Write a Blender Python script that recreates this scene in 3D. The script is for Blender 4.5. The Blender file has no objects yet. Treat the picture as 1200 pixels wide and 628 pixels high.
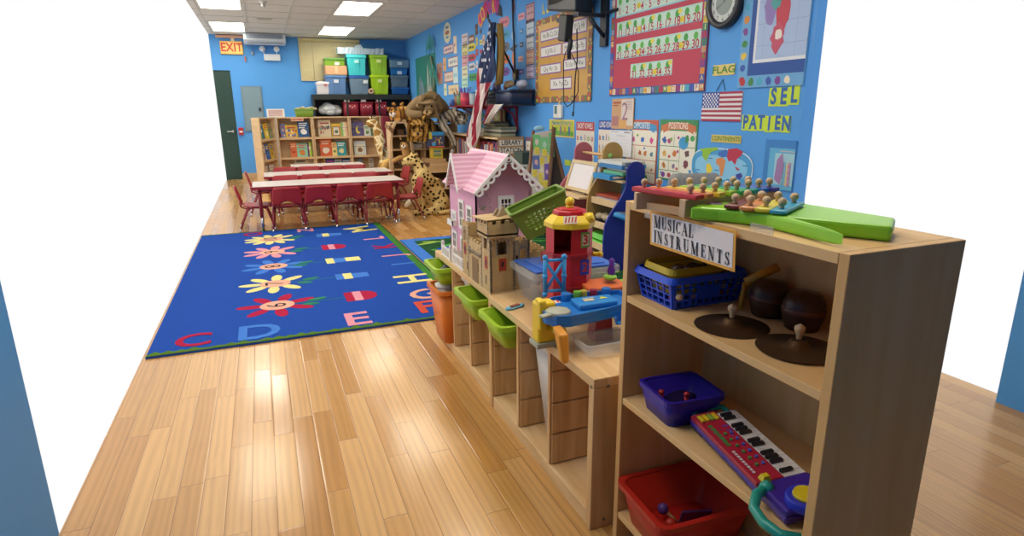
import bpy, bmesh, math, random
from mathutils import Vector, Matrix, Euler
random.seed(7)
PI = math.pi
SC = bpy.context.scene
COL = SC.collection
# ---------------------------------------------------------------- camera
FPX, YAW, PITCH, ROLL, HC = 705.13, 0.38444, 0.256863, -0.0082237, 1.3163
_cy, _sy, _cp, _sp = math.cos(YAW), math.sin(YAW), math.cos(PITCH), math.sin(PITCH)
FW = Vector((_sy*_cp, _cy*_cp, -_sp)); _r = Vector((_cy, -_sy, 0)); _u = _r.cross(FW)
RT = _r*math.cos(ROLL) + _u*math.sin(ROLL); UP = -_r*math.sin(ROLL) + _u*math.cos(ROLL)
cam_d = bpy.data.cameras.new('camera'); cam = bpy.data.objects.new('camera', cam_d); COL.objects.link(cam)
m = Matrix.Identity(4)
for i in range(3):
    m[i][0] = RT[i]; m[i][1] = UP[i]; m[i][2] = -FW[i]
m[2][3] = HC
cam.matrix_world = m
cam_d.sensor_width = 36; cam_d.lens = 36*FPX/1200; cam_d.clip_start = .05; cam_d.clip_end = 60
SC.camera = cam
def _ray(x, y): return FW + RT*((x-600)/FPX) - UP*((y-314)/FPX)
def onx(x, y, X):
    d = _ray(x, y); return Vector((0, 0, HC)) + d*(X/d.x)
def ony(x, y, Y):
    d = _ray(x, y); return Vector((0, 0, HC)) + d*(Y/d.y)
def onz(x, y, Z):
    d = _ray(x, y); return Vector((0, 0, HC)) + d*((Z-HC)/d.z)
# ---------------------------------------------------------------- materials
def lin(c):
    if isinstance(c, str):
        c = c.lstrip('#'); c = [int(c[i:i+2], 16)/255 for i in (0, 2, 4)]
    return tuple((v/12.92 if v <= .04045 else ((v+.055)/1.055)**2.4) for v in c)
MC = {}
def mat(c, rough=.6, metal=0, var=.06, scale=8, bump=0, name=None, spec=.5, alpha=1, trans=0):
    key = (c, rough, metal, var, scale, bump, alpha, trans)
    if key in MC: return MC[key]
    M = bpy.data.materials.new(name or 'paint_'+str(len(MC))); M.use_nodes = True
    nt = M.node_tree; b = nt.nodes['Principled BSDF']; L = nt.links
    col = lin(c)
    tc = nt.nodes.new('ShaderNodeTexCoord')
    n = nt.nodes.new('ShaderNodeTexNoise'); n.inputs['Scale'].default_value = scale; n.inputs['Detail'].default_value = 4
    L.new(tc.outputs['Object'], n.inputs['Vector'])
    mx = nt.nodes.new('ShaderNodeMix'); mx.data_type = 'RGBA'
    mx.inputs['A'].default_value = (*[v*(1-var) for v in col], 1)
    mx.inputs['B'].default_value = (*[min(1, v*(1+var)) for v in col], 1)
    L.new(n.outputs['Fac'], mx.inputs['Factor']); L.new(mx.outputs['Result'], b.inputs['Base Color'])
    b.inputs['Roughness'].default_value = rough; b.inputs['Metallic'].default_value = metal
    b.inputs['Specular IOR Level'].default_value = spec
    if alpha < 1: b.inputs['Alpha'].default_value = alpha
    if trans: b.inputs['Transmission Weight'].default_value = trans
    if bump:
        bp = nt.nodes.new('ShaderNodeBump'); bp.inputs['Strength'].default_value = bump; bp.inputs['Distance'].default_value = .01
        L.new(n.outputs['Fac'], bp.inputs['Height']); L.new(bp.outputs['Normal'], b.inputs['Normal'])
    MC[key] = M
    return M
def ramp_mat(name, texmaker, stops, rough=.7, bump=0, bumpd=.004, spec=.4):
    """stops: [(pos, colour)], texmaker(nt, coord socket)->value socket"""
    M = bpy.data.materials.new(name); M.use_nodes = True; nt = M.node_tree; b = nt.nodes['Principled BSDF']
    tc = nt.nodes.new('ShaderNodeTexCoord'); v = texmaker(nt, tc.outputs['Object'])
    r = nt.nodes.new('ShaderNodeValToRGB'); e = r.color_ramp.elements
    while len(e) < len(stops): e.new(.5)
    for i, (p, c) in enumerate(stops):
        e[i].position = p; e[i].color = (*lin(c), 1)
    nt.links.new(v, r.inputs[0]); nt.links.new(r.outputs[0], b.inputs['Base Color'])
    b.inputs['Roughness'].default_value = rough; b.inputs['Specular IOR Level'].default_value = spec
    if bump:
        bp = nt.nodes.new('ShaderNodeBump'); bp.inputs['Strength'].default_value = bump; bp.inputs['Distance'].default_value = bumpd
        nt.links.new(v, bp.inputs['Height']); nt.links.new(bp.outputs['Normal'], b.inputs['Normal'])
    return M
def mapping(nt, s, scale=(1, 1, 1), rot=(0, 0, 0)):
    mp = nt.nodes.new('ShaderNodeMapping'); mp.inputs['Scale'].default_value = scale; mp.inputs['Rotation'].default_value = rot
    nt.links.new(s, mp.inputs['Vector']); return mp.outputs['Vector']
def wood(name, c1, c2, c3, axis='Y', rough=.5, sc=1.0):
    """grain stretched along an axis with a few knots"""
    def tex(nt, s):
        st = {'X': (1.2, 14, 14), 'Y': (14, 1.2, 14), 'Z': (14, 14, 1.2)}[axis]
        v = mapping(nt, s, tuple(k*sc for k in st))
        n = nt.nodes.new('ShaderNodeTexNoise'); n.inputs['Scale'].default_value = 1.6; n.inputs['Detail'].default_value = 6; n.inputs['Distortion'].default_value = .8
        nt.links.new(v, n.inputs['Vector']); return n.outputs['Fac']
    return ramp_mat(name, tex, [(.25, c1), (.52, c2), (.8, c3)], rough)
PINE_Y = wood('pine_wood_along', '#c99d66', '#dcb683', '#e6c797', 'Y')
PINE_X = wood('pine_wood_across', '#c99d66', '#dcb683', '#e6c797', 'X')
PINE_Z = wood('pine_wood_upright', '#bd8f58', '#d6ad78', '#e2c08f', 'Z')
BIRCH = wood('birch_plywood', '#cf9e60', '#dbae72', '#e3bb84', 'Z', sc=.6)
BIRCH_Y = wood('birch_plywood_along', '#d6a869', '#e0b67c', '#e8c38e', 'Y', sc=.6)
MAPLE = wood('maple_panel', '#cfae80', '#dabb90', '#e3c8a0', 'X', sc=.5)
# ---------------------------------------------------------------- mesh builder
class MB:
    def __init__(s): s.b = bmesh.new(); s.i = 0; s.T = Matrix.Identity(4); s.sm = False
    def _fin(s, vs, fs, M=None):
        M = s.T @ (M or Matrix.Identity(4))
        for v in vs: v.co = M @ v.co
        for f in fs: f.material_index = s.i; f.smooth = s.sm
    def poly(s, pts):
        vs = [s.b.verts.new(s.T @ Vector(p)) for p in pts]
        f = s.b.faces.new(vs); f.material_index = s.i; f.smooth = False; return f
    def box(s, a, b, M=None):
        """box between two opposite corners"""
        (x0, y0, z0), (x1, y1, z1) = a, b
        vs = [s.b.verts.new(p) for p in ((x0,y0,z0),(x1,y0,z0),(x1,y1,z0),(x0,y1,z0),(x0,y0,z1),(x1,y0,z1),(x1,y1,z1),(x0,y1,z1))]
        fs = [s.b.faces.new([vs[i] for i in q]) for q in ((0,3,2,1),(4,5,6,7),(0,1,5,4),(1,2,6,5),(2,3,7,6),(3,0,4,7))]
        sm = s.sm; s.sm = False; s._fin(vs, fs, M); s.sm = sm; return vs
    def hexa(s, bot, top):
        """8 corner solid: 4 bottom pts ccw, 4 top pts"""
        vs = [s.b.verts.new(s.T @ Vector(p)) for p in list(bot)+list(top)]
        for q in ((0,3,2,1),(4,5,6,7),(0,1,5,4),(1,2,6,5),(2,3,7,6),(3,0,4,7)):
            f = s.b.faces.new([vs[i] for i in q]); f.material_index = s.i
    def prism(s, pts, h, M=None, close=True):
        """2D polygon (x,y) extruded in z by h, then M"""
        n = len(pts)
        a = [s.b.verts.new((p[0], p[1], 0)) for p in pts]; b = [s.b.verts.new((p[0], p[1], h)) for p in pts]
        fs = [s.b.faces.new(list(reversed(a))), s.b.faces.new(b)]
        fs += [s.b.faces.new((a[i], a[(i+1) % n], b[(i+1) % n], b[i])) for i in range(n)]
        sm = s.sm; s.sm = False; s._fin(a+b, fs, M); s.sm = sm
    def cyl(s, p, q, r, r2=None, n=16):
        p, q = Vector(p), Vector(q); d = q-p; r2 = r if r2 is None else r2
        M = Matrix.Translation(p) @ d.to_track_quat('Z', 'Y').to_matrix().to_4x4(); h = d.length
        a = [s.b.verts.new((r*math.cos(2*PI*i/n), r*math.sin(2*PI*i/n), 0)) for i in range(n)]
        b = [s.b.verts.new((r2*math.cos(2*PI*i/n), r2*math.sin(2*PI*i/n), h)) for i in range(n)]
        caps = [s.b.faces.new(list(reversed(a))), s.b.faces.new(b)]
        fs = [s.b.faces.new((a[i], a[(i+1) % n], b[(i+1) % n], b[i])) for i in range(n)]
        s._fin(a+b, caps+fs, M)
        for f in caps: f.smooth = False
        for f in fs: f.smooth = True
    def lathe(s, prof, n=24, M=None, closed=False):
        """profile [(r,z)] around z"""
        rings = [[s.b.verts.new((max(r, 1e-5)*math.cos(2*PI*i/n), max(r, 1e-5)*math.sin(2*PI*i/n), z)) for i in range(n)] for r, z in prof]
        fs = []
        for k in range(len(rings)-1):
            for i in range(n): fs.append(s.b.faces.new((rings[k][i], rings[k][(i+1) % n], rings[k+1][(i+1) % n], rings[k+1][i])))
        sm = s.sm; s.sm = True; s._fin([v for r in rings for v in r], fs, M); s.sm = sm
    def ball(s, c, r, sc=(1, 1, 1), n=16, M=None):
        k = max(4, n//2)
        prof = [(r*math.sin(PI*j/k), -r*math.cos(PI*j/k)) for j in range(k+1)]
        T = Matrix.Translation(Vector(c)) @ (M or Matrix.Identity(4)) @ Matrix.Diagonal((*sc, 1))
        s.lathe(prof, n, T)
    def tube(s, pts, r, n=8, closed=False):
        pts = [Vector(p) for p in pts]; rings = []; fs = []; vs = []
        up = Vector((0, 0, 1)); k = len(pts)
        prev = None
        for i, p in enumerate(pts):
            if closed: t = pts[(i+1) % k]-pts[i-1]
            else: t = pts[min(i+1, k-1)]-pts[max(i-1, 0)]
            t.normalize()
            if prev is None:
                a = up if abs(t.dot(up)) < .95 else Vector((1, 0, 0)); x = t.cross(a).normalized()
            else: x = (prev-t*prev.dot(t)).normalized()
            prev = x; y = t.cross(x)
            rr = r[i] if isinstance(r, (list, tuple)) else r
            rings.append([s.b.verts.new(s.T @ (p+x*rr*math.cos(2*PI*j/n)+y*rr*math.sin(2*PI*j/n))) for j in range(n)])
        for i in range(k if closed else k-1):
            A, B = rings[i], rings[(i+1) % k]
            for j in range(n): fs.append(s.b.faces.new((A[j], A[(j+1) % n], B[(j+1) % n], B[j])))
        if not closed: fs.append(s.b.faces.new(list(reversed(rings[0])))); fs.append(s.b.faces.new(rings[-1]))
        for f in fs: f.material_index = s.i; f.smooth = True
    def mesh(s, me, M):
        """append another mesh (lettering)"""
        vs = [s.b.verts.new(s.T @ (M @ v.co)) for v in me.vertices]
        for p in me.polygons:
            try:
                f = s.b.faces.new([vs[i] for i in p.vertices]); f.material_index = s.i
            except ValueError: pass
    def build(s, name, mats, parent=None, bevel=0, seg=2, sub=0, shade=None, solid=0):
        if not isinstance(mats, (list, tuple)): mats = [mats]
        bmesh.ops.recalc_face_normals(s.b, faces=s.b.faces)
        me = bpy.data.meshes.new(name); o = bpy.data.objects.new(name, me); COL.objects.link(o)
        for k in mats: me.materials.append(k)
        if parent is not None:
            W = world(parent); s.b.transform(W.inverted()); o.parent = parent
        elif len(s.b.verts):
            xs = [v.co for v in s.b.verts]
            c = Vector(((min(v.x for v in xs)+max(v.x for v in xs))/2, (min(v.y for v in xs)+max(v.y for v in xs))/2, min(v.z for v in xs)))
            s.b.transform(Matrix.Translation(-c)); o.location = c
        s.b.to_mesh(me); s.b.free()
        if solid:
            md = o.modifiers.new('thickness', 'SOLIDIFY'); md.thickness = solid; md.offset = 0
        if bevel:
            md = o.modifiers.new('bevel', 'BEVEL'); md.width = bevel; md.segments = seg; md.limit_method = 'ANGLE'; md.angle_limit = math.radians(40)
        if sub:
            md = o.modifiers.new('smooth', 'SUBSURF'); md.levels = sub; md.render_levels = sub
        if shade:
            for p in me.polygons: p.use_smooth = True
        return o
def world(o):
    M = o.matrix_basis.copy()
    return world(o.parent) @ M if o.parent else M
def tag(o, label, cat, group=None, kind=None):
    o['label'] = label; o['category'] = cat
    if group: o['group'] = group
    if kind: o['kind'] = kind
    return o
def struct(o): o['kind'] = 'structure'; return o
def thing(name, loc, label, cat, group=None, rz=0):
    o = bpy.data.objects.new(name, None); COL.objects.link(o); o.location = loc; o.rotation_euler = (0, 0, rz)
    o.empty_display_size = .1
    return tag(o, label, cat, group)
def copy_tree(o, parent=None):
    c = o.copy(); COL.objects.link(c)
    if parent: c.parent = parent
    for ch in [k for k in COL.objects if k.parent == o]: copy_tree(ch, c)
    return c
TX = {}
def text_me(t, size=1.0, bold=0.0, serif=False):
    """lettering as a flat mesh, centred, cap height ~ .7*size"""
    k = (t, bold)
    if k not in TX:
        cu = bpy.data.curves.new('lettering', 'FONT'); cu.body = t; cu.align_x = 'CENTER'; cu.align_y = 'CENTER'
        cu.offset = bold; cu.resolution_u = 3
        ob = bpy.data.objects.new('lettering', cu); COL.objects.link(ob)
        dg = bpy.context.evaluated_depsgraph_get(); dg.update()
        me = bpy.data.meshes.new_from_object(ob.evaluated_get(dg)); bpy.data.objects.remove(ob); TX[k] = me
    return TX[k]
class Sheet:
    """flat sheet with artwork: layers of flat shapes on a plane. u right, v up, in metres from lower left."""
    def __init__(s, O, U, V, w, h, base, th=.004, curl=0):
        s.O, s.U, s.V = Vector(O), Vector(U).normalized(), Vector(V).normalized(); s.N = s.U.cross(s.V).normalized()
        s.w, s.h = w, h; s.mb = MB(); s.mats = []; s.th = th; s.lay = 0
        F = Matrix((( s.U.x, s.V.x, s.N.x, s.O.x), (s.U.y, s.V.y, s.N.y, s.O.y), (s.U.z, s.V.z, s.N.z, s.O.z), (0, 0, 0, 1)))
        s.F = F
        if base: s.m(base); s.mb.box((0, 0, 0), (w, h, th), F)
    def m(s, c):
        mm = c if not isinstance(c, str) else mat(c, .55, var=.04)
        if mm not in s.mats: s.mats.append(mm)
        s.mb.i = s.mats.index(mm)
    def P(s, u, v, k): return s.F @ Vector((u, v, s.th+.0006*k+s.lay))
    def poly(s, pts, c, k=1):
        s.m(c); s.lay = (s.lay+.00003) % .0006; s.mb.poly([s.P(u, v, k) for u, v in pts])
    def rect(s, u0, v0, u1, v1, c, k=1): s.poly([(u0, v0), (u1, v0), (u1, v1), (u0, v1)], c, k)
    def ell(s, u, v, a, b, c, k=1, n=14, rot=0):
        s.poly([(u+a*math.cos(t)*math.cos(rot)-b*math.sin(t)*math.sin(rot), v+a*math.cos(t)*math.sin(rot)+b*math.sin(t)*math.cos(rot)) for t in [2*PI*i/n for i in range(n)]], c, k)
    def text(s, t, u, v, size, c, k=3, bold=0.0, rot=0, wide=1.0, shear=0):
        s.m(c)
        M = s.F @ Matrix.Translation((u, v, s.th+.0006*k)) @ Matrix.Rotation(rot, 4, 'Z') @ Matrix(((size*wide, shear*size, 0, 0), (0, size, 0, 0), (0, 0, 1, 0), (0, 0, 0, 1)))
        s.mb.mesh(text_me(t, 1, bold), M)
    def blob(s, u, v, r, c, k=1, n=12, j=.35, sx=1, sy=1, rnd=random):
        s.poly([(u+sx*r*(1-j*rnd.random())*math.cos(2*PI*i/n), v+sy*r*(1-j*rnd.random())*math.sin(2*PI*i/n)) for i in range(n)], c, k)
    def build(s, name, parent=None): return s.mb.build(name, s.mats, parent)
# ================================================================ THE SETTING
XL, XR, YB, YF, ZC = -.74, 3.0, 13.4, -1.6, 2.75
YW = 2.78   # the right wall is modelled as far as the photo shows it
def floor_mat():
    M = bpy.data.materials.new('oak_strip_floor'); M.use_nodes = True; nt = M.node_tree; b = nt.nodes['Principled BSDF']; L = nt.links; N = nt.nodes.new
    tc = N('ShaderNodeTexCoord'); sp = N('ShaderNodeSeparateXYZ'); L.new(tc.outputs['Object'], sp.inputs[0])
    def math_(op, a, bb=None):
        k = N('ShaderNodeMath'); k.operation = op
        for i, v in enumerate((a, bb)):
            if v is None: continue
            if isinstance(v, (int, float)): k.inputs[i].default_value = v
            else: L.new(v, k.inputs[i])
        return k.outputs[0]
    W, LEN = .0815, .85
    xr = math_('DIVIDE', sp.outputs['X'], W); row = math_('FLOOR', xr); fx = math_('FRACT', xr)
    w1 = N('ShaderNodeTexWhiteNoise'); w1.noise_dimensions = '1D'; L.new(row, w1.inputs['W'])
    # board length differs from row to row
    ln = math_('ADD', .55, math_('MULTIPLY', w1.outputs['Value'], .55))
    w2 = N('ShaderNodeTexWhiteNoise'); w2.noise_dimensions = '1D'; L.new(math_('ADD', row, 31.7), w2.inputs['W'])
    yr = math_('ADD', math_('DIVIDE', sp.outputs['Y'], ln), math_('MULTIPLY', w2.outputs['Value'], 7))
    cell = math_('FLOOR', yr); fy = math_('FRACT', yr)
    cb = N('ShaderNodeCombineXYZ'); L.new(row, cb.inputs[0]); L.new(cell, cb.inputs[1])
    w3 = N('ShaderNodeTexWhiteNoise'); w3.noise_dimensions = '2D'; L.new(cb.outputs[0], w3.inputs['Vector'])
    # grain
    cb2 = N('ShaderNodeCombineXYZ'); L.new(math_('MULTIPLY', sp.outputs['X'], 34), cb2.inputs[0]); L.new(math_('MULTIPLY', sp.outputs['Y'], 2.4), cb2.inputs[1]); L.new(math_('MULTIPLY', w3.outputs['Value'], 40), cb2.inputs[2])
    n = N('ShaderNodeTexNoise'); n.inputs['Scale'].default_value = 1; n.inputs['Detail'].default_value = 5; n.inputs['Distortion'].default_value = 1.6; L.new(cb2.outputs[0], n.inputs['Vector'])
    n2 = N('ShaderNodeTexWave'); n2.inputs['Scale'].default_value = .35; n2.inputs['Distortion'].default_value = 9; n2.inputs['Detail'].default_value = 2; n2.inputs['Detail Scale'].default_value = .7; L.new(cb2.outputs[0], n2.inputs['Vector'])
    r = N('ShaderNodeValToRGB'); e = r.color_ramp.elements
    for p, c in ((.0, '#b98048'), (1, '#dbb07a')): pass
    e[0].position = 0; e[0].color = (*lin('#b88548'), 1); e[1].position = 1; e[1].color = (*lin('#d3a568'), 1)
    a = e.new(.35); a.color = (*lin('#c19050'), 1); a = e.new(.7); a.color = (*lin('#c89959'), 1)
    L.new(w3.outputs['Value'], r.inputs[0])
    g = N('ShaderNodeMix'); g.data_type = 'RGBA'; g.blend_type = 'MULTIPLY'
    gr = N('ShaderNodeValToRGB'); q = gr.color_ramp.elements; q[0].position = .3; q[0].color = (.86, .82, .76, 1); q[1].position = .62; q[1].color = (1.08, 1.06, 1.02, 1)
    mixn = math_('ADD', math_('MULTIPLY', n.outputs['Fac'], .7), math_('MULTIPLY', n2.outputs['Fac'], .3))
    L.new(mixn, gr.inputs[0]); g.inputs['Factor'].default_value = .75; L.new(r.outputs[0], g.inputs['A']); L.new(gr.outputs[0], g.inputs['B'])
    ex = math_('MINIMUM', fx, math_('SUBTRACT', 1, fx)); ey = math_('MULTIPLY', math_('MINIMUM', fy, math_('SUBTRACT', 1, fy)), 9)
    ed = math_('MINIMUM', ex, ey); seam = math_('GREATER_THAN', ed, .012)
    fin = N('ShaderNodeMix'); fin.data_type = 'RGBA'; L.new(seam, fin.inputs['Factor']); fin.inputs['A'].default_value = (*lin('#7d5430'), 1); L.new(g.outputs['Result'], fin.inputs['B'])
    L.new(fin.outputs['Result'], b.inputs['Base Color'])
    rr = math_('ADD', .17, math_('MULTIPLY', w3.outputs['Value'], .22)); L.new(rr, b.inputs['Roughness'])
    # every board lies at a very slightly different tilt
    vs = N('ShaderNodeVectorMath'); vs.operation = 'SUBTRACT'; L.new(w3.outputs['Color'], vs.inputs[0]); vs.inputs[1].default_value = (.5, .5, .5)
    vm = N('ShaderNodeVectorMath'); vm.operation = 'MULTIPLY'; L.new(vs.outputs[0], vm.inputs[0]); vm.inputs[1].default_value = (.035, .02, 0)
    ge = N('ShaderNodeNewGeometry'); va = N('ShaderNodeVectorMath'); va.operation = 'ADD'; L.new(ge.outputs['Normal'], va.inputs[0]); L.new(vm.outputs[0], va.inputs[1])
    bp = N('ShaderNodeBump'); bp.inputs['Strength'].default_value = .25; bp.inputs['Distance'].default_value = .002
    L.new(math_('MINIMUM', math_('MULTIPLY', ed, 14), 1), bp.inputs['Height']); L.new(va.outputs[0], bp.inputs['Normal']); L.new(bp.outputs['Normal'], b.inputs['Normal'])
    b.inputs['Specular IOR Level'].default_value = .55
    b.inputs['Coat Weight'].default_value = .25; b.inputs['Coat Roughness'].default_value = .12
    return M
mb = MB(); mb.box((XL, YF, -.1), (XR+.1, YB+.1, 0)); fl = mb.build('floor', floor_mat()); struct(fl)
# keep texture space in world metres
off = fl.location.copy(); fl.data.transform(Matrix.Translation(off)); fl.location = (0, 0, 0)
WALL = mat('#559ee4', .55, var=.03, scale=1.5, spec=.3)
# right wall
mb = MB(); mb.box((XR, YW, 0), (XR+.1, YB+.1, ZC)); struct(mb.build('wall_right', WALL))
mb = MB(); mb.box((XR, YF-.1, 0), (XR+.1, 1.5, ZC)); struct(mb.build('wall_right_near_added', WALL))  # unseen near stretch, added to cut light reaching the tall shelf
mb = MB(); mb.box((XL-.1, YF, 0), (XL, 2.1, ZC)); struct(mb.build('wall_left_added', WALL))  # added stub out of view, blocks light coming in from the left
mb = MB(); mb.box((XL-.1, YF-.1, 0), (XR, YF, ZC)); struct(mb.build('wall_front_added', WALL))  # added behind the camera to block light from that side
# back wall with a window opening behind the blinds, and a door on the left
bx0, bx1, bz0, bz1 = .90, 2.0, 1.96, 2.70
dx1 = -.44
mb = MB()
mb.box((dx1, YB, 0), (bx0, YB+.1, ZC)); mb.box((bx0, YB, 0), (bx1, YB+.1, bz0)); mb.box((bx0, YB, bz1), (bx1, YB+.1, ZC)); mb.box((bx1, YB, 0), (XR, YB+.1, ZC))
mb.box((XL, YB, 2.1), (dx1, YB+.1, ZC))
struct(mb.build('wall_back', WALL))
mb = MB(); mb.box((XL, YB+.03, 0), (dx1, YB+.08, 1.12)); mb.box((XL, YB+.03, 1.12), (dx1, YB+.08, 2.1))
dr = mb.build('door_1', mat('#1f4038', .5)); struct(dr)
mb = MB(); mb.box((-.52, YB-.03, .92), (-.50, YB+.03, .98)); mb.box((-.62, YB-.045, .935), (-.50, YB-.025, .96)); mb.build('door_handle', mat('#b8b8b4', .3, 1), dr, bevel=.004)
# window and its blind
mb = MB(); mb.box((bx0, YB+.06, bz0), (bx1, YB+.07, bz1)); wn = mb.build('window_1', mat('#dbe6ea', .05, trans=.9, spec=.6)); struct(wn)
mb = MB()
mb.box((bx0, YB+.02, bz0), (bx0+.04, YB+.06, bz1)); mb.box((bx1-.04, YB+.02, bz0), (bx1, YB+.06, bz1)); mb.box((bx0+.04, YB+.02, bz0), (bx1-.04, YB+.06, bz0+.04)); mb.box((bx0+.04, YB+.02, bz1-.04), (bx1-.04, YB+.06, bz1)); mb.box((1.43, YB+.02, bz0+.04), (1.47, YB+.055, bz1-.04))
mb.build('window_frame', mat('#e8e6dd', .5), wn)
t = thing('window_blind', (1.46, YB-.03, 1.93), 'cream horizontal slatted blind lowered over the back window beside the ceiling', 'blind')
BL = mat('#d9cd9d', .6)
mb = MB(); n = 30
for i in range(n):
    z = 1.935+.76*i/n; T = Matrix.Translation((1.46, YB-.028, z+.012)) @ Matrix.Rotation(math.radians(58), 4, 'X')
    mb.box((-.60, -.014, -.001), (.60, .014, .001), T)
sl = mb.build('slats', BL, t)
mb = MB(); mb.box((.86, YB-.055, 2.69), (2.06, YB-.004, 2.735)); mb.build('head_rail', BL, t)
mb = MB(); mb.box((.86, YB-.04, 1.918), (2.06, YB-.014, 1.932)); mb.build('bottom_rail', BL, t)
for x in (1.12, 1.8):
    mb = MB(); mb.cyl((x, YB-.048, 1.93), (x, YB-.048, 2.7), .0035, n=6); mb.build('lift_cord', mat('#b7ab80', .7), t)
# baseboards
BBM = mat('#c7a77c', .5)
mb = MB(); mb.box((dx1, YB-.02, 0), (XR-.02, YB, .12)); struct(mb.build('baseboard_back', BBM, bevel=.004))
mb = MB(); mb.box((XR-.018, YW, 0), (XR, YB, .12)); struct(mb.build('baseboard_right', BBM, bevel=.004))
# ceiling with tee-bar grid
lights = []
for (x0, x1) in ((1.2, 1.74), (-.62, -.08)):
    for y0 in (8.93, 11.6, 6.3, 3.7, 1.1): lights.append((x0, x1, y0, y0+1.24))  # panels nearer the camera are unseen, added for the foreground lighting
def ceil_mat():
    M = bpy.data.materials.new('ceiling_tile'); M.use_nodes = True; nt = M.node_tree; b = nt.nodes['Principled BSDF']; N = nt.nodes.new; L = nt.links
    tc = N('ShaderNodeTexCoord')
    n = N('ShaderNodeTexNoise'); n.inputs['Scale'].default_value = 60; L.new(tc.outputs['Object'], n.inputs['Vector'])
    mx = N('ShaderNodeMix'); mx.data_type = 'RGBA'; mx.inputs['A'].default_value = (*lin('#c9c7bd'), 1); mx.inputs['B'].default_value = (*lin('#dad8cf'), 1)
    L.new(n.outputs['Fac'], mx.inputs['Factor']); L.new(mx.outputs['Result'], b.inputs['Base Color']); b.inputs['Roughness'].default_value = .9
    return M
mb = MB()
xs = sorted({XL, XR+.1, *[v for l in lights for v in l[:2]]}); ys = sorted({YF, YB+.1, *[v for l in lights for v in l[2:]]})
for i in range(len(xs)-1):
    for j in range(len(ys)-1):
        cx, cy = (xs[i]+xs[i+1])/2, (ys[j]+ys[j+1])/2
        if any(l[0] < cx < l[1] and l[2] < cy < l[3] for l in lights): continue
        mb.box((xs[i], ys[j], ZC), (xs[i+1], ys[j+1], ZC+.1))
struct(mb.build('ceiling', ceil_mat()))
mb = MB(); g = .011
x = 1.2-.61*3
gx = [x for x in (-.66, -.04, .58, 1.16, 1.78, 2.40) if XL < x < XR]
for x in gx: mb.box((x-g, YF, ZC-.006), (x+g, YB, ZC))
y = 8.9-1.31*6
while y < YB:
    if y > YF:
        seg = sorted([XL]+[v for x in gx for v in (x-g, x+g)]+[XR])
        for k in range(0, len(seg), 2): mb.box((seg[k], y-g, ZC-.005), (seg[k+1], y+g, ZC))
    y += .655
gr = mb.build('trim_1', mat('#c6c4ba', .6)); struct(gr)
LM = bpy.data.materials.new('lit_diffuser'); LM.use_nodes = True; nt = LM.node_tree; b = nt.nodes['Principled BSDF']
b.inputs['Base Color'].default_value = (.9, .9, .88, 1); b.inputs['Emission Color'].default_value = (1, .91, .75, 1); b.inputs['Emission Strength'].default_value = 12.5
FRM = mat('#e6e5df', .5)
names = {(1.2, 8.93): 'bright ceiling panel light in the right row, nearer of its two in view', (1.2, 11.6): 'bright ceiling panel light just before the window blind, right row',
         (-.62, 8.93): 'bright ceiling panel light at the left edge, nearer of two cut off there', (-.62, 11.6): 'bright ceiling panel light at the left edge just above the exit sign wall'}
for (x0, x1, y0, y1) in lights:
    lb = names.get((x0, y0), 'added unseen ceiling panel light above the %s, %s row' % ({6.3: 'far end of the blue rug', 3.7: 'near end of the blue rug', 1.1: 'nearest floorboards'}.get(y0), 'right' if x0 > 0 else 'left'))
    t = thing('ceiling_light', ((x0+x1)/2, (y0+y1)/2, ZC), lb, 'ceiling light', 'panel lights in the ceiling')
    mb = MB(); mb.box((x0+.012, y0+.012, ZC+.02), (x1-.012, y1-.012, ZC+.03)); mb.build('diffuser', LM, t)
    mb = MB(); mb.box((x0, y0, ZC-.004), (x0+.012, y1, ZC+.06)); mb.box((x1-.012, y0, ZC-.004), (x1, y1, ZC+.06)); mb.box((x0+.012, y0, ZC-.004), (x1-.012, y0+.012, ZC+.06)); mb.box((x0+.012, y1-.012, ZC-.004), (x1-.012, y1, ZC+.06)); mb.box((x0+.012, y0+.012, ZC+.05), (x1-.012, y1-.012, ZC+.06))
    mb.build('frame', FRM, t)
# world: plain bright daylight
w = bpy.data.worlds.new('daylight'); SC.world = w; w.use_nodes = True
w.node_tree.nodes['Background'].inputs[0].default_value = (1, 1, 1, 1); w.node_tree.nodes['Background'].inputs[1].default_value = 1.0
SC.view_settings.view_transform = 'Standard'; SC.view_settings.look = 'None'; SC.view_settings.gamma = 1; SC.view_settings.use_curve_mapping = False
SC.view_settings.exposure = 0
# ceiling air unit, back left
t = thing('ceiling_air_unit', (.22, 12.95, 2.6), 'pale blue-grey ceiling air conditioning unit hanging at the back wall beside the exit sign', 'air conditioner')
mb = MB(); mb.prism([(0, .17), (0, .06), (.1, 0), (.42, 0), (.42, .17)], .74, Matrix.Translation((-.13, 12.9, 2.57)) @ Matrix(((0, 0, 1, 0), (1, 0, 0, 0), (0, 1, 0, 0), (0, 0, 0, 1)))); mb.build('housing', mat('#c9d3dc', .5), t, bevel=.01)
mb = MB(); mb.box((-.08, 12.955, 2.572), (.56, 12.985, 2.58)); mb.box((-.08, 12.885, 2.65), (.56, 12.9, 2.72))
mb.build('vent_grille', mat('#7f8b99', .6), t)
mb = MB(); mb.box((.12, 10.9, ZC-.012), (.34, 11.12, ZC-.0)); mb.box((.15, 10.93, ZC-.016), (.31, 11.09, ZC-.012)); o = mb.build('ceiling_vent', mat('#bcbba6', .6)); tag(o, 'small square vent in the ceiling in front of the air unit', 'vent')
mb = MB(); mb.lathe([(.001, -.07), (.02, -.068), (.03, -.05), (.016, -.03), (.05, -.012), (.055, 0)], 16, Matrix.Translation((.20, 9.35, ZC))); o = mb.build('sprinkler_head', mat('#d8d8d0', .35, .6)); tag(o, 'small sprinkler head hanging from the ceiling at the top left', 'sprinkler')
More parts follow.
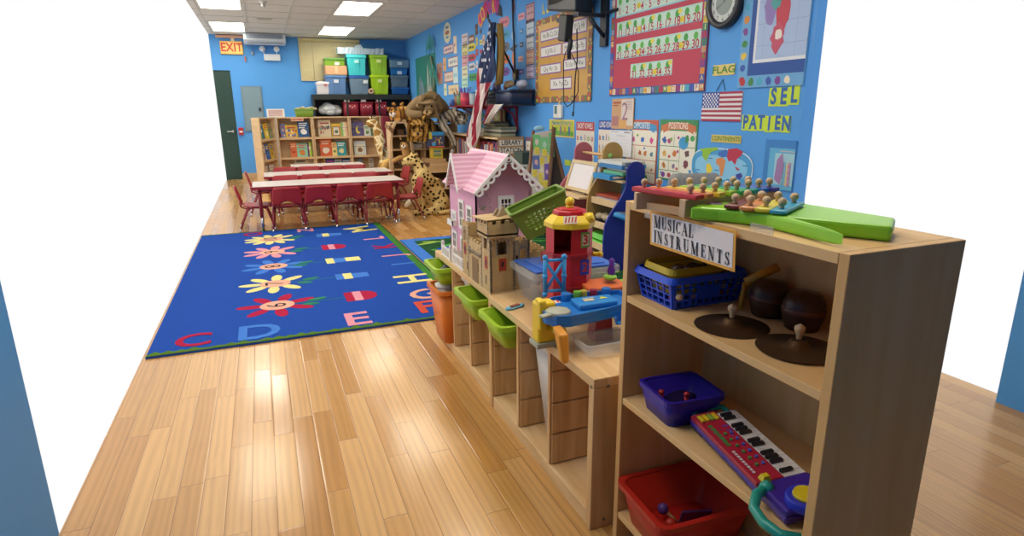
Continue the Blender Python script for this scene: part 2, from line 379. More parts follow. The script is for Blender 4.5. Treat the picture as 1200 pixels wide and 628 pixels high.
# ---- things on the back wall
y = YB
def backsheet(name, x0, z0, x1, z1, c, th=.004): return Sheet((x0, YB-.001, z0), (1, 0, 0), (0, 0, 1), x1-x0, z1-z0, c, th)
t = thing('electrical_panel', (-.1, y, .95), 'tall grey electrical breaker panel door on the back wall', 'electrical panel')
mb = MB(); mb.box((-.29, y-.025, .94), (.09, y, 1.81)); mb.build('cabinet', mat('#6f8794', .5), t, bevel=.005)
mb = MB(); mb.box((-.262, y-.034, .967), (.062, y-.025, 1.783)); mb.build('panel_door', mat('#76909c', .45), t, bevel=.003)
mb = MB(); mb.box((.0, y-.046, 1.33), (.045, y-.034, 1.40)); mb.build('latch', mat('#2c3236', .4), t, bevel=.003)
t = thing('fire_alarm_pull', (-.37, y, .88), 'small red fire alarm pull station below the electrical panel', 'fire alarm')
mb = MB(); mb.box((-.415, y-.05, .875), (-.325, y, 1.02)); mb.build('body', mat('#b3222b', .4), t, bevel=.008)
mb = MB(); mb.box((-.40, y-.062, .925), (-.34, y-.05, .955)); mb.build('handle', mat('#e9e4dd', .4), t, bevel=.003)
t = thing('emergency_light', (.35, y, 2.3), 'white emergency light box with two round lamp heads on the back wall', 'emergency light')
WH = mat('#dde3e6', .45)
mb = MB(); mb.box((.2, y-.09, 2.29), (.50, y, 2.41)); mb.build('battery_box', WH, t, bevel=.01)
for x in (.19, .44):
    mb = MB(); M = Matrix.Translation((x, y-.07, 2.50)) @ Matrix.Rotation(math.radians(70), 4, 'X') @ Matrix.Rotation(math.radians(12 if x > .3 else -25), 4, 'Y')
    mb.lathe([(.001, -.05), (.03, -.045), (.05, -.01), (.055, .03), (.05, .04), (.001, .038)], 20, M); mb.build('lamp_head', WH, t)
    mb = MB(); mb.tube([(x, y-.06, 2.47), (x+(.03 if x < .3 else 0), y-.045, 2.40)], .008); mb.build('lamp_arm', WH, t)
t = thing('exit_sign', (-.32, y, 2.39), 'yellow-orange exit sign with red letters at the left edge of the back wall', 'exit sign')
s = backsheet('x', -.56, 2.395, -.165, 2.63, '#f0b348', .05); s.rect(.015, .015, .38, .22, '#fbd27a'); s.text('EXIT', .2, .117, .22, '#d8402f', bold=.02, wide=.85); s.build('sign_face', t)
mb = MB(); mb.box((-.36, y-.04, 2.63), (-.30, y, 2.69)); mb.build('mounting_bracket', mat('#d8d4c8', .5), t)
mb = MB(); mb.box((-.62, y-.08, 2.69), (-.05, y, 2.735)); o = mb.build('trim_2', mat('#d9a98c', .6)); struct(o)
mb = MB(); mb.box((-.155, y-.05, 2.26), (-.13, y, 2.36)); o = mb.build('wall_horn', mat('#b06a5c', .6), bevel=.004); tag(o, 'small dull red wall device hanging under the exit sign', 'wall device')
mb = MB(); mb.tube([(-.01, y-.03, 2.60), (-.008, y-.03, 2.50), (.0, y-.03, 2.46)], .004); mb.ball((.0, y-.03, 2.42), .028, (1, 1, 1.5)); o = mb.build('wall_ornament', mat('#8b9fb0', .6)); tag(o, 'small grey ornament on a string beside the exit sign', 'ornament')
# ---- carpets
GR = random.Random(3)
def grass_edge(s, u0, u1, v, amp, c):
    pts = [(u0, 0), (u1, 0)]; u = u1; k = 0
    while u > u0+.02:
        pts.append((u, v+amp*GR.random())); u -= .035; pts.append((u, v+amp*.1)); u -= .03
    pts.append((u0, v)); s.poly(pts, c, 1)
RX0, RX1, RY0, RY1 = -.72, 1.205, 3.62, 7.28
def rug_mat(c):
    return mat(c, .95, var=.12, scale=90, bump=.3, spec=.1)
s = Sheet((RX0, RY0, .002), (1, 0, 0), (0, 1, 0), RX1-RX0, RY1-RY0, rug_mat('#1f49a0'), .009)
Rm = {k: rug_mat(v) for k, v in dict(g='#3f7a2f', dk='#35402f', y='#dcd58a', p='#d891a0', b='#4379cc', r='#a81f42', pe='#e0a890', lf='#2f7d5e', o='#c8503a', lb='#5a8fd8', bl='#1b1c2a').items()}
def ru(x): return x-RX0
def rv(y): return y-RY0
s.rect(0, 0, s.w, .012, Rm['dk'], 2); s.rect(s.w-.012, 0, s.w, s.h, Rm['dk'], 2); s.rect(0, s.h-.012, s.w, s.h, Rm['dk'], 2)
grass_edge(s, 0, s.w, .035, .045, rug_mat('#4f7426'))
s.rect(s.w-.075, .05, s.w-.012, s.h, Rm['g'], 1)
s.rect(0, s.h-.03, s.w, s.h-.012, Rm['g'], 1)
# five numbered flowers
for k, (cy, col, num, n) in enumerate(((4.32, 'r', '6', 7), (4.91, 'y', '7', 8), (5.5, 'b', '8', 8), (6.1, 'p', '9', 9), (6.74, 'y', '10', 11))):
    cu, cv = ru(-.02), rv(cy); ra = .115
    for i in range(n):
        a = 2*PI*i/n+.35*(k+1)
        if abs(math.sin(a/1)) < .12 and math.cos(a) > 0: continue
        s.ell(cu+.175*math.cos(a), cv+.175*math.sin(a), .095, .042, Rm[col], 1, 14, a)
    s.ell(cu, cv, ra, .105, Rm['pe'], 2, 24)
    s.text(num, cu, cv, .19, Rm['bl'], 3, rot=PI/2)
    s.rect(cu+ra, cv-.006, ru(.44), cv+.004, Rm['lf'], 1)
    s.ell(cu+.27, cv+.045, .07, .03, Rm['lf'], 2, 12, .3); s.ell(cu+.22, cv-.055, .06, .03, Rm['lf'], 2, 12, -.2)
    pu = ru(.44)
    if k in (0, 3):
        s.poly([(pu, cv-.115), (pu, cv+.115)]+[(pu+.13+.1*math.cos(t), cv+.115*math.sin(t)) for t in [PI/2-PI*i/8 for i in range(9)]], Rm['r'], 1)
        s.rect(pu+.06, cv-.115, pu+.12, cv+.115, Rm['p'], 2)
    else:
        s.poly([(pu, cv-.09), (pu, cv+.09), (pu+.26, cv+.065), (pu+.26, cv-.065)], Rm['b'] if k != 2 else Rm['b'], 1)
        if k == 2: s.rect(pu-.02, cv-.1, pu+.05, cv+.1, Rm['y'], 2); s.rect(pu+.15, cv-.075, pu+.28, cv+.075, Rm['y'], 2)
        else: s.rect(pu+.06, cv-.09, pu+.13, cv+.09, Rm['y'], 2)
for t_, x, y_, c, sz, ro in (('D', -.14, 3.8, 'b', .36, 0), ('E', .45, 3.8, 'p', .35, 0), ('F', .93, 3.86, 'o', .36, 0), ('G', 1.0, 4.15, 'pe', .33, .5),
                          ('H', 1.02, 4.62, 'y', .38, PI/2), ('I', 1.05, 5.13, 'b', .28, PI/2), ('J', 1.03, 5.48, 'p', .28, PI/2), ('K', 1.03, 5.9, 'r', .3, PI/2), ('L', 1.0, 6.35, 'p', .3, PI/2), ('M', .95, 6.93, 'y', .42, PI/2+.3),
                          ('C', -.5, 3.8, 'r', .3, 0), ('N', .35, 7.13, 'p', .26, PI), ('O', -.2, 7.13, 'r', .26, PI)):
    s.text(t_, ru(x), rv(y_), sz, Rm[c], 4, bold=.02, rot=ro)
rug = s.build('alphabet_rug'); tag(rug, 'large blue rug with numbered flowers, alphabet letters and a green grass border', 'rug')
s = Sheet((1.225, 3.55, .002), (1, 0, 0), (0, 1, 0), 1.62, 2.6, rug_mat('#2f6fc0'), .009)
s.rect(.01, .01, 1.61, 2.59, Rm['b'], 1); s.rect(.12, .1, 1.5, 2.48, rug_mat('#24502e'), 2)
GRr = [rug_mat(c) for c in ('#3f8a3a', '#2c6b35', '#9fbf5a', '#57a04a')]
rr = random.Random(11)
for i in range(90):
    u, v = .16+rr.random()*1.25, .14+rr.random()*2.25
    s.ell(min(u, 1.38), min(max(v, .2), 2.38), .11, .022+.02*rr.random(), GRr[i % 4], 3+i % 3, 10, rr.uniform(-.6, .6))
s.ell(.45, 2.02, .22, .08, rug_mat('#1c3fae'), 7, 14, .1); s.ell(.7, 1.9, .2, .03, rug_mat('#c97a4a'), 8, 12, 0); s.ell(.3, 1.1, .13, .09, rug_mat('#1c3fae'), 7); s.ell(.75, 2.3, .12, .05, rug_mat('#c24a3a'), 8)
o = s.build('jungle_rug'); tag(o, 'jungle patterned rug with blue border lying beyond the low cubby shelves', 'rug')
# ================================================================ TABLES, CHAIRS, BOOKCASES, BINS
RED = mat('#a3222c', .38, var=.05); REDT = mat('#8e2230', .35, var=.05); CHR = mat('#c9ccd0', .22, 1)
REDB = mat('#c02a30', .4, var=.05)
TOPM = mat('#cfc5c0', .35, var=.03, scale=3)
def make_chair():
    t = thing('classroom_chair', (0, 0, 0), 'x', 'chair', 'red plastic classroom chairs')
    # seat shell: dished grid
    mb = MB(); mb.sm = True; nx, ny = 8, 7; g = []
    for j in range(ny+1):
        v = j/ny; row = []
        for i in range(nx+1):
            u = i/nx*2-1; w = .155+.015*v
            z = .285-.012*(1-u*u)*(1-abs(v-.45))-.02*max(0, v-.75)*4*.5+.012*max(0, .2-v)*5
            row.append(mb.b.verts.new((u*w, -.14+.30*v, z)))
        g.append(row)
    for j in range(ny):
        for i in range(nx):
            f = mb.b.faces.new((g[j][i], g[j][i+1], g[j+1][i+1], g[j+1][i])); f.smooth = True
    mb.build('seat', RED, t, solid=.01)
    # backrest: rounded trapezoid, bowed, arched cut at the bottom
    mb = MB(); nx, ny = 12, 8; g = []
    for j in range(ny+1):
        v = j/ny; row = []
        for i in range(nx+1):
            u = i/nx*2-1
            w = .168-.026*v
            if v > .8: w *= math.sqrt(max(.0, 1-((v-.8)/.24)**2))*.22+.78
            zb = .30+.045*max(0, 1-(u/.55)**2)
            z = zb+(.505-zb)*v
            y_ = -.175-.06*v-.012*(1-u*u)+.02
            row.append(mb.b.verts.new((u*w, y_, z)))
        g.append(row)
    for j in range(ny):
        for i in range(nx):
            f = mb.b.faces.new((g[j][i], g[j][i+1], g[j+1][i+1], g[j+1][i])); f.smooth = True
    mb.build('backrest', RED, t, solid=.01)
    mb = MB()
    for s in (-1, 1): mb.tube([(s*.145, .12, .268), (s*.148, -.12, .268), (s*.15, -.165, .285), (s*.148, -.175, .34)], .009, 8)
    mb.tube([(-.145, .09, .266), (.145, .09, .266)], .008, 8); mb.tube([(-.148, -.09, .266), (.148, -.09, .266)], .008, 8)
    mb.build('seat_frame', REDT, t)
    for s in (-1, 1):
        for y0, y1 in ((.10, .17), (-.10, -.20)):
            mb = MB(); mb.tube([(s*.13, y0*.7, .262), (s*.152, y0, .245), (s*.175, y1, .03)], .0095, 8); l = mb.build('leg', REDT, t)
            mb = MB(); mb.cyl((s*.1742, y1*.99, .04), (s*.1775, y1*1.02, 0), .0115, n=10); c = mb.build('foot_cap', CHR, l)
    return t
CH0 = make_chair(); used = [False]
def chair(x, y, rz, label, group):
    o = CH0 if not used[0] else copy_tree(CH0); used[0] = True
    o.location = (x, y, 0); o.rotation_euler = (0, 0, rz); tag(o, label, 'chair', group)
    if 'bookcase side' in label or 'far side' in label or 'middle table' in label and 'end' in label: o.scale = (1.04, 1.04, 1.11)
def table(x0, x1, y0, y1, label):
    zt = .52
    t = thing('classroom_table', ((x0+x1)/2, (y0+y1)/2, 0), label, 'table', 'long white topped tables')
    mb = MB(); mb.box((x0+.006, y0+.006, zt-.03), (x1-.006, y1-.006, zt)); mb.build('tabletop', TOPM, t, bevel=.003)
    mb = MB(); mb.box((x0, y0, zt-.036), (x1, y0+.006, zt-.006)); mb.box((x0, y1-.006, zt-.036), (x1, y1, zt-.006)); mb.box((x0, y0+.006, zt-.036), (x0+.006, y1-.006, zt-.006)); mb.box((x1-.006, y0+.006, zt-.036), (x1, y1-.006, zt-.006)); mb.build('edge_band', REDT, t)
    mb = MB()
    for yy in (y0+.09, y1-.11): mb.box((x0+.08, yy, zt-.07), (x1-.08, yy+.02, zt-.03))
    for xx in (x0+.08, x1-.10): mb.box((xx, y0+.11, zt-.07), (xx+.02, y1-.11, zt-.03))
    mb.build('apron_frame', REDT, t)
    for xx in (x0+.07, x1-.07):
        for yy in (y0+.09, y1-.09):
            mb = MB(); mb.cyl((xx, yy, .16), (xx, yy, zt-.03), .019, n=12); l = mb.build('leg', REDT, t)
            mb = MB(); mb.cyl((xx, yy, .0), (xx, yy, .20), .0155, n=12); mb.cyl((xx, yy, 0), (xx, yy, .012), .024, n=12); mb.build('leg_extension', CHR, l)
table(-.16, 1.53, 7.20, 7.76, 'long white topped table with red edge, nearest of three, beside the blue rug')
table(-.03, 1.62, 8.33, 8.93, 'long white topped table with red edge, middle one of the three')
table(.36, 1.44, 9.6, 10.12, 'shorter white topped table, farthest of three, before the bookcase')
ords = ('leftmost', 'second from left', 'third from left', 'rightmost')
for k, x in enumerate((.19, .535, .88, 1.225)):
    chair(x, 7.36, 0, 'red chair with its back to the blue rug, %s at the nearest table' % ords[k], 'chairs on the rug side of the nearest table')
for k, x in enumerate((.17, .50, .83, 1.13)):
    chair(x+.05, 7.73, PI, 'red chair on the far side of the nearest table, %s of four' % ords[k], 'chairs on the far side of the nearest table')
chair(-.13, 7.50, -PI/2, 'red chair seen side on at the left end of the nearest table', 'chairs at the table ends')
chair(1.58, 7.48, PI/2, 'red chair at the right end of the nearest table near the spotted cat', 'chairs at the table ends')
for k, x in enumerate((.20, .53, .86, 1.17)):
    chair(x+.05, 8.92, PI, 'red chair on the bookcase side of the middle table, %s of four' % ords[k], 'chairs on the bookcase side of the middle table')
for k, x in enumerate((.28, .62, .96, 1.28)):
    chair(x, 8.48, 0, 'red chair on the near side of the middle table, %s of four' % ords[k], 'chairs on the near side of the middle table')
chair(-.02, 8.62, -PI/2, 'red chair at the left end of the middle table', 'chairs at the table ends')
chair(1.66, 8.60, PI/2+.1, 'bright red chair at the right end of the middle table by the arch', 'chairs at the table ends')
# ---- bookcases with face-out books
def bookcase(T, w, label, D=.26):
    H = 1.225
    t = thing('display_bookcase', (0, 0, 0), label, 'bookcase', 'face-out display bookcases'); t.matrix_basis = T
    for x in (0, w-.025):
        mb = MB(); mb.T = T; mb.box((x, 0, 0), (x+.025, D, H)); mb.build('side_panel', MAPLE, t, bevel=.003)
    mb = MB(); mb.T = T; mb.box((.025, D-.015, .02), (w-.025, D, H-.02)); mb.build('back_panel', MAPLE, t)
    mb = MB(); mb.T = T; mb.box((.025, .01, H-.022), (w-.025, D, H)); mb.build('top_board', MAPLE, t, bevel=.002)
    for z in (.17, .515, .86):
        mb = MB(); mb.T = T; mb.box((.025, .03, z-.02), (w-.025, D-.015, z)); mb.box((.025, .015, z-.02), (w-.025, .03, z+.018)); mb.build('shelf', MAPLE, t)
        mb = MB(); mb.T = T; mb.cyl((.025, .05, z+.17), (w-.025, .05, z+.17), .004, n=8); mb.build('retaining_rod', mat('#8e8776', .4), t)
    return t
YBK = 11.5
secs = []
def bx(px): return onx_y(px)
def at_bk(px, py): return ony(px, py, YBK+.1)
xsB = [at_bk(p, 160).x for p in (325, 367, 410, 447)]
sec_names = ('display bookcase of picture books, left of the three facing the tables', 'display bookcase of picture books, middle of the three facing the tables', 'display bookcase with a moon book, right of the three behind the giraffe')
for k in range(3):
    bookcase(Matrix.Translation((xsB[k], YBK, 0)), xsB[k+1]-xsB[k]-.004, sec_names[k])
# angled end wing
hx, hy = xsB[0]-.01, YBK+.02; ex, ey = -.01, 10.93
wl = math.hypot(hx-ex, hy-ey); an = math.atan2(hy-ey, hx-ex)
TW = Matrix.Translation((ex, ey, 0)) @ Matrix.Rotation(an, 4, 'Z')
bookcase(TW, wl, 'narrow angled end wing of the display bookcases at their left end', .14)
mb = MB(); mb.T = TW; mb.box((-.045, -.01, 0), (-.002, .09, 1.228))
o = mb.build('bookcase_end_panel', MAPLE, bevel=.003); tag(o, 'plain wooden end panel closing the bookcase row beside the electrical panel', 'panel')
rb = random.Random(5)
def book(T, x0, x1, z0, z1, base, art, label, group='picture books facing out on the display bookcases'):
    """face-out book: leaning box with cover artwork"""
    w, h = x1-x0, z1-z0
    M = T @ Matrix.Translation((x0, .125-.0, z0)) @ Matrix.Rotation(math.radians(-7), 4, 'X')
    O = M @ Vector((0, 0, 0)); U = (M.to_3x3() @ Vector((1, 0, 0))); V = (M.to_3x3() @ Vector((0, 0, 1)))
    s = Sheet(O, U, V, w, h, base, .012); art(s, w, h)
    o = s.build('picture_book'); tag(o, label, 'book', group)
def A_title(c1, c2, n=2):
    def f(s, w, h):
        for i in range(n): s.rect(w*.12, h*(.9-.13*i)-h*.07, w*(.88-.12*i), h*(.9-.13*i), c1, 1)
        s.blob(w*.5, h*.36, min(w, h)*.33, c2, 2, j=.3, rnd=rb)
    return f
def A_crowd(cs):
    def f(s, w, h):
        for i in range(11): s.ell(w*(.12+.76*rb.random()), h*(.12+.5*rb.random()), w*.08, h*.11, cs[i % len(cs)], 1+i % 3, 8)
        s.rect(w*.15, h*.76, w*.85, h*.86, cs[0], 1)
    return f
def A_moon(s, w, h):
    s.rect(w*.06, h*.06, w*.94, h*.94, '#5e5a86', 1)
    s.ell(w*.56, h*.45, w*.2, h*.26, '#f0d860', 2, 20); s.ell(w*.68, h*.52, w*.17, h*.22, '#5e5a86', 3, 20)
def A_frame(c1, c2):
    def f(s, w, h):
        s.rect(w*.1, h*.08, w*.9, h*.82, c1, 1); s.rect(w*.17, h*.14, w*.83, h*.76, '#e8e2cc', 2); s.blob(w*.5, h*.4, w*.26, c2, 3, rnd=rb)
    return f
def A_stripes(cs):
    def f(s, w, h):
        n = len(cs)
        for i, c in enumerate(cs): s.rect(w*i/n, 0, w*(i+1)/n, h*.97, c, 1)
        s.ell(w*.5, h*.6, w*.25, h*.12, '#efe9dc', 2)
    return f
bks = [ # zoom px in the bookcase crop: (x0,x1,ytop,row,base,art,label)
 (250,292,190,0,'#4a6ea8',A_crowd(['#b84a58','#e8d9a0','#e4a0a0','#3d8fd0']),'small blue and red picture book beside the yellow crowd book, top shelf'),
 (293,400,200,0,'#e0b83e',A_crowd(['#c2503c','#4a7ec0','#f0dcc0','#7a5a9a']),'yellow picture book covered in a crowd of small figures, top shelf'),
 (403,500,165,0,'#1f5a96',A_title('#e8eef2','#f2f2ee',3),'dark blue picture book with white lettering, tallest in the left bookcase'),
 (585,695,155,0,'#ddcfae',A_crowd(['#b0605a','#8f9a80','#5a5a60','#c79a8a']),'tall cream picture book with scattered drawings, top shelf of middle bookcase'),
 (702,780,187,0,'#e6c22e',A_frame('#8e3a3a','#6a7a62'),'yellow book with framed picture, top shelf of middle bookcase'),
 (783,840,170,0,'#e3b79a',A_stripes(['#8fc07a','#dbe0b0','#e3b79a']),'pale book with green stripe, right end of middle bookcase top shelf'),
 (875,980,170,0,'#6a4a98',A_moon,'purple book with a yellow crescent moon on its cover'),
 (985,1042,200,0,'#dfe4dc',A_title('#8ab04e','#6d9a48'),'white and green book just behind the giraffe head'),
 (1046,1088,205,0,'#5b7d52',A_title('#c2b060','#a98b4a'),'dark green book at the far right of the top shelf'),
 (322,378,350,1,'#dd6f3c',A_title('#f0c8a0','#b84830'),'orange book at the left of the second shelf, left bookcase'),
 (380,472,362,1,'#8fd0b4',A_title('#d8564a','#d6883f'),'mint green book with a coloured map shape, second shelf'),
 (475,513,347,1,'#a0bf3c',A_stripes(['#7a3f78','#b5d04a','#a0bf3c']),'lime and purple book at the right of the second shelf, left bookcase'),
 (585,690,322,1,'#d9632f',A_title('#f0c9a8','#e9dcc8',2),'large orange book with a pale animal, second shelf of middle bookcase'),
 (692,734,352,1,'#ecd98a',A_title('#c85a4a','#7a8a5a'),'pale yellow book between the orange and teal ones'),
 (736,815,343,1,'#2f9fa8',A_title('#e6f0ee','#e3d9a0'),'teal book on the second shelf of the middle bookcase'),
 (888,990,340,1,'#dfe6e4',A_frame('#c9dcd6','#8a6a48'),'white book with a brown bear, second shelf of right bookcase'),
 (345,460,487,2,'#cfc7ae',A_crowd(['#6b5a48','#8a7a60','#4f4a44']),'cream book with brown drawings on the third shelf, left bookcase'),
 (465,528,500,2,'#c9b890',A_title('#8a7a58','#a3936a'),'tan book at the right of the third shelf, left bookcase'),
 (600,622,500,2,'#e0c040',A_title('#8a5030','#b06a30'),'narrow yellow book on the third shelf of the middle bookcase'),
 (625,705,500,2,'#2546a8',A_title('#d0496a','#c23a58'),'blue and red book on the third shelf of the middle bookcase'),
 (708,765,503,2,'#b9c0bc',A_title('#5f7a8a','#8aa0a8'),'pale grey book between two blue ones, third shelf'),
 (768,850,497,2,'#2a4f8e',A_title('#c8d4e0','#e0e4e2'),'blue book with white lettering, third shelf of middle bookcase'),
 (905,958,490,2,'#5a6478',A_title('#8a98a8','#3f4a5a'),'slate blue book on the third shelf of the right bookcase'),
 (1010,1050,490,2,'#c8bfae',A_title('#8a6a5a','#9a7a5a'),'cream book beside the giraffe on the third shelf'),
]
rowz = (.862, .517, .172)
for (a, b, yt, r, base, art, lb) in bks:
    x0, x1 = at_bk(295+a/7.5, 150).x, at_bk(295+b/7.5, 150).x
    zt = at_bk(295+a/7.5, 120+yt/7.5).z
    book(Matrix.Translation((0, YBK-.03, 0)), x0, x1, rowz[r]+.001, max(zt, rowz[r]+.2), base, art, lb)
wb = [(.04, .22, 0, '#e6e6e2', A_stripes(['#2b74b8', '#4fa04a', '#2b74b8']), 'blue and green striped book on the angled wing, top shelf'),
      (.26, .44, 0, '#e8c92e', A_title('#d4483a', '#e8e0a0'), 'yellow book with a red mark on the angled wing, top shelf'), (.47, .60, 0, '#7f9a7a', A_title('#c25a3a', '#b09a5a'), 'green and red book on the angled wing next to the hinge, top shelf'),
      (.04, .22, 1, '#ddd3c6', A_crowd(['#8a3f3a', '#5a4a44', '#b86a5a']), 'white book with dark red figures on the angled wing, second shelf'),
      (.25, .39, 1, '#2a62b4', A_title('#e6c840', '#3c7ad0'), 'blue book on the angled wing, second shelf'), (.42, .58, 1, '#d8b83c', A_title('#3a6aa8', '#b0843a'), 'yellow book on the angled wing, second shelf'),
      (.06, .26, 2, '#dfd7cc', A_frame('#b8a79a', '#c09a8a'), 'white card with pale picture on the angled wing, third shelf, left one'), (.34, .54, 2, '#dcd2c8', A_frame('#c2aea0', '#a8847a'), 'white card with pale picture on the angled wing, third shelf, right one')]
for a, b, r, base, art, lb in wb:
    k = (wl-.06)/.60
    book(TW @ Matrix.Translation((0, -.075, 0)), .03+a*k*.95, .03+b*k*.95, rowz[r]+.001, rowz[r]+.25+.02*rb.random(), base, art, lb)
p0, p1 = at_bk(312, 128.3), at_bk(334, 138)
s = Sheet((p0.x, YBK+.12, 1.226), (1, 0, 0), (0, .12, 1), p1.x-p0.x, p0.z-1.226+.01, '#e6e8e4', .004)
for i in range(5): s.rect(.03, s.h*(.16+.15*i), s.w-.03, s.h*(.16+.15*i)+.012, '#c58a8a' if i != 3 else '#b0503f', 1)
o = s.build('notice_card'); tag(o, 'white notice card with red lines standing on top of the bookcases', 'notice')
p0, p1 = at_bk(340/7.5+295, 139), at_bk(452/7.5+295, 142)
s = Sheet((p0.x, YBK-.006, 1.155), (1, 0, 0), (0, 0, 1), p1.x-p0.x, .055, '#e6c3a0', .004); s.rect(.01, .015, s.w-.01, .04, '#c2604a', 1)
o = s.build('shelf_label'); tag(o, 'small orange and pink label strip on the left bookcase top edge', 'label')
def tub(name, x0, x1, y0, y1, z0, z1, c, label, cat, group=None, taper=.1, rim=.012, parts=True, loc=None, wall=.006, M=None, rimc=None, alpha=None):
    """open tub tapering to the base"""
    mm = c if not isinstance(c, str) else mat(c, .4, var=.04)
    M = M or Matrix.Identity(4)
    t = thing(name, tuple(M @ Vector(((x0+x1)/2, (y0+y1)/2, z0))), label, cat, group)
    w, d = x1-x0, y1-y0; ix, iy = w*taper/2, d*taper/2
    mb = MB(); mb.T = M
    def ring(k, z, ins=0):
        ax, ay = ix*(1-k)+ins, iy*(1-k)+ins; rx = min(w, d)*.12
        pts = []
        for cx, cy, a0 in ((x1-ax-rx, y1-ay-rx, 0), (x0+ax+rx, y1-ay-rx, PI/2), (x0+ax+rx, y0+ay+rx, PI), (x1-ax-rx, y0+ay+rx, 1.5*PI)):
            for q in range(4): an_ = a0+q*PI/6; pts.append(mb.b.verts.new(M @ Vector((cx+rx*math.cos(an_), cy+rx*math.sin(an_), z))))
        return pts
    o0 = ring(0, z0); o1 = ring(1, z1); i1 = ring(1, z1, wall); i0 = ring(0, z0+wall, wall)
    n = len(o0)
    for A, B in ((o0, o1), (o1, i1), (i1, i0)):
        for i in range(n): f = mb.b.faces.new((A[i], A[(i+1) % n], B[(i+1) % n], B[i])); f.smooth = (A is not o1)
    mb.b.faces.new(list(reversed(o0))); mb.b.faces.new(i0)
    mb.build('body', mm, t)
    if rim:
        mb = MB(); mb.T = M; h = .018 if rim > .01 else .012
        oo = []
        for ins, z in ((-.0005, z1-h), (-rim, z1-h), (-rim, z1+.003), (wall, z1+.003)):
            w_, d_ = x1-x0-2*ins, y1-y0-2*ins; rx = min(w_, d_)*.12; pts = []
            for cx, cy, a0 in ((x1-ins-rx, y1-ins-rx, 0), (x0+ins+rx, y1-ins-rx, PI/2), (x0+ins+rx, y0+ins+rx, PI), (x1-ins-rx, y0+ins+rx, 1.5*PI)):
                for q in range(4): an_ = a0+q*PI/6; pts.append(mb.b.verts.new(M @ Vector((cx+rx*math.cos(an_), cy+rx*math.sin(an_), z))))
            oo.append(pts)
        for A, B in zip(oo, oo[1:]):
            for i in range(n): mb.b.faces.new((A[i], A[(i+1) % n], B[(i+1) % n], B[i]))
        mb.build('rim', rimc or mm, t)
    return t
# green tub on the bookcases
p0, p1 = at_bk(345, 128), at_bk(368, 137)
t = tub('storage_bin', p0.x, p1.x, YBK+.02, YBK+.24, 1.226, p0.z, '#82a83a', 'olive green bin standing on top of the left bookcase', 'bin')
mb = MB()
for k in range(7): mb.ball((p0.x+.05+.05*k, YBK+.13, p0.z+.005+.01*(k % 3)), .03, (1.2, 1, .8), 8)
o = mb.build('soft_toys', mat('#c9bd92', .8)); tag(o, 'pale crumpled items piled inside the olive green bin', 'toys', kind='stuff')
# ---- black shelf unit at the back wall
YS = 12.93
q = lambda px, py: ony(px, py, YS)
BLK = mat('#22282a', .5)
zt = q(420, 110.6).z; x0, x1 = q(366.7, 115).x, 2.985
t = thing('black_shelf_unit', ((x0+x1)/2, 13.15, 0), 'black shelf unit against the back wall loaded with storage totes', 'shelf')
mb = MB(); mb.box((x0, YS, zt-.1), (x1, 13.38, zt)); mb.build('top_board', BLK, t, bevel=.004)
for xx in (x0, x0+.64, x0+1.28, x1-.03):
    mb = MB(); mb.box((xx, YS, 0), (xx+.03, 13.36, zt-.1)); mb.build('upright', BLK, t)
mb = MB(); mb.box((x0+.03, 13.36, 0), (x1-.03, 13.375, zt-.1)); mb.build('back_panel', BLK, t)
for z in (.25, .7, q(420, 138.5).z):
    mb = MB(); mb.box((x0+.03, YS+.01, z-.03), (x1-.03, 13.36, z)); mb.build('shelf', BLK, t)
zsh = q(420, 138.5).z
for i, (a, b, lb) in enumerate(((403, 421, 'dark red fabric bin beside the white plastic bag on the black shelf'), (422.5, 438, 'dark red fabric bin, middle one of three on the black shelf'), (440.5, 454, 'dark red fabric bin, right one of three on the black shelf'))):
    X0, X1 = q(a, 125).x, q(b, 125).x; zz = q(410, 119.5).z
    t = tub('fabric_bin', X0, X1, YS+.03, YS+.36, zsh+.001, zz, '#8e1f33', lb, 'bin', 'red bins on the black shelf', taper=.04)
    s = Sheet((X0+.02, YS+.028, zz-.01), (1, 0, 0), (0, 0, 1), .1, .06, '#dcdcd8', .003); s.build('label_card', t)
    s = Sheet(((X0+X1)/2-.1, YS+.029, zsh+.18), (1, 0, 0), (0, 0, 1), .2, .1, '#a42a3e', .002)
    for k in range(4): s.ell(.03+.045*k, .06 if k % 2 else .035, .012, .014, '#e0d2c6', 1, 8)
    s.build('sticker', t)
mb = MB(); X0, X1 = q(373, 125).x, q(402, 125).x
rg = random.Random(2)
for i in range(16):
    u = rg.random(); mb.ball((X0+.1+(X1-X0-.2)*u, YS+.14+.1*rg.random(), zsh+.13+.14*rg.random()*(1-abs(u-.5))), .10, (1.1, .8, .75), 10)
o = mb.build('plastic_bag', mat('#dfe6e8', .3, var=.12, scale=14, bump=.4)); tag(o, 'crumpled translucent white plastic bag of things at the left of the black shelf', 'bag')
X0 = q(404, 118).x
mb = MB(); mb.box((X0, YS+.1, q(404, 119.3).z+.02), (X0+.2, YS+.3, q(404, 119.3).z+.055)); o = mb.build('green_folder', mat('#2a9c78', .5), bevel=.006); tag(o, 'small green folder lying on the left red bin', 'folder')
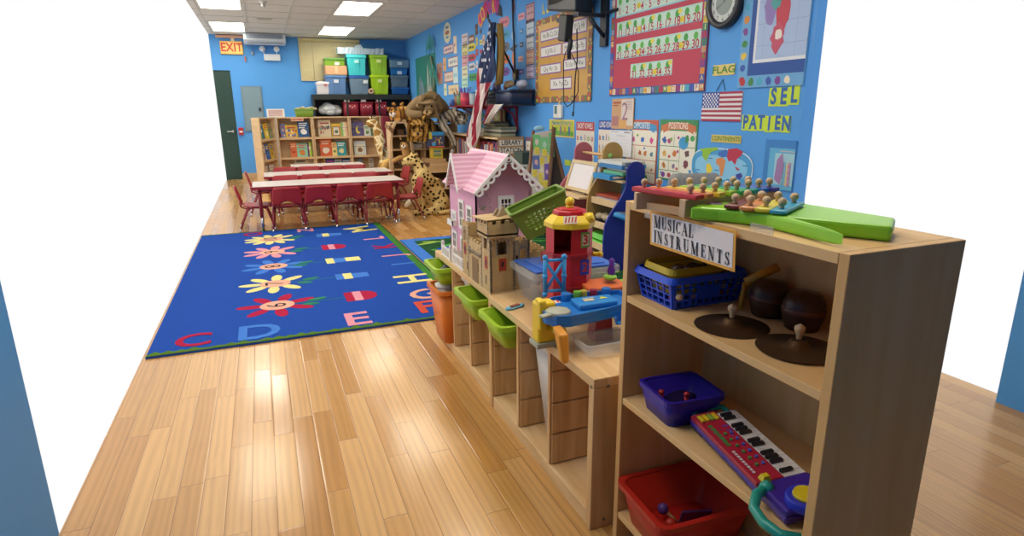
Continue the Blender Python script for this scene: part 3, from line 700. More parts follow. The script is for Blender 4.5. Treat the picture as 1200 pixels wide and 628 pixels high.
# totes on top
def tote(a, b, yt, yb, z0, c, lid, label, depth=.36, taper=.16, lidh=.045, panel=True, lab=None, yo=0.0):
    Y0 = YS+.02+yo; X0, X1 = ony(a, yt, Y0).x, ony(b, yt, Y0).x; z1 = ony(a, yt, Y0).z
    if z0 is None: z0 = ony(a, yb, Y0).z
    mm = mat(c, .4, var=.04)
    t = thing('storage_tote', ((X0+X1)/2, Y0+depth/2, z0), label, 'storage tote', 'plastic totes on top of the black shelf')
    w = X1-X0; ins = w*taper/2; e = .012
    mb = MB(); zb = z1-lidh
    mb.hexa([(X0+ins, Y0+.04, z0), (X1-ins, Y0+.04, z0), (X1-ins, Y0+depth-.03, z0), (X0+ins, Y0+depth-.03, z0)],
            [(X0+e, Y0+e, zb), (X1-e, Y0+e, zb), (X1-e, Y0+depth-e, zb), (X0+e, Y0+depth-e, zb)])
    if panel:
        # raised end panel and ribs on the front face
        cx = (X0+X1)/2
        for (u0, u1) in ((-.16, .16),):
            mb.hexa([(cx+u0*w, Y0+.034, z0+.02), (cx+u1*w, Y0+.034, z0+.02), (cx+u1*w, Y0+.05, z0+.02), (cx+u0*w, Y0+.05, z0+.02)],
                    [(cx+u0*w, Y0+.0, zb-.03), (cx+u1*w, Y0+.0, zb-.03), (cx+u1*w, Y0+.02, zb-.03), (cx+u0*w, Y0+.02, zb-.03)])
    mb.build('body', mm, t, bevel=.012)
    mb = MB(); mb.box((X0, Y0, zb), (X1, Y0+depth, z1)); mb.box((X0+.03, Y0+.03, z1), (X1-.03, Y0+depth-.03, z1+.008)); mb.build('lid', mat(lid, .4, var=.04), t, bevel=.01)
    if lab:
        s = Sheet(((X0+X1)/2-.045+lab[1]*w, Y0-.006, zb-.10), (1, 0, 0), (0, .0, 1), .09, .06, lab[0], .003); s.build('label_card', t)
    return t, z1+.008, (X0, X1)
e = .001
t, za, r_ = tote(370.7, 385.5, 95.8, 110.2, zt+e, '#e0dde0', '#e6e3e4', 'small white box at the left end of the black shelf top', .3, .06, panel=False)
s = Sheet((r_[0]+.13, YS+.03, zt+.15), (1, 0, 0), (0, 0, 1), .08, .08, None, .002); s.ell(.04, .04, .035, .035, '#d06a78', 1, 14); s.build('pink_sticker', t)
t, zb_, _ = tote(380.8, 405.9, 88, 110, zt+e, '#5f86b8', '#5680b4', 'dusty blue tote under the cardboard box on the black shelf', yo=.0, lab=('#ccd6e0', 0))
X0, X1 = q(381.5, 80).x, q(406.6, 80).x; z1 = q(390, 76.8).z
t = thing('cardboard_box', ((X0+X1)/2, YS+.2, zb_), 'brown cardboard box stacked on the dusty blue tote', 'box')
mb = MB(); mb.box((X0, YS+.02, zb_+e), (X1, YS+.34, z1)); mb.build('body', mat('#c99f79', .8), t, bevel=.003)
mb = MB(); mb.box(((X0+X1)/2-.03, YS+.017, zb_+.03), ((X0+X1)/2+.03, YS+.02, z1)); mb.build('tape', mat('#ddb78f', .4), t)
tote(379.3, 404.4, 67.9, 76.8, z1+e, '#7fb03a', '#4e8a3a', 'small green tote with dark green lid on top of the cardboard box', .32, .08, .03, False, lab=('#c3c9c4', .1))
t, zc, _ = tote(408.7, 432.4, 88.7, 110.2, zt+e, '#6f8aa0', '#2f62b0', 'grey tote with blue lid under the turquoise tote', lab=('#d3dcdc', .3))
t, zd, _ = tote(405.6, 428.8, 63.6, 88.7, zc+e, '#45c8cf', '#4fd6dc', 'tall turquoise tote stacked on the grey one', lab=('#a8e4e2', 0), lidh=.06)
t, ze, _ = tote(433.8, 455.7, 87.7, 110.6, zt+e, '#a5cf1f', '#b2dc2a', 'lime green tote, lower one of the pair', lab=('#dbe8a0', 0))
t, zf, _ = tote(433, 453.9, 64.3, 88, ze+e, '#98c837', '#a4d242', 'lime green tote, upper one of the pair', lab=('#dbe8a0', 0))
t, zg, _ = tote(458.9, 479.7, 102.7, 111, zt+e, '#1f5fa8', '#2467b4', 'shallow blue tote at the bottom of the stack in the corner', .36, .1, .03, False)
t, zh, _ = tote(457.5, 478.7, 88.3, 102.7, zg+e, '#5c7486', '#5a7284', 'slate grey tote in the corner stack above the shallow blue one')
t, zi, _ = tote(457.5, 478, 79.7, 88, zh+e, '#1f74bc', '#2a62a0', 'bright blue shallow tote in the corner stack, second from the top', .36, .1, .02, False, lab=('#c8dce8', 0))
tote(456, 480, 68.6, 79.7, zi+e, '#6a8ea6', '#2c5f94', 'smoky clear tote with blue lid at the top of the corner stack', .36, .08, .02, False, lab=('#c8dce8', 0))
mb = MB(); M = Matrix.Translation((q(435.6, 108.5).x, YS+.08, zt+.062)) @ Matrix.Rotation(PI/2, 4, 'X')
mb.lathe([(.02, -.04), (.06, -.04), (.06, .04), (.02, .04), (.02, -.04)], 20, M); o = mb.build('tape_roll', mat('#caa68a', .5)); tag(o, 'roll of brown tape on edge between the grey and lime totes', 'tape')
mb = MB(); X0, X1 = q(396, 60).x, q(450, 60).x; zz = max(zd, zf)
zpk = zz+.002
vs = []
nx = 22
rows = []
for j, (yy, zz2) in enumerate(((.03, 0), (.03, .11), (.3, .12), (.3, .0))):
    rows.append([mb.b.verts.new((X0+(X1-X0)*i/nx, YS+yy+.012*rg.random(), zpk+zz2+(.02*rg.random() if zz2 else 0)+(.06 if zz2 and 8 < i < 12 else 0))) for i in range(nx+1)])
for j in range(4):
    A, B = rows[j], rows[(j+1) % 4]
    for i in range(nx): mb.b.faces.new((A[i], A[i+1], B[i+1], B[i]))
mb.b.faces.new([r[0] for r in rows]); mb.b.faces.new([r[-1] for r in rows])
o = mb.build('plastic_wrapped_pack', mat('#a9bfd0', .2, var=.25, scale=30, bump=.8)); tag(o, 'long clear plastic wrapped pack lying across the turquoise and lime totes', 'package')
# ================================================================ PLUSH ANIMALS, ARCH, WOODEN SHELVES
def skin(name, nodes, edges, m, parent=None, sub=2, T=None):
    """one continuous body grown round a skeleton. nodes: [(x,y,z,rx[,ry])]"""
    T = T or Matrix.Identity(4)
    me = bpy.data.meshes.new(name)
    me.from_pydata([tuple(T @ Vector(n[:3])) for n in nodes], edges, [])
    o = bpy.data.objects.new(name, me); COL.objects.link(o)
    md = o.modifiers.new('skin', 'SKIN'); md.use_smooth_shade = True; md.branch_smoothing = .6
    sv = me.skin_vertices[0].data
    for i, n in enumerate(nodes):
        sv[i].radius = (n[3], n[4] if len(n) > 4 else n[3]); sv[i].use_root = (i == 0)
    sb = o.modifiers.new('sub', 'SUBSURF'); sb.levels = sub; sb.render_levels = sub
    dg = bpy.context.evaluated_depsgraph_get(); dg.update()
    ev = bpy.data.meshes.new_from_object(o.evaluated_get(dg))
    bpy.data.objects.remove(o); bpy.data.meshes.remove(me)
    ev.name = name; ev.materials.clear(); ev.materials.append(m)
    for p in ev.polygons: p.use_smooth = True; p.material_index = 0
    o = bpy.data.objects.new(name, ev); COL.objects.link(o)
    if parent:
        ev.transform(world(parent).inverted()); o.parent = parent
    return o
def vor_mat(name, scale, stops, feature='F1', rough=.9, warp=0, coords=(1, 1, 1), smooth=None):
    def tex(nt, s):
        v = mapping(nt, s, coords)
        if warp:
            n = nt.nodes.new('ShaderNodeTexNoise'); n.inputs['Scale'].default_value = scale*.6; nt.links.new(v, n.inputs['Vector'])
            a = nt.nodes.new('ShaderNodeVectorMath'); a.operation = 'MULTIPLY_ADD'; nt.links.new(n.outputs['Color'], a.inputs[0]); a.inputs[1].default_value = (warp,)*3; nt.links.new(v, a.inputs[2]); v = a.outputs[0]
        t = nt.nodes.new('ShaderNodeTexVoronoi'); t.feature = feature; t.inputs['Scale'].default_value = scale
        nt.links.new(v, t.inputs['Vector']); return t.outputs['Distance']
    return ramp_mat(name, tex, stops, rough, spec=.15)
def wave_mat(name, scale, dist, stops, rot=(0, 0, 0)):
    def tex(nt, s):
        v = mapping(nt, s, (1, 1, 1), rot)
        t = nt.nodes.new('ShaderNodeTexWave'); t.inputs['Scale'].default_value = scale; t.inputs['Distortion'].default_value = dist; t.inputs['Detail'].default_value = 3; t.inputs['Detail Scale'].default_value = 1.6
        nt.links.new(v, t.inputs['Vector']); return t.outputs['Fac']
    return ramp_mat(name, tex, stops, .9, spec=.15)
FURB = lambda c, v=.2: mat(c, .95, var=v, scale=45, bump=.5, spec=.1)
GIR = vor_mat('giraffe_coat', 9, [(.0, '#efe0b4'), (.09, '#efe0b4'), (.14, '#b08444'), (1, '#8a5f2a')], 'DISTANCE_TO_EDGE', warp=.02)
LEO = vor_mat('spotted_cat_coat', 19, [(.0, '#2b2119'), (.31, '#33261b'), (.38, '#d8b873'), (1, '#e2c88a')], 'F1', warp=.03)
TIG = wave_mat('tiger_coat', 4.5, 4, [(.0, '#4a3626'), (.10, '#6a4c2c'), (.2, '#c98f4a'), (1, '#d9a254')])
DTIG = wave_mat('dark_tiger_coat', 5, 5, [(.0, '#4b3822'), (.15, '#6a4f2a'), (.32, '#a8803f'), (1, '#c09548')])
WTI = wave_mat('white_tiger_coat', 5, 5, [(.0, '#5a564f'), (.18, '#7d776d'), (.32, '#b9ae9a'), (1, '#c9bfab')], (0, .5, .3))
EYE = mat('#15110e', .1); NOSE = mat('#3a2a24', .5); CREAM = FURB('#e6dcc2', .1)
def ball_part(name, c, r, m, parent, sc=(1, 1, 1), M=None):
    mb = MB(); mb.ball(c, r, sc, 14, M); return mb.build(name, m, parent)
def cone_ear(c, r, m, parent, d=(0, 0, 1), inner=None):
    mb = MB(); q_ = Vector(d).normalized().to_track_quat('Z', 'Y').to_matrix().to_4x4()
    mb.lathe([(r, 0), (r*.95, r*.5), (r*.6, r*1.1), (.002, r*1.45)], 12, Matrix.Translation(Vector(c)) @ q_ @ Matrix.Diagonal((1, .5, 1, 1))); return mb.build('ear', m, parent)
# --- giraffe: sits behind the middle table
Y = 10.5; P = lambda x, y_, dy=0: tuple(ony(x, y_, Y+dy))
g = thing('plush_giraffe', (P(447, 196)[0], Y, 0), 'tall plush giraffe with brown patches standing in front of the right bookcase', 'plush giraffe')
def nd(px, py, r, dy=0, ry=None):
    v = P(px, py, dy); return (*v, r, ry or r)
cx = P(449, 190)[0]
nodes = [(cx, Y, .50, .22), (cx-.02, Y, .64, .18), nd(447, 181, .14), nd(446, 170, .115), nd(444, 158, .09), nd(441.5, 149, .078), nd(438.5, 143, .075), nd(434, 144, .08), nd(430, 147.5, .055),
         (cx+.16, Y+.25, .50, .17), (cx+.2, Y+.45, .48, .15),
         (cx-.1, Y-.05, .3, .05), (cx-.1, Y-.05, .04, .04), (cx+.1, Y-.05, .3, .05), (cx+.1, Y-.05, .04, .04), (cx+.12, Y+.5, .28, .05), (cx+.12, Y+.5, .04, .04), (cx+.3, Y+.5, .28, .05), (cx+.3, Y+.5, .04, .04)]
ed = [(0, 1), (1, 2), (2, 3), (3, 4), (4, 5), (5, 6), (6, 7), (7, 8), (0, 9), (9, 10), (0, 11), (11, 12), (0, 13), (13, 14), (10, 15), (15, 16), (10, 17), (17, 18)]
skin('body', nodes, ed, GIR, g)
a = P(438, 138.5); cone_ear(a, .03, GIR, g, (.7, 0, .6)); cone_ear((a[0]-.05, a[1], a[2]), .03, GIR, g, (-.5, 0, .8))
for dx in (-.02, .03):
    mb = MB(); mb.cyl((P(436.5, 139)[0]+dx, Y, P(436, 140)[2]), (P(436.5, 139)[0]+dx, Y, P(436, 136)[2]), .01); mb.ball((P(436.5, 139)[0]+dx, Y, P(436, 135.7)[2]), .018); mb.build('horn', NOSE, g)
ball_part('eye', (P(434, 142)[0], Y-.055, P(434, 142)[2]), .012, EYE, g)
mb = MB(); mb.tube([(P(439, 139)[0]+.03, Y+.02, P(439, 139)[2]), P(443.5, 147, .06), P(446, 158, .07), P(448.5, 172, .09)], [.02, .02, .02, .02], 6); mb.build('mane', mat('#8a6a3a', .95), g)
# --- big sitting spotted cat
Y = 7.8
g = thing('plush_spotted_cat', (1.95, 7.8, 0), 'life size plush spotted cat sitting upright on the floor right of the tables', 'plush leopard')
N = [nd(508, 226, .155), nd(500, 209, .145), nd(493, 198, .11), nd(487.5, 189, .085), nd(480, 187.5, .085), nd(474, 190.5, .055), nd(470.5, 191.5, .034),
     nd(515, 238, .15), (2.11, 7.70, .10, .12),
     nd(490, 207, .085, -.10), nd(489, 222, .062, -.12), nd(489.5, 238, .05, -.12), (1.80, 7.66, .04, .045), (1.71, 7.62, .032, .036),
     nd(496, 207, .08, .10), nd(497, 224, .06, .12), nd(497, 238, .045, .12), (1.90, 7.90, .035, .04), (1.82, 7.88, .03, .034),
     (2.02, 7.62, .055, .065), (1.88, 7.60, .04, .045), (1.78, 7.58, .03, .036),
     (2.28, 7.85, .05, .05), (2.30, 7.70, .035, .035), (2.16, 7.56, .035, .032), (1.98, 7.52, .03, .028)]
E_ = [(0, 1), (1, 2), (2, 3), (3, 4), (4, 5), (5, 6), (0, 7), (7, 8), (1, 9), (9, 10), (10, 11), (11, 12), (12, 13), (1, 14), (14, 15), (15, 16), (16, 17), (17, 18), (8, 19), (19, 20), (20, 21), (7, 22), (22, 23), (23, 24), (24, 25)]
skin('body', N, E_, LEO, g)
a = P(484.5, 182.5); cone_ear((a[0]+.02, Y-.05, a[2]), .032, LEO, g, (.2, -.3, .9)); cone_ear((a[0]-.0, Y+.07, a[2]), .032, LEO, g, (.1, .3, .9))
a = P(477.5, 186.5); ball_part('eye', (a[0]-.01, Y-.068, a[2]), .013, EYE, g)
a = P(470, 190.8); ball_part('nose', (a[0]-.022, Y, a[2]), .016, NOSE, g)
a = P(472.5, 193.3); mb = MB(); mb.tube([(a[0]-.035, Y-.01, a[2]+.004), (a[0], Y-.045, a[2]-.004), (a[0]+.03, Y-.055, a[2]+.012)], .006, 6); mb.build('mouth', NOSE, g)
# cream chest patch
# --- cream curled tail of another plush, reaching the floor left of the cat
mb = MB(); Y = 8.25
mb.tube([P(487, 222), P(485, 230), P(482, 236), P(478, 240), P(474.5, 241.5)], [.03, .05, .052, .045, .02], 10)
o = mb.build('plush_tail', CREAM); tag(o, 'thick cream plush tail curling down to the floor behind the spotted cat', 'plush toy')
# --- wooden shelves behind
SHW = MAPLE
def shelf_unit(x0, x1, y0, y1, zs, label, H, cols=()):
    t = thing('wooden_shelf_unit', ((x0+x1)/2, (y0+y1)/2, 0), label, 'shelf')
    for x in (x0, x1-.025): mb = MB(); mb.box((x, y0, 0), (x+.025, y1, H)); mb.build('side_panel', SHW, t, bevel=.002)
    for x in cols: mb = MB(); mb.box((x, y0+.01, zs[0]), (x+.02, y1-.02, H-.02)); mb.build('divider', SHW, t)
    mb = MB(); mb.box((x0+.025, y1-.015, .03), (x1-.025, y1, H-.02)); mb.build('back_panel', mat('#8c7657', .7), t)
    for z in zs: mb = MB(); mb.box((x0+.025, y0, z-.022), (x1-.025, y1-.015, z)); mb.build('shelf', SHW, t, bevel=.002)
    mb = MB(); mb.box((x0, y0-.005, H), (x1, y1, H+.022)); mb.build('top_board', SHW, t, bevel=.002)
    return t
shelf_unit(1.80, 2.86, 9.3, 9.62, (.10, .45, .75, .955), 'tall wooden shelf unit behind the pile of plush big cats', 1.13, (2.32,))
shelf_unit(2.06, 2.62, 8.5, 8.9, (.06, .225), 'low wooden shelf with wooden boxes on top behind the spotted cat', .45)
# plywood curved rocker side
mb = MB(); pts = [(0, 0), (.25, 0), (.25, .40)]+[(.25-.0-.25*math.sin(t), .14+.26*math.cos(t)) for t in [PI/2*i/8 for i in range(1, 9)]]
v0 = ony(465, 228, 8.95)
M = Matrix.Translation((v0.x, 8.97, .02)) @ Matrix(((1, 0, 0, 0), (0, 0, -1, 0), (0, 1, 0, 0), (0, 0, 0, 1)))
mb.prism(pts, .03, M); mb.prism([(0, 0), (.25, 0), (.25, .05), (0, .05)], .35, Matrix.Translation((v0.x, 9.29, .0)) @ Matrix(((1, 0, 0, 0), (0, 0, -1, 0), (0, 1, 0, 0), (0, 0, 0, 1))))
o = mb.build('plywood_rocker_panel', MAPLE, bevel=.003); tag(o, 'curved plywood panel standing on the floor behind the spotted cat', 'panel')
# arch
Y = 9.0
g = thing('wooden_arch', (P(470, 230)[0], Y, 0), 'bent light wood arch frame with plush cats draped over its top', 'wooden arch')
pl = [P(457.5, 232), P(457.5, 190), P(457.8, 165), P(459.5, 151), P(463, 143.5), P(468.5, 139.5), P(474, 141.5), P(478, 150), P(481, 163), P(484, 180), P(486.5, 200), P(488, 215), P(489, 231)]
pl[0] = (pl[1][0], Y, .0); pl[-1] = (pl[-1][0], Y, 0)
def strap(pl, w, th, yo):
    mb = MB(); n = len(pl); prev = None
    for i in range(n-1):
        a, b = Vector(pl[i]), Vector(pl[i+1]); d = (b-a).normalized(); nn = Vector((-d.z, 0, d.x))*th/2
        ii = Vector(pl[max(i-1, 0)]); jj = Vector(pl[min(i+2, n-1)])
        d0 = (b-ii).normalized(); d1 = (jj-a).normalized()
        n0 = Vector((-d0.z, 0, d0.x))*th/2; n1 = Vector((-d1.z, 0, d1.x))*th/2; y = Vector((0, w/2, 0)); o_ = Vector((0, yo, 0))
        mb.hexa([a-n0-y+o_, a+n0-y+o_, a+n0+y+o_, a-n0+y+o_], [b-n1-y+o_, b+n1-y+o_, b+n1+y+o_, b-n1+y+o_])
    bmesh.ops.remove_doubles(mb.b, verts=mb.b.verts, dist=.0005)
    return mb
strap(pl, .07, .032, 0).build('arch_strip', MAPLE, g)
# clutter on the shelves behind
for (a, b, yt, yb, Yc, c, lb) in ((476, 484, 150, 157.5, 9.36, '#7a8794', 'grey box on the upper compartment of the tall wooden shelf'), (486, 495, 166.5, 171, 9.36, '#c8c4b8', 'white flat box in the tall wooden shelf, lower compartment'),
                                 (466, 474, 151, 157.5, 9.36, '#6e5340', 'brown box at the left of the tall wooden shelf'), (490, 498, 161, 165, 9.36, '#b7aca0', 'pale flat box above the white one in the tall wooden shelf')):
    A, B = ony(a, yt, Yc), ony(b, yb, Yc)
    zb = max([z for z in (.10, .45, .75, .955) if z <= B.z+.06] or [.1])+.001
    if 'above' in lb: zb = .75+.075
    h = min(max(A.z-B.z, .05), .14)
    mb = MB(); mb.box((A.x, Yc, zb), (B.x, Yc+.18, zb+h)); o = mb.build('shelf_box', mat(c, .6), bevel=.004); tag(o, lb, 'box')
# puzzle boxes: blue/orange/yellow display upright
def pbox(name, a, b, yt, yb, Yc, d, c, art, label, cat='box', z0=None, group=None):
    A, B = ony(a, yt, Yc), ony(b, yb, Yc); z = B.z if z0 is None else z0
    t = thing(name, ((A.x+B.x)/2, Yc+d/2, z), label, cat, group)
    mb = MB(); mb.box((A.x, Yc, z), (B.x, Yc+d, A.z)); mb.build('carton', mat(c, .5), t, bevel=.003)
    s = Sheet((A.x+.004, Yc-.0005, z+.004), (1, 0, 0), (0, 0, 1), B.x-A.x-.008, A.z-z-.008, c, .001); art(s, s.w, s.h); s.build('front_print', t)
    return A.z
def A_puz(s, w, h):
    s.rect(0, h*.78, w, h, '#2f8ec9', 1); s.rect(0, h*.55, w*.2, h*.98, '#d6c23a', 2); s.rect(w*.1, h*.1, w*.95, h*.7, '#3c4668', 1)
    for i in range(14): s.ell(w*(.15+.75*rb.random()), h*(.16+.48*rb.random()), w*.05, h*.05, ('#d8b23a', '#c9563a', '#4e9a52', '#e0c87a')[i % 4], 2+i % 2, 8)
    s.ell(w*.3, h*.22, w*.13, h*.13, '#4aa0dc', 5); s.rect(0, 0, w, h*.07, '#dd6a3a', 5)
def A_low(s, w, h):
    s.rect(w*.1, h*.15, w*.9, h*.85, '#7f9a4a', 1); s.rect(w*.2, h*.35, w*.8, h*.7, '#3a62a0', 2)
    for i in range(6): s.ell(w*(.2+.12*i), h*.5, w*.04, h*.14, '#d8c05a', 3, 8)
zt_ = .473
za = pbox('toy_box', 478, 484.6, 193, 201.5, 8.56, .2, '#b0604a', A_low, 'small orange printed box left of the wooden boxes on the low shelf', z0=zt_) if False else 0
A = ony(502, 186.5, 8.58); B = ony(526, 201, 8.58)
hh = (A.z-zt_)
zz = zt_
for k, (f0, f1, hk, c) in enumerate(((0, 1, .36, '#cba877'), (.06, .98, .34, '#d2b081'), (-.1, .86, .30, '#c6a372'))):
    x0, x1 = A.x+(B.x-A.x)*f0, A.x+(B.x-A.x)*f1; h = hh*hk
    t = thing('wooden_box', ((x0+x1)/2, 8.7, zz), 'flat light wooden box, %s of three stacked on the low shelf' % ('bottom', 'middle', 'top')[k], 'box', 'stacked wooden boxes')
    mb = MB(); mb.box((x0, 8.56, zz+.001), (x1, 8.84, zz+h*.8)); mb.build('tray', mat(c, .6), t, bevel=.003)
    mb = MB(); mb.box((x0-.004, 8.556, zz+h*.8), (x1+.004, 8.844, zz+h*.98)); mb.build('lid', mat(c, .6), t, bevel=.003)
    zz += h
xw = A.x; x0 = A.x
pz = pbox('puzzle_carton', 490, 500.5, 192, 201.5, 8.62, .16, '#8a4a6a', A_low, 'small printed carton left of the wooden boxes on the low shelf', z0=zt_)
# tall printed carton stands on the boxes
zz += .002
A_, B_ = ony(504, 172.8, 8.62), ony(519, 181, 8.62)
t_ = pbox('puzzle_carton', 506, 519, 173.2, 184, 8.62, .14, '#d5b53a', A_low, 'yellow printed carton standing on the stacked wooden boxes', z0=zz)
t_ = pbox('puzzle_carton', 502, 521, 154.5, 172, 8.60, .16, '#3c4668', A_puz, 'large blue, yellow and orange puzzle carton on top of the yellow one', z0=t_+.002)
# plastic bag on the low shelf's right
mb = MB()
for i in range(9): a = P(530, 186+i*1.6); mb.ball((ony(530, 190, 8.7).x+.03*rg.random()-.02, 8.68+.05*rg.random(), .53+.026*i), .055-.003*i, (1, .8, 1), 8)
o = mb.build('clear_bag', mat('#b9b5ae', .2, var=.2, scale=20, bump=.7)); tag(o, 'clear crumpled bag standing at the right end of the low shelf', 'bag')
# --- dark basket on floor shelf & toys inside the low unit
for k, (x, c, lb) in enumerate(((2.12, '#7a6a8a', 'purple grey toy bin inside the low shelf, left'), (2.34, '#96785a', 'brown toy bin inside the low shelf, right'))):
    tub('toy_bin', x, x+.19, 8.53, 8.8, .227, .34, c, lb, 'bin', None, .1, .006)
# --- pile of plush big cats on the shelf/arch
def plush_head(c, r, m, face_dir, label, muz=CREAM, name='plush_tiger', cat='plush tiger', ears=True, body=None, mane=None, rz=0, group=None, noselen=.5):
    """head with muzzle, eyes, ears (+ body nodes grown in the same skin)"""
    c = Vector(c); f = Vector(face_dir).normalized(); up = Vector((0, 0, 1)); s_ = f.cross(up).normalized(); u = s_.cross(f)
    t = thing(name, tuple(c), label, cat, group)
    nodes = [(*c, r), (*(c+f*r*.7-u*r*.25), r*.62), (*(c+f*r*1.15-u*r*.32), r*.4)]
    ed = [(0, 1), (1, 2)]
    if body:
        prev = 0
        for chain in body:
            prev = 0
            for n in chain:
                if isinstance(n, int): prev = n+3; continue
                nodes.append(n); ed.append((prev, len(nodes)-1)); prev = len(nodes)-1
    skin('body', nodes, ed, m, t)
    mb = MB(); mb.ball(c+f*r*1.32-u*r*.36+s_*r*.2, r*.3, (1, 1, .85)); mb.ball(c+f*r*1.32-u*r*.36-s_*r*.2, r*.3, (1, 1, .85)); mb.ball(c+f*r*1.2-u*r*.62, r*.26, (1, 1, .7)); mb.build('muzzle', muz, t)
    ball_part('nose', tuple(c+f*r*1.55-u*r*.2), r*.15, NOSE, t)
    for k in (-1, 1):
        ball_part('eye', tuple(c+f*r*.98+u*r*.2+s_*k*r*.42), r*.12, EYE, t)
        if ears: cone_ear(tuple(c+u*r*.78+s_*k*r*.66), r*.34, m, t, tuple(u*.8+s_*k*.5))
    if mane:
        mb = MB(); rr_ = random.Random(4)
        for i in range(26):
            a_ = 2*PI*i/26; d = (s_*math.cos(a_)+u*math.sin(a_)); p = c+d*r*.9-f*r*.15
            mb.ball(p+d*r*.12*rr_.random()-f*r*.3, r*.42, (1, 1, 1), 8)
        mb.build('mane', mane, t)
    return t
Y = 9.0
P = lambda x, y_, dy=0: tuple(ony(x, y_, 9.0+dy))
# orange/white tiger looking left at top left
plush_head(P(467, 130), .105, TIG, (-.75, -.6, -.05), 'orange tiger plush with white cheeks looking left from the top of the arch', muz=mat('#e9e2d6', .9),
           body=[[nd(475, 133, .12, .1), nd(484, 138, .12, .15), nd(495, 141, .10, .2)]], name='plush_tiger')
# lion: big brown grey body lying, head toward lower left with foreleg stretched left
LI = FURB('#8f7858', .35); LG = FURB('#c9a873', .15)
plush_head(P(505, 123, -.25), .13, LI, (-.55, -.8, -.35), 'large brown-grey lion plush lying on top of the pile with its head hanging left', muz=LG, name='plush_lion', cat='plush lion',
           body=[[nd(512, 119, .17, .0), nd(502, 118, .17, .12), nd(492, 122, .14, .12), nd(484, 127, .1, .05), nd(479, 131.5, .07, -.1), nd(480, 134, .065, -.2), nd(490, 134.5, .06, -.28), nd(497, 134, .055, -.3)],
                 [0, nd(520, 127, .13, .05), nd(524, 136, .08, .1)]], mane=FURB('#7d6848', .4))
mb = MB(); rr_ = random.Random(9)
for i in range(90):
    a_ = rr_.random(); x = 491+26*a_; yy = 123-9*math.sin(PI*min(1, a_*1.05))+3*rr_.random(); c = Vector(P(x, yy+1.5, -.02+.2*rr_.random()))
    mb.ball(c+Vector((0, 0, .01)), .06+.015*rr_.random(), (1.2, 1, .8), 8)
o_l = [o for o in COL.objects if o.name.startswith('plush_lion')][0]
mb.build('mane', FURB('#8f7858', .3), o_l)
# dark gold tiger face below, hanging head down over the arch
plush_head(P(488, 149, -.3), .145, DTIG, (-.15, -1, -.25), 'dark gold tiger plush head hanging in the middle under the lion', muz=FURB('#c79c58', .2),
           body=[[nd(497, 143, .12, .0), nd(505, 146, .09, -.05), nd(508, 153, .06, -.12), nd(504, 158, .05, -.18)]], mane=None)
# white tiger: body to the right, long leg hanging
plush_head(P(538, 135, -.1), .10, WTI, (.2, -1, -.2), 'white tiger plush with dark stripes, one long leg hanging down, right side of the pile', muz=mat('#d8d2c6', .9), name='plush_white_tiger',
           body=[[nd(531, 134, .11, 0), nd(522, 135, .12, 0), nd(514, 139, .11, -.05), nd(518, 147, .075, -.2), nd(524, 153, .06, -.25), nd(529, 160, .05, -.25), nd(532.5, 168, .045, -.25), nd(531, 173, .045, -.28)],
                 [1, nd(541, 139, .06, -.12), nd(542, 146, .045, -.15)]])
# tiger cub sitting behind the spotted cat
P = lambda x, y_, dy=0: tuple(ony(x, y_, 8.85+dy))
plush_head(P(474.5, 168), .075, FURB('#c39a5e', .25), (-.45, -1, -.1), 'tan tiger cub plush sitting upright inside the arch behind the spotted cat', muz=mat('#ece6da', .9), name='plush_tiger_cub', cat='plush tiger',
           body=[[nd(475.5, 175, .06, .02), nd(477, 184, .085, .03), nd(478, 194, .09, .03), nd(478, 203, .07, .02), nd(470, 206, .04, -.05)], [2, nd(470, 184, .04, -.05), nd(463, 188, .035, -.08), nd(459, 189, .03, -.08)]])
# pale gold paw stretching over the table end (tan cushion-like plush)
P = lambda x, y_, dy=0: tuple(ony(x, y_, 9.35+dy))
mb = MB(); mb.tube([P(462, 188), P(457, 189), P(453, 192), P(451, 197), P(452, 204)], [.04, .06, .075, .07, .05], 10)
t = thing('plush_lioness', P(452, 205), 'sandy plush animal slumped between the giraffe and the wooden arch', 'plush toy'); mb.build('body', FURB('#d9b168', .15), t)
ball_part('paw', P(463, 187.5), .05, CREAM, t, (1.2, .8, .8))
# small brown monkey hanging left of the arch
Y = 8.75; P = lambda x, y_, dy=0: tuple(ony(x, y_, 8.9+dy))
plush_head(P(456.5, 148.5), .05, FURB('#a07c5c', .2), (-.6, -.8, 0), 'small brown plush animal clinging to the left side of the wooden arch', muz=FURB('#c7a583', .1), name='plush_monkey', cat='plush toy', ears=True,
           body=[[nd(453.5, 148, .035, .02), nd(450.5, 147, .028, .02)], [nd(459, 152, .035, .02), nd(460, 156, .03, .0)]])
# red backpack behind the giraffe
mb = MB(); v0, v1 = ony(448, 136, 10.95), ony(456.5, 165, 10.95)
mb.box((v0.x, 10.95, 0), (v1.x+.03, 11.15, v0.z))
o = mb.build('red_fabric_organizer', mat('#7c1f30', .8), bevel=.02); tag(o, 'dark red fabric organizer standing behind the arch, right of the bookcase', 'organizer')
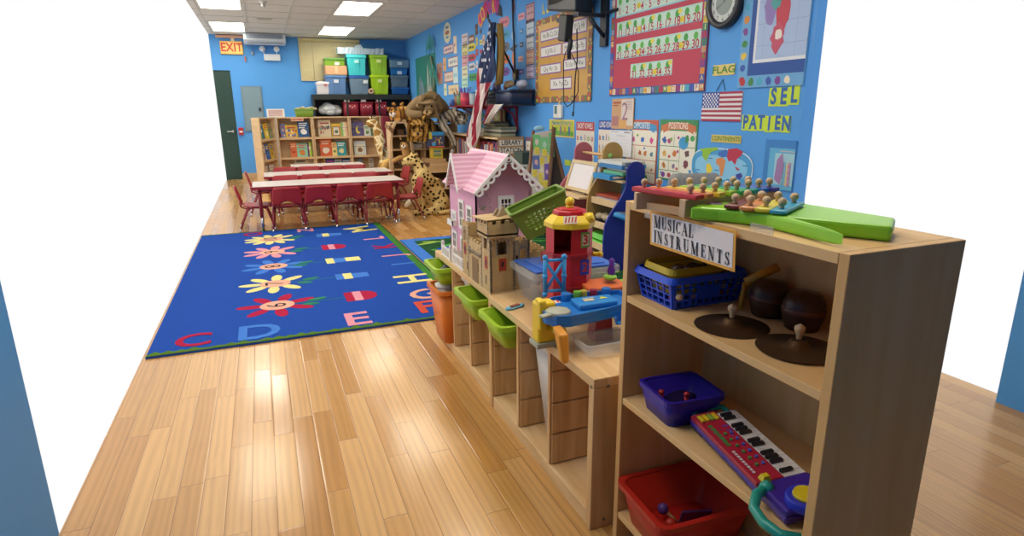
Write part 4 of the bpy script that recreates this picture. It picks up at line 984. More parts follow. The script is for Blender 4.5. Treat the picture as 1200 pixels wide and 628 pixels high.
# ================================================================ RIGHT WALL
XW = XR-.001
def wl(px, py): v = onx(px, py, XW); return v.y, v.z
def ws(tl, br, base, th=.004, z0=None, z1=None, x=XW, lean=0):
    y0, z1_ = wl(*tl); y1, z0_ = wl(*br)
    z0_ = z0 if z0 is not None else z0_; z1_ = z1 if z1 is not None else z1_
    return Sheet((x, y0, z0_), (0, -1, 0), (0, 0, 1), y0-y1, z1_-z0_, base, th)
def fin(s, name, label, cat, group=None): return tag(s.build(name), label, cat, group)
rw = random.Random(21)
CONF = ['#b8303c', '#3a58b0', '#e0c050', '#3f8a48', '#7a3f90', '#d88a3a', '#4aa8c8', '#e8dcc0']
def letter_border(s, u0, v0, u1, v1, n, k=3, chars='ABCDEFGHKLMNPRSTUX12357'):
    """row of coloured letter blocks"""
    L_ = math.hypot(u1-u0, v1-v0); hor = abs(u1-u0) > abs(v1-v0); b = .048
    for i in range(n):
        f = (i+.5)/n; u, v = u0+(u1-u0)*f, v0+(v1-v0)*f; c = CONF[(i*5+rw.randrange(3)) % 8]; q_ = L_/n*.46
        s.rect(u-(q_ if hor else b/2), v-(b/2 if hor else q_), u+(q_ if hor else b/2), v+(b/2 if hor else q_), c, k)
        s.text(rw.choice(chars), u, v, .05, CONF[(i*3+2) % 8], k+1, bold=.02)
# --- red number line board
yl, zb = wl(715.3, 112.1); yr, _ = wl(826.5, 103.5); zt2 = 2.34
s = Sheet((XW, yl, zb), (0, -1, 0), (0, 0, 1), yl-yr, zt2-zb, '#b83a52', .012)
W, H = s.w, s.h
s.rect(.0, .0, W, .06, '#2f4f9a', 1); s.rect(0, H-.06, W, H, '#2f4f9a', 1); s.rect(0, .06, .06, H-.06, '#2f4f9a', 1); s.rect(W-.06, .06, W, H-.06, '#2f4f9a', 1)
letter_border(s, 0, .03, W, .03, 24); letter_border(s, .03, .07, .03, H, 17); letter_border(s, W-.03, .07, W-.03, H, 17); letter_border(s, 0, H-.03, W, H-.03, 24)
def strip(tl, br, a, b, lift):
    y0, z1 = wl(*tl); y1, z0 = wl(*br)
    if lift: z1 = z0+lift
    u0, u1, v0, v1 = yl-y0, yl-y1, z0-zb, z1-zb
    s.rect(u0, v0, u1, v1, '#bfd9cd', 2); s.rect(u0, v0, u1, v0+.012, '#8fc4d0', 3); s.rect(u0, v1-.012, u1, v1, '#a9d4c8', 3)
    n = b-a+1
    for i in range(n):
        u = u0+(u1-u0)*(i+.5)/n; h = v1-v0
        s.ell(u, v0+h*.68, .026, .028, '#3f9a48' if (i % 3) else '#5fb04e', 3, 12)
        if i % 3 == 1: s.ell(u+.03, v0+h*.8, .024, .02, '#d9cf4a', 4, 10)
        if i % 5 == 3: s.ell(u-.05, v0+h*.3, .03, .024, '#d9c93a', 4, 8)
        s.text(str(a+i), u, v0+h*.24, .085, '#b23448', 5, bold=.015)
        if i < n-1: s.rect(u+(u1-u0)/n*.44, v0+h*.23, u+(u1-u0)/n*.56, v0+h*.26, '#b23448', 5)
strip((724.5, 2.9), (823.5, -4), 1, 10, .19)
strip((725, 27), (824, 24), 11, 20, 0)
strip((724, 52), (822.5, 56), 21, 30, 0)
strip((740.8, 75.3), (788.8, 87.8), 31, 35, 0)
fin(s, 'number_board', 'large red number line board with lettered border, numbers 1 to 35', 'board')
# --- clock
y0, z0 = wl(853, 3); cz = z0; r = .165
t = thing('wall_clock', (XW, y0, cz), 'round black wall clock with pale face at the top right of the wall', 'clock')
RX = Matrix.Translation((XW, y0, cz)) @ Matrix.Rotation(-PI/2, 4, 'Y')
mb = MB(); mb.lathe([(.001, 0), (r, 0), (r+.004, .03), (r-.005, .055), (r-.038, .05), (r-.042, .03), (.001, .03)], 40, RX); mb.build('case', mat('#2b2f38', .35), t)
s = Sheet((XW-.031, y0+r, cz-r), (0, -1, 0), (0, 0, 1), 2*r, 2*r, None, .001); s.ell(r, r, r-.04, r-.04, '#c9cfcb', 0, 36); s.ell(r, r, r-.085, r-.085, '#8f9c96', 1, 30)
for i in range(1, 13): a_ = PI/2-i*PI/6; s.text(str(i), r+(r-.058)*math.cos(a_), r+(r-.058)*math.sin(a_), .036, '#2a2f36', 3)
s.build('dial', t)
s = Sheet((XW-.034, y0+r, cz-r), (0, -1, 0), (0, 0, 1), 2*r, 2*r, None, .001); s.poly([(r-.004, r), (r+.004, r), (r+.03, r+.06), (r+.022, r+.062)], '#1c2026'); s.poly([(r-.003, r), (r+.003, r+.002), (r-.07, r-.03), (r-.07, r-.036)], '#1c2026'); s.build('hands', t)
# --- FLAG sign
s = ws((836.5, 76.8), (861, 87.2), '#dcc878'); s.text('FLAG', s.w/2, s.h/2, s.h*.92, '#4f8a3a', bold=.02, wide=.8*s.w/(s.h*2.2)*1.35); fin(s, 'word_card', 'yellow card reading FLAG above the small flag', 'sign')
# --- framed world region map, upper right
yA, zA = wl(864.8, 103.5); s = Sheet((XW, yA, zA), (0, -1, 0), (0, 0, 1), yA-YW-.01, zt2-zA, '#69a7d8', .01); W, H = s.w, s.h
for i in range(14): s.blob(.04, .05+i*.075, .03, CONF[i % 8], 1, 7, rnd=rw)
for i in range(int((W-.08)/.075)): s.blob(.05+i*.075, .035, .03, CONF[(i*3) % 8], 1, 7, rnd=rw)
s.rect(.085, .075, W, H, '#1f4f9c', 1); s.rect(.125, .15, W, H, '#dfe3ea', 2); s.rect(.145, .17, W, H, '#a9bfe2', 3)
def wm(px, py): y_, z_ = wl(px, py); return yA-y_, z_-zA
def wblob(px, py, r, c, k, sx=1, sy=1): u, v = wm(px, py); s.blob(min(max(u, .16), W-.05), v, r, c, k, 16, .35, sx, sy, rw)
wblob(906, 6, .09, '#8f7ab8', 4, .7, 1.4); wblob(919, 15, .11, '#c23f50', 5, .6, 1.1); wblob(913, 44, .09, '#c2506a', 5, .7, 1.1); wblob(914, 40, .035, '#e6e0d8', 6); wblob(912, 2, .05, '#4aa0a0', 6); wblob(911, 55, .035, '#c2506a', 6, .6, 1.4)
for i in range(5): s.rect(.15, .25+.13*i, W, .252+.13*i, '#7f94bc', 4)
for i in range(4): s.rect(.2+.13*i, .17, .202+.13*i, H, '#8fa2c8', 4)
fin(s, 'framed_map', 'large light blue map with red countries in a blue decorated frame, top right', 'map')
# --- hanging US flag
def us_flag(s, w, h):
    for i in range(13): s.rect(0, h*i/13, w, h*(i+1)/13, '#a5304a' if i % 2 == 0 else '#ddd8dc', 1)
    s.rect(0, h*6/13, w*.45, h, '#2f4596', 2)
    for j in range(7):
        for i in range(6 if j % 2 == 0 else 5): s.ell(w*(.04+.074*i+(.037 if j % 2 else 0)), h*(6/13+.05+.07*j), .0075, .0085, '#e2e4ea', 3, 5)
s = ws((824.5, 108.5), (868.4, 142.6), '#ddd8dc', .006); us_flag(s, s.w, s.h)
fl_ = s.build('flag_print'); y_, z_ = wl(847.6, 93)
t = thing('hanging_flag', (XW, (wl(824.5, 1)[0]+wl(868.4, 1)[0])/2, wl(846, 143)[1]), 'small stars and stripes flag hanging flat on the wall by a string', 'flag')
fl_.location = fl_.location - t.location; fl_.parent = t; fl_.name = 'flag_cloth'
mb = MB(); a_ = wl(840, 107); b_ = wl(850.5, 106); mb.tube([(XW-.006, a_[0], a_[1]), (XW-.004, y_, z_), (XW-.006, b_[0], b_[1])], .0025, 6); mb.build('string', mat('#1f2a3a', .7), t)
# --- CONTINENTS, SEL, PATIEN
s = ws((834.4, 157.5), (868.5, 168.4), '#d3c06a'); s.text('CONTINENTS', s.w/2, s.h/2, s.h*.9, '#5f8f2f', bold=.01, wide=s.w/(s.h*.9*6.6)); fin(s, 'word_card', 'yellow card reading CONTINENTS above the oval world map', 'sign')
NEO = '#c8e23a'; BLT = mat('#1f5fae', .5)
def neon(txt, tl, br, name, label):
    y0, z1 = wl(*tl); y1, z0 = wl(*br)
    n = len(txt); w = (y0-y1)/n; h = z1-z0
    t = thing(name, (XW, (y0+y1)/2, z0), label, 'sign')
    for i, ch in enumerate(txt):
        yy = y0-w*i
        s = Sheet((XW, yy, z0+rw.uniform(-.006, .004)), (0, -1, .0), (0, 0, 1), w*.985, h, NEO, .002)
        s.text(ch, s.w/2, s.h/2, h*1.18, BLT, bold=.035, wide=.78 if ch != 'I' else .8); s.build('letter_card', t)
neon('PATIEN', (870.5, 134.5), (926, 154.8), 'word_banner', 'neon yellow letter cards spelling PATIEN in blue')
y0, z1 = wl(902.5, 102); y1, z0 = wl(933, 124.4)
neon('SEL', (902.5, 102.3), (936, 123.5), 'word_banner', 'neon yellow letter cards spelling SEL in blue, at the right frame edge')
# --- oval world map
s = ws((811.8, 171), (880.5, 224), None); W, H = s.w, s.h
def oval(a, b, c, k, n=2.8, m=40): s.poly([(W/2+a*abs(math.cos(t))**(2/n)*math.copysign(1, math.cos(t)), H/2+b*abs(math.sin(t))**(2/n)*math.copysign(1, math.sin(t))) for t in [2*PI*i/m for i in range(m)]], c, k)
oval(W/2, H/2, '#d3e2e6', 0); oval(W/2-.008, H/2-.008, '#4a9fd6', 1); oval(W/2-.05, H/2-.05, '#86c6ea', 2)
def mpx(px, py): y_, z_ = wl(px, py); return s.O.y-y_, z_-s.O.z
def cont(pts, c, k=4): s.poly([mpx(740+a/4.484, 100+b/4.484) for a, b in pts], c, k)
cont([(362, 335), (400, 328), (458, 325), (455, 340), (425, 348), (412, 365), (400, 385), (405, 400), (388, 390), (375, 370), (378, 350)], '#8fbf3a')
cont([(398, 412), (415, 410), (430, 440), (420, 460), (410, 482), (402, 475), (396, 440)], '#e6cf3a')
cont([(450, 385), (480, 378), (498, 395), (492, 430), (482, 475), (470, 475), (465, 425), (448, 410)], '#d88a52')
cont([(462, 350), (500, 335), (512, 350), (505, 375), (480, 378), (460, 370)], '#3a6fc0')
cont([(510, 335), (560, 330), (590, 348), (580, 370), (560, 385), (548, 418), (530, 395), (515, 400), (505, 375), (512, 350)], '#b8304a')
cont([(545, 425), (560, 432), (575, 445), (560, 448)], '#b8304a'); cont([(552, 468), (580, 460), (588, 478), (572, 495), (555, 488)], '#3a3f9a'); cont([(360, 475), (380, 465), (385, 482), (362, 485)], '#c8503a')
for u, v in ((.1, .35), (.42, .4), (.85, .6), (.62, .2), (.3, .7)): s.rect(W*u, H*v, W*u+.045, H*v+.006, '#2a6a98', 4)
fin(s, 'world_map', 'oval world map with coloured continents under the CONTINENTS card', 'map')
# --- US states map in blue frame
yA, zA = wl(893.5, 219); _, z1 = wl(895, 163); s = Sheet((XW, yA, zA), (0, -1, 0), (0, 0, 1), yA-YW-.01, z1-zA, '#3580c8', .008); W, H = s.w, s.h
s.rect(.04, .0, W, H-.05, '#5fb0dc', 1); s.rect(.09, .03, W, H-.08, '#9fcfe0', 2); s.rect(.13, .24, W, H-.07, '#c9b9a0', 3)
cs = ['#b88ab8', '#dccf8a', '#8f9ed0', '#5aa8c0', '#c98aa0', '#b8c88a', '#7fb0d8', '#a080b8']
k_ = 0
for j in range(4):
    for i in range(5):
        u, v = .16+(W-.18)/5*i, .03+(H-.16)/4*j; k_ += 1; cw_, ch_ = (W-.18)/5, (H-.16)/4
        s.poly([(u, v), (u+cw_*.97, v-.006), (u+cw_, v+ch_*.93), (u+.006, v+ch_*.98)], cs[(k_*3+j) % 8], 4)
s.poly([(.10, .06), (.15, .03), (.17, H*.45), (.15, H*.75), (.11, H*.6)], '#9f7ab0', 5)
fin(s, 'states_map', 'map of coloured states in a plain blue frame at the right frame edge', 'map')
# --- POSITIONS and OPPOSITES posters
def poster(tl, br, frame, ban, title, cells, label, z0=None, c2='#e6e2d2'):
    s = ws(tl, br, frame, z0=z0); W, H = s.w, s.h; top = H-.105
    s.rect(.012, .012, W-.012, top+.02, c2, 1)
    s.poly([(W*.03, top-.0), (W*.1, top+.03), (W*.1, top+.0), (W*.3, top+.03), (W*.7, top+.03), (W*.9, top), (W*.9, top+.03), (W*.97, top), (W*.95, top+.06), (W*.7, top+.085), (W*.3, top+.085), (W*.05, top+.06)], ban, 2)
    s.text(title, W*.5, top+.057, .07, '#ece8dc', bold=.01, wide=W*.68/(.07*len(title)*.72))
    for (a, b, c, d, items) in cells:
        u0, u1, v0, v1 = a*W, c*W, b*top, d*top
        s.rect(u0, v0, u1, v0+.005, frame, 2); s.rect(u1-.004, v0, u1, v1, frame, 2)
        for (kind, fu, fv, r_, col) in items:
            if kind == 'e': s.ell(u0+(u1-u0)*fu, v0+(v1-v0)*fv, r_*1.2, r_, col, 3, 10)
            else: s.blob(u0+(u1-u0)*fu, v0+(v1-v0)*fv, r_, col, 3, 12, .5, rnd=rw)
    return fin(s, 'learning_poster', label, 'poster')
B_ = lambda *a: list(a)
poster((774.6, 139.8), (814, 216), '#3f8a5a', '#c9754a', 'POSITIONS', [
    (.03, .72, .42, .98, B_(('b', .3, .5, .035, '#3a62a8'), ('e', .65, .45, .02, '#b04a78'), ('b', .8, .6, .02, '#7aa84a'))), (.42, .72, .97, .98, B_(('e', .45, .35, .05, '#3f9ad0'), ('b', .6, .65, .035, '#3f8a4a'), ('e', .85, .75, .022, '#4aa05a'), ('e', .2, .75, .012, '#b84a8a'))),
    (.03, .42, .58, .72, B_(('b', .25, .5, .03, '#d8a84a'), ('b', .75, .5, .035, '#c9783a'), ('b', .5, .3, .02, '#b8503a'), ('e', .9, .7, .012, '#b04a78'))), (.58, .18, .97, .72, B_(('b', .5, .78, .04, '#6a4a4a'), ('b', .45, .38, .04, '#7a3f4a'), ('e', .75, .12, .014, '#3a8ac8'))),
    (.03, .2, .3, .42, B_(('b', .5, .5, .03, '#b8782f'),)), (.3, .2, .58, .42, B_(('b', .5, .5, .028, '#8a7a9a'), ('e', .8, .3, .012, '#b85a4a'))), (.03, 0.02, .45, .2, B_(('e', .3, .5, .022, '#7a4aa0'), ('e', .7, .5, .02, '#b04a5a'), ('b', .15, .7, .014, '#3a8ac8')))],
    'green bordered POSITIONS poster on the wall left of the oval map')
poster((735, 140), (768.3, 217.5), '#c0604a', '#3f92c8', 'OPPOSITES', [
    (.02, .74, .98, .98, B_(('b', .25, .5, .03, '#c9609a'), ('b', .55, .5, .032, '#3a6fc0'), ('b', .84, .5, .032, '#d0508a'), ('e', .38, .85, .012, '#6aa83a'))), (.02, .46, .32, .74, B_(('b', .6, .5, .03, '#d8b04a'),)), (.32, .46, .98, .74, B_(('b', .25, .5, .032, '#b8603a'), ('b', .5, .5, .03, '#c2703a'), ('b', .8, .45, .028, '#5a8a9a'), ('e', .45, .85, .01, '#3a6ac0'))),
    (.02, .22, .98, .46, B_(('b', .65, .5, .036, '#3f92c8'), ('e', .3, .6, .02, '#8ab04a'), ('e', .88, .3, .012, '#c8783a'))), (.02, .02, .98, .22, B_(('b', .7, .5, .032, '#3f8a3f'), ('e', .35, .4, .02, '#b86a4a')))],
    'orange bordered OPPOSITES poster partly behind the wall calendar')
# --- brown leaflet and calendar
s = ws((718.8, 116), (743, 151.8), '#c9a078', .006, x=XW-.006); W, H = s.w, s.h
s.rect(W*.45, H*.12, W*.98, H*.97, '#d8cdc4', 1); s.rect(W*.06, H*.84, W*.42, H*.9, '#a8503a', 2); s.rect(W*.06, H*.76, W*.3, H*.8, '#a8503a', 2); s.rect(W*.02, H*.1, W*.34, H*.42, '#b07a78', 2); s.rect(W*.36, H*.04, W*.7, H*.32, '#dba866', 3)
s.text('2', W*.62, H*.55, .22, '#a07888', 4)
for i in range(6): s.rect(W*.66, H*(.9-.05*i), W*.94, H*(.915-.05*i), '#b08a94', 2)
fin(s, 'information_poster', 'tan and grey paper notice pinned above the white calendar', 'poster')
s = ws((716.8, 152), (741.5, 184.5), '#dcdee2', .008, x=XW-.012); W, H = s.w, s.h
s.rect(W*.05, H*.93, W*.4, H*.95, '#9a9ea8', 1); s.rect(W*.66, H*.9, W*.92, H*.96, '#9a9ea8', 1); s.rect(W*.34, H*.78, W*.7, H*.8, '#a8a8b4', 1)
for i in range(5):
    for j in range(7): s.rect(W*(.06+.13*j), H*(.12+.13*i), W*(.085+.13*j), H*(.14+.13*i), '#a8acb8', 1)
fin(s, 'wall_calendar', 'white wall calendar pinned beneath the tan paper notice', 'calendar')
# --- vowel posters
def vowels(tl, br, z0, hc, title, letters, label):
    s = ws(tl, br, '#ded6c8', z0=z0); W, H = s.w, s.h; s.rect(0, H-.085, W, H, hc, 1)
    s.text(title, W*.5, H-.042, .075, '#efeae6', bold=.012, wide=W*.9/(.075*len(title)*.66))
    n = len(letters); pc = ['#c0504a', '#3a8ac8', '#7a4a9a', '#7aa83a', '#b83a6a']
    for i, ch in enumerate(letters):
        u = W*(i+.5)/n; s.text(ch, u, H-.155, .085, pc[i % 5], bold=.02)
        s.poly([(u-.024, H-.36), (u+.024, H-.36), (u, H-.23)], '#dba85a', 3); s.poly([(u-.008, H-.255), (u+.008, H-.255), (u, H-.215)], pc[i % 5], 4)
        s.rect(u-.027, .03, u+.027, H-.36, pc[(i+2) % 5], 3); s.ell(u, H-.47, .02, .035, '#e8e0d8', 5, 10)
    fin(s, 'learning_poster', label, 'poster')
zlow = .80
vowels((675.9, 142.5), (700.8, 0), zlow, '#b83f48', 'SHORT VOWELS', 'aeiou', 'red topped SHORT VOWELS poster with pencils behind the pink easel panel')
vowels((702.2, 140.8), (727, 0), zlow, '#2a50a8', 'LONG VOWELS', 'aeiou', 'blue topped LONG VOWELS poster with pencils, partly behind the tan notice')
# --- green welcome poster
s = ws((644.2, 139.8), (673, 161.8), '#e3c777'); W, H = s.w, s.h
s.rect(.012, .015, W-.012, H-.012, '#b9c23a', 1); s.rect(.012, .015, W-.012, H*.35, '#5fa03a', 2); s.text('Welcome and Thank You', W*.5, H*.8, .062, '#1f7aa8', bold=.012, wide=W*.88/(.062*21*.56))
for i, c in enumerate(('#8a4a3a', '#5a9a4a', '#7a6a9a', '#b87a4a', '#2f62a8')): s.ell(W*(.14+.17*i), H*.4, .02, .055 if i % 2 == 0 else .04, c, 3, 10); s.ell(W*(.14+.17*i), H*.4+.06, .016, .018, '#d8a884', 3, 8)
fin(s, 'welcome_poster', 'small green picture poster with blue lettering under the thermostat', 'poster')
s = ws((662, 187), (669, 194.5), '#b8d03a', .003); s.rect(.015, .03, s.w-.015, s.h*.5, '#4a5a3a', 1); fin(s, 'green_sticker', 'small lime green tag low on the wall beside the chart easel', 'sticker')
# --- thermostat
y0, z1 = wl(651.2, 123); y1, z0 = wl(661.4, 138.6)
t = thing('thermostat', (XW, (y0+y1)/2, z0), 'white thermostat with dark screen below the gold board', 'thermostat')
mb = MB(); mb.box((XW-.03, y1+.02, z0), (XW, y0, z1)); mb.build('case', mat('#dcdcd8', .4), t, bevel=.008)
s = Sheet((XW-.0305, y0-.03, z0+.045), (0, -1, 0), (0, 0, 1), .065, .085, '#4f7a78', .001); s.build('screen', t)
mb = MB(); mb.box((XW-.012, (y0+y1)/2-.012, z1), (XW, (y0+y1)/2+.015, z1+.035)); mb.build('conduit', mat('#c8b89a', .6), t)
# --- gold alphabet board
GOLD = mat('#c99a45', .35, var=.14, scale=9, bump=.35)
yl2, zb2 = wl(629.6, 119.5); yr2, _ = wl(692.5, 115.5); zt3 = wl(631.5, 26)[1]
s = Sheet((XW, yl2, zb2), (0, -1, 0), (0, 0, 1), yl2-yr2, zt3-zb2, GOLD, .01); W, H = s.w, s.h
def scallop(u0, v0, u1, v1, n):
    for i in range(n):
        f = (i+.5)/n; u, v = u0+(u1-u0)*f, v0+(v1-v0)*f
        s.ell(u, v, .042, .035, ('#6f7a3a', '#a85a4a', '#c2a84a', '#8a6a5a')[i % 4], 1+i % 2, 9); s.blob(u, v, .018, ('#d8c85a', '#b84a5a', '#5a8a3f')[i % 3], 3, 6, rnd=rw)
scallop(0, .02, W, .02, 22); scallop(0, H-.01, W, H-.01, 22); scallop(W-.02, 0, W-.02, H, 24); scallop(.01, 0, .01, H, 24)
def astrip(tl, br, txt):
    y0, z1 = wl(*tl); y1, z0 = wl(*br); u0, u1, v0, v1 = yl2-y0, yl2-y1, z0-zb2, z1-zb2
    s.rect(u0, v0, u1, v1, '#8a62a0', 4); s.rect(u0+.012, v0+.014, u1-.012, v1-.014, '#dcdbd6', 5); s.text(txt, (u0+u1)/2, (v0+v1)/2, (v1-v0)*.6, '#4a4a4e', 6, wide=(u1-u0)/((v1-v0)*.6*len(txt)*.6)*.9)
astrip((634.7, 37), (658, 44.5), 'Aa Bb Cc Dd'); astrip((672, 24.5), (689.3, 37), 'Ff Gg Hh'); astrip((634.7, 55.5), (659, 64), 'Ii Jj Kk Ll'); astrip((660.5, 50), (688.5, 59.5), 'Mm Nn Oo Pp')
astrip((634.5, 76.5), (658.5, 85), 'Qq Rr Ss'); astrip((661, 70), (688, 80), 'Tt Uu Vv Ww'); astrip((646, 92), (671, 104), 'Xx Yy Zz')
fin(s, 'alphabet_board', 'gold paper board with alphabet strips and scalloped leaf border', 'board')
s = ws((636, 5), (645, 14), None); s.rect(0, 0, s.w*.35, s.h*.3, '#d8c86a', 0); s.rect(0, s.h*.3, s.w*.12, s.h, '#d8c86a', 0); s.rect(s.w*.55, 0, s.w*.9, s.h*.4, '#d8c86a', 0); fin(s, 'cutout_letters', 'yellow cut-out letter just above the gold board', 'sign')
# --- TV / black box on bracket
t = thing('wall_mounted_television', (2.75, 5.35, 2.15), 'black boxy television on a wall bracket cut off by the top of the picture', 'television')
DK = mat('#232b36', .35)
mb = MB(); mb.hexa([(2.70, 5.12, 2.16), (2.90, 5.16, 2.15), (2.90, 5.70, 2.24), (2.70, 5.72, 2.25)], [(2.70, 5.12, 2.6), (2.90, 5.16, 2.6), (2.90, 5.70, 2.6), (2.70, 5.72, 2.6)]); mb.build('case', DK, t, bevel=.015)
mb = MB(); mb.box((2.69, 5.18, 2.29), (2.70, 5.66, 2.57)); mb.build('screen', mat('#10151c', .1), t)
t = thing('television_bracket', (XW, 5.07, 1.86), 'black steel wall bracket with diagonal brace beside the television', 'bracket')
BM = mat('#262c38', .4, .3)
mb = MB(); mb.box((XW-.035, 5.03, 1.87), (XW, 5.14, 2.42)); mb.build('wall_rail', BM, t, bevel=.003)
mb = MB(); mb.box((2.70, 5.06, 2.115), (XW-.035, 5.10, 2.148)); mb.box((2.70, 5.10, 2.115), (2.735, 5.5, 2.148)); mb.build('arm', BM, t, bevel=.003)
mb = MB(); mb.tube([(2.80, 5.04, 2.10), (XW-.03, 5.06, 1.95)], .02, 4); mb.build('brace', BM, t)
mb = MB(); mb.box((XW-.03, 4.86, 2.14), (XW-.005, 5.03, 2.165)); mb.build('cross_bar', BM, t)
# hanging black power bar and cables
t = thing('hanging_power_adapter', (2.66, 5.45, 1.86), 'black power adapter box hanging by its cables under the television', 'adapter')
P6 = lambda px, py: onx(px, py, 2.68)
M = Matrix.Translation(P6(663, 33)) @ Matrix.Rotation(math.radians(10), 4, 'X')
mb = MB(); mb.box((-.04, -.075, -.115), (.04, .075, .115), M); mb.build('adapter', mat('#1d2126', .45), t, bevel=.012)
mb = MB(); mb.tube([P6(669, 46), P6(668, 54), P6(666.5, 60), P6(667, 69)], [.02, .025, .022, .02]); mb.build('plug_cluster', mat('#1d2126', .5), t)
mb = MB()
mb.tube([P6(663, 60), P6(660.5, 72), P6(660.2, 100), P6(661, 120), P6(664.5, 125), P6(669, 122), P6(672, 118)], .005, 6)
mb.tube([P6(669, 62), P6(675, 74), P6(678, 85), P6(677.5, 108), P6(673, 116), P6(672.5, 125), P6(671.5, 134)], .005, 6)
mb.tube([P6(676, 34), P6(676.5, 70), P6(674, 92), P6(673, 118)], .006, 6); mb.build('cable', mat('#1b1d22', .6), t)
mb = MB(); mb.cyl(P6(671.7, 131), P6(671.3, 136), .009); mb.build('connector', mat('#1b1d22', .6), t)
# --- word posters farther along the wall
def card(tl, br, base, txtc, label, n=1, name='word_card', grp='small word cards and picture cards on the far part of the blue wall', th=.003, lines=True, border=None, txt=None, shear=0):
    s = ws(tl, br, base, th); W, H = s.w, s.h
    if border: s.rect(0, 0, W, .014, border, 1); s.rect(0, H-.014, W, H, border, 1); s.rect(0, 0, .016, H, border, 1); s.rect(W-.016, 0, W, H, border, 1)
    if txt: s.text(txt, W/2, H/2, H*.55, txtc, 2, bold=.01, wide=W*.8/(H*.55*len(txt)*.66))
    elif lines:
        for i in range(n):
            v = H*(i+.5)/n; m_ = max(2, int(W/(H/n)*1.6))
            for j in range(m_): s.blob(W*(.14+.72*(j+.5)/m_), v, min(W/m_, H/n)*.34, txtc if isinstance(txtc, str) else txtc[(i+j) % len(txtc)], 2, 7, .45, rnd=rw)
    fin(s, name, label, 'sign', grp)
C6 = lambda a, b: (510+a/6.98, b/6.98)
C2 = lambda a, b: (460+a/4.833, b/4.833)
# white star chart etc
s = ws(C6(68, 195), C6(132, 342), None); s.ell(s.w/2, s.h/2, s.w/2, s.h/2, '#ded8bc', 0, 24); s.ell(s.w/2, s.h*.75, s.w*.25, s.h*.06, '#5a7a9a', 1); s.ell(s.w/2, s.h*.5, s.w*.3, s.h*.1, '#a8705a', 1); s.ell(s.w/2, s.h*.28, s.w*.22, s.h*.06, '#5a9ab0', 1); fin(s, 'round_sign', 'cream oval sign high on the far part of the blue wall', 'sign')
for tl, br, b, tc_, bd, lb in (
    ((289, 265), (345, 295), '#ddd0d0', ('#a8485a', '#5a4a8a', '#c08a6a'), '#a0507a', 'white card with purple edge below the cream oval sign'),
    ((315, 330), (372, 372), '#d8e0d8', ('#4aa0b8', '#d0607a', '#6ab0a0'), '#a05a6a', 'white card with turquoise picture, second down under the oval sign'),
    ((293, 412), (345, 460), '#e0cfc0', ('#d08a7a', '#8ab0c0'), '#a8505a', 'cream card with red edge, third down under the oval sign'),
    ((317, 485), (375, 530), '#e0d0a8', ('#d0a06a', '#7ab0b8', '#c86a6a'), None, 'cream card with peach picture, lowest under the oval sign'),
    ((343, 382), (372, 468), '#c8e0e0', ('#5ab8dc',), None, 'light blue upright card beside the third card'),
    ((291, 475), (309, 540), '#dce0c8', ('#6ab84a',), None, 'narrow green and white upright card low on the far wall'),
    ((345, 208), (365, 300), '#e8d0b8', ('#7a5a98', '#d8a88a'), None, 'narrow upright card with purple crayon near the oval sign'),
    ((286, 330), (305, 400), '#e0b07a', ('#c8884a',), None, 'narrow orange upright card left of the turquoise card')):
    card(C2(*tl), C2(*br), b, tc_, lb, border=bd)
for i, (yy, c1, c2, w_) in enumerate(((208, '#d8c8c8', '#7a5a58', 'pinkish'), (266, '#d8d08a', '#8a8a3a', 'yellow'), (326, '#d8a0a8', '#b04a58', 'rose'), (390, '#ddd8b8', '#8a9a6a', 'cream'), (450, '#b8e0cc', '#3f9a7a', 'mint'))):
    card(C2(393, yy-10), C2(427, yy+44), c1, (c2, '#5a5a6a'), '%s picture card, number %s down the left column of colour cards' % (w_, ('one', 'two', 'three', 'four', 'five')[i]), n=2)
cw = (((432, 190), (470, 245), '#7a5a4a', 'dark brown'), ((430, 240), (475, 290), '#d8cc3a', 'yellow'), ((430, 300), (475, 348), '#b83a4a', 'red'), ((434, 350), (475, 400), '#c8ccd8', 'white'), ((434, 408), (490, 460), '#3a9a5a', 'green'))
for tl, br, c, nm in cw:
    y0, z1 = wl(*C2(*tl)); y1, z0 = wl(*C2(*br))
    s = Sheet((XW, y0, z0), (0, -1, 0), (0, 0, 1), y0-y1, (z1-z0), None, .003); W, H = s.w, s.h
    s.poly([(0, H*.12), (W*.75, H*.12), (W, H*.45), (W*.75, H*.8), (0, H*.8)], c, 0)
    for j in range(4): s.blob(W*(.15+.17*j), H*.46, .03, '#2f2a2a' if c != '#7a5a4a' else '#d8c8b8', 1, 6, rnd=rw)
    fin(s, 'crayon_card', '%s crayon shaped word card left of the flag pole' % nm, 'sign', 'crayon shaped colour word cards')
for i, (tl, br, c, w_) in enumerate((((468, 140), (484, 195), '#6a4a40', 'brown'), ((473, 215), (483, 255), '#d8c83a', 'yellow'), ((472, 282), (486, 315), '#b8485a', 'red'), ((474, 345), (484, 385), '#c8ccd0', 'white'),
      ((494, 165), (506, 190), '#5a6a8a', 'blue grey'), ((494, 228), (508, 250), '#e0d86a', 'pale yellow'), ((494, 282), (508, 303), '#c0506a', 'rose'), ((496, 345), (508, 368), '#b8c8c0', 'pale'), ((510, 200), (524, 255), '#d8b8a0', 'cream'))):
    card(C2(*tl), C2(*br), c, '#3a3a48' if i > 3 else '#8a7a70', '%s small card, one of those between the crayon words and the flag' % w_, n=1)
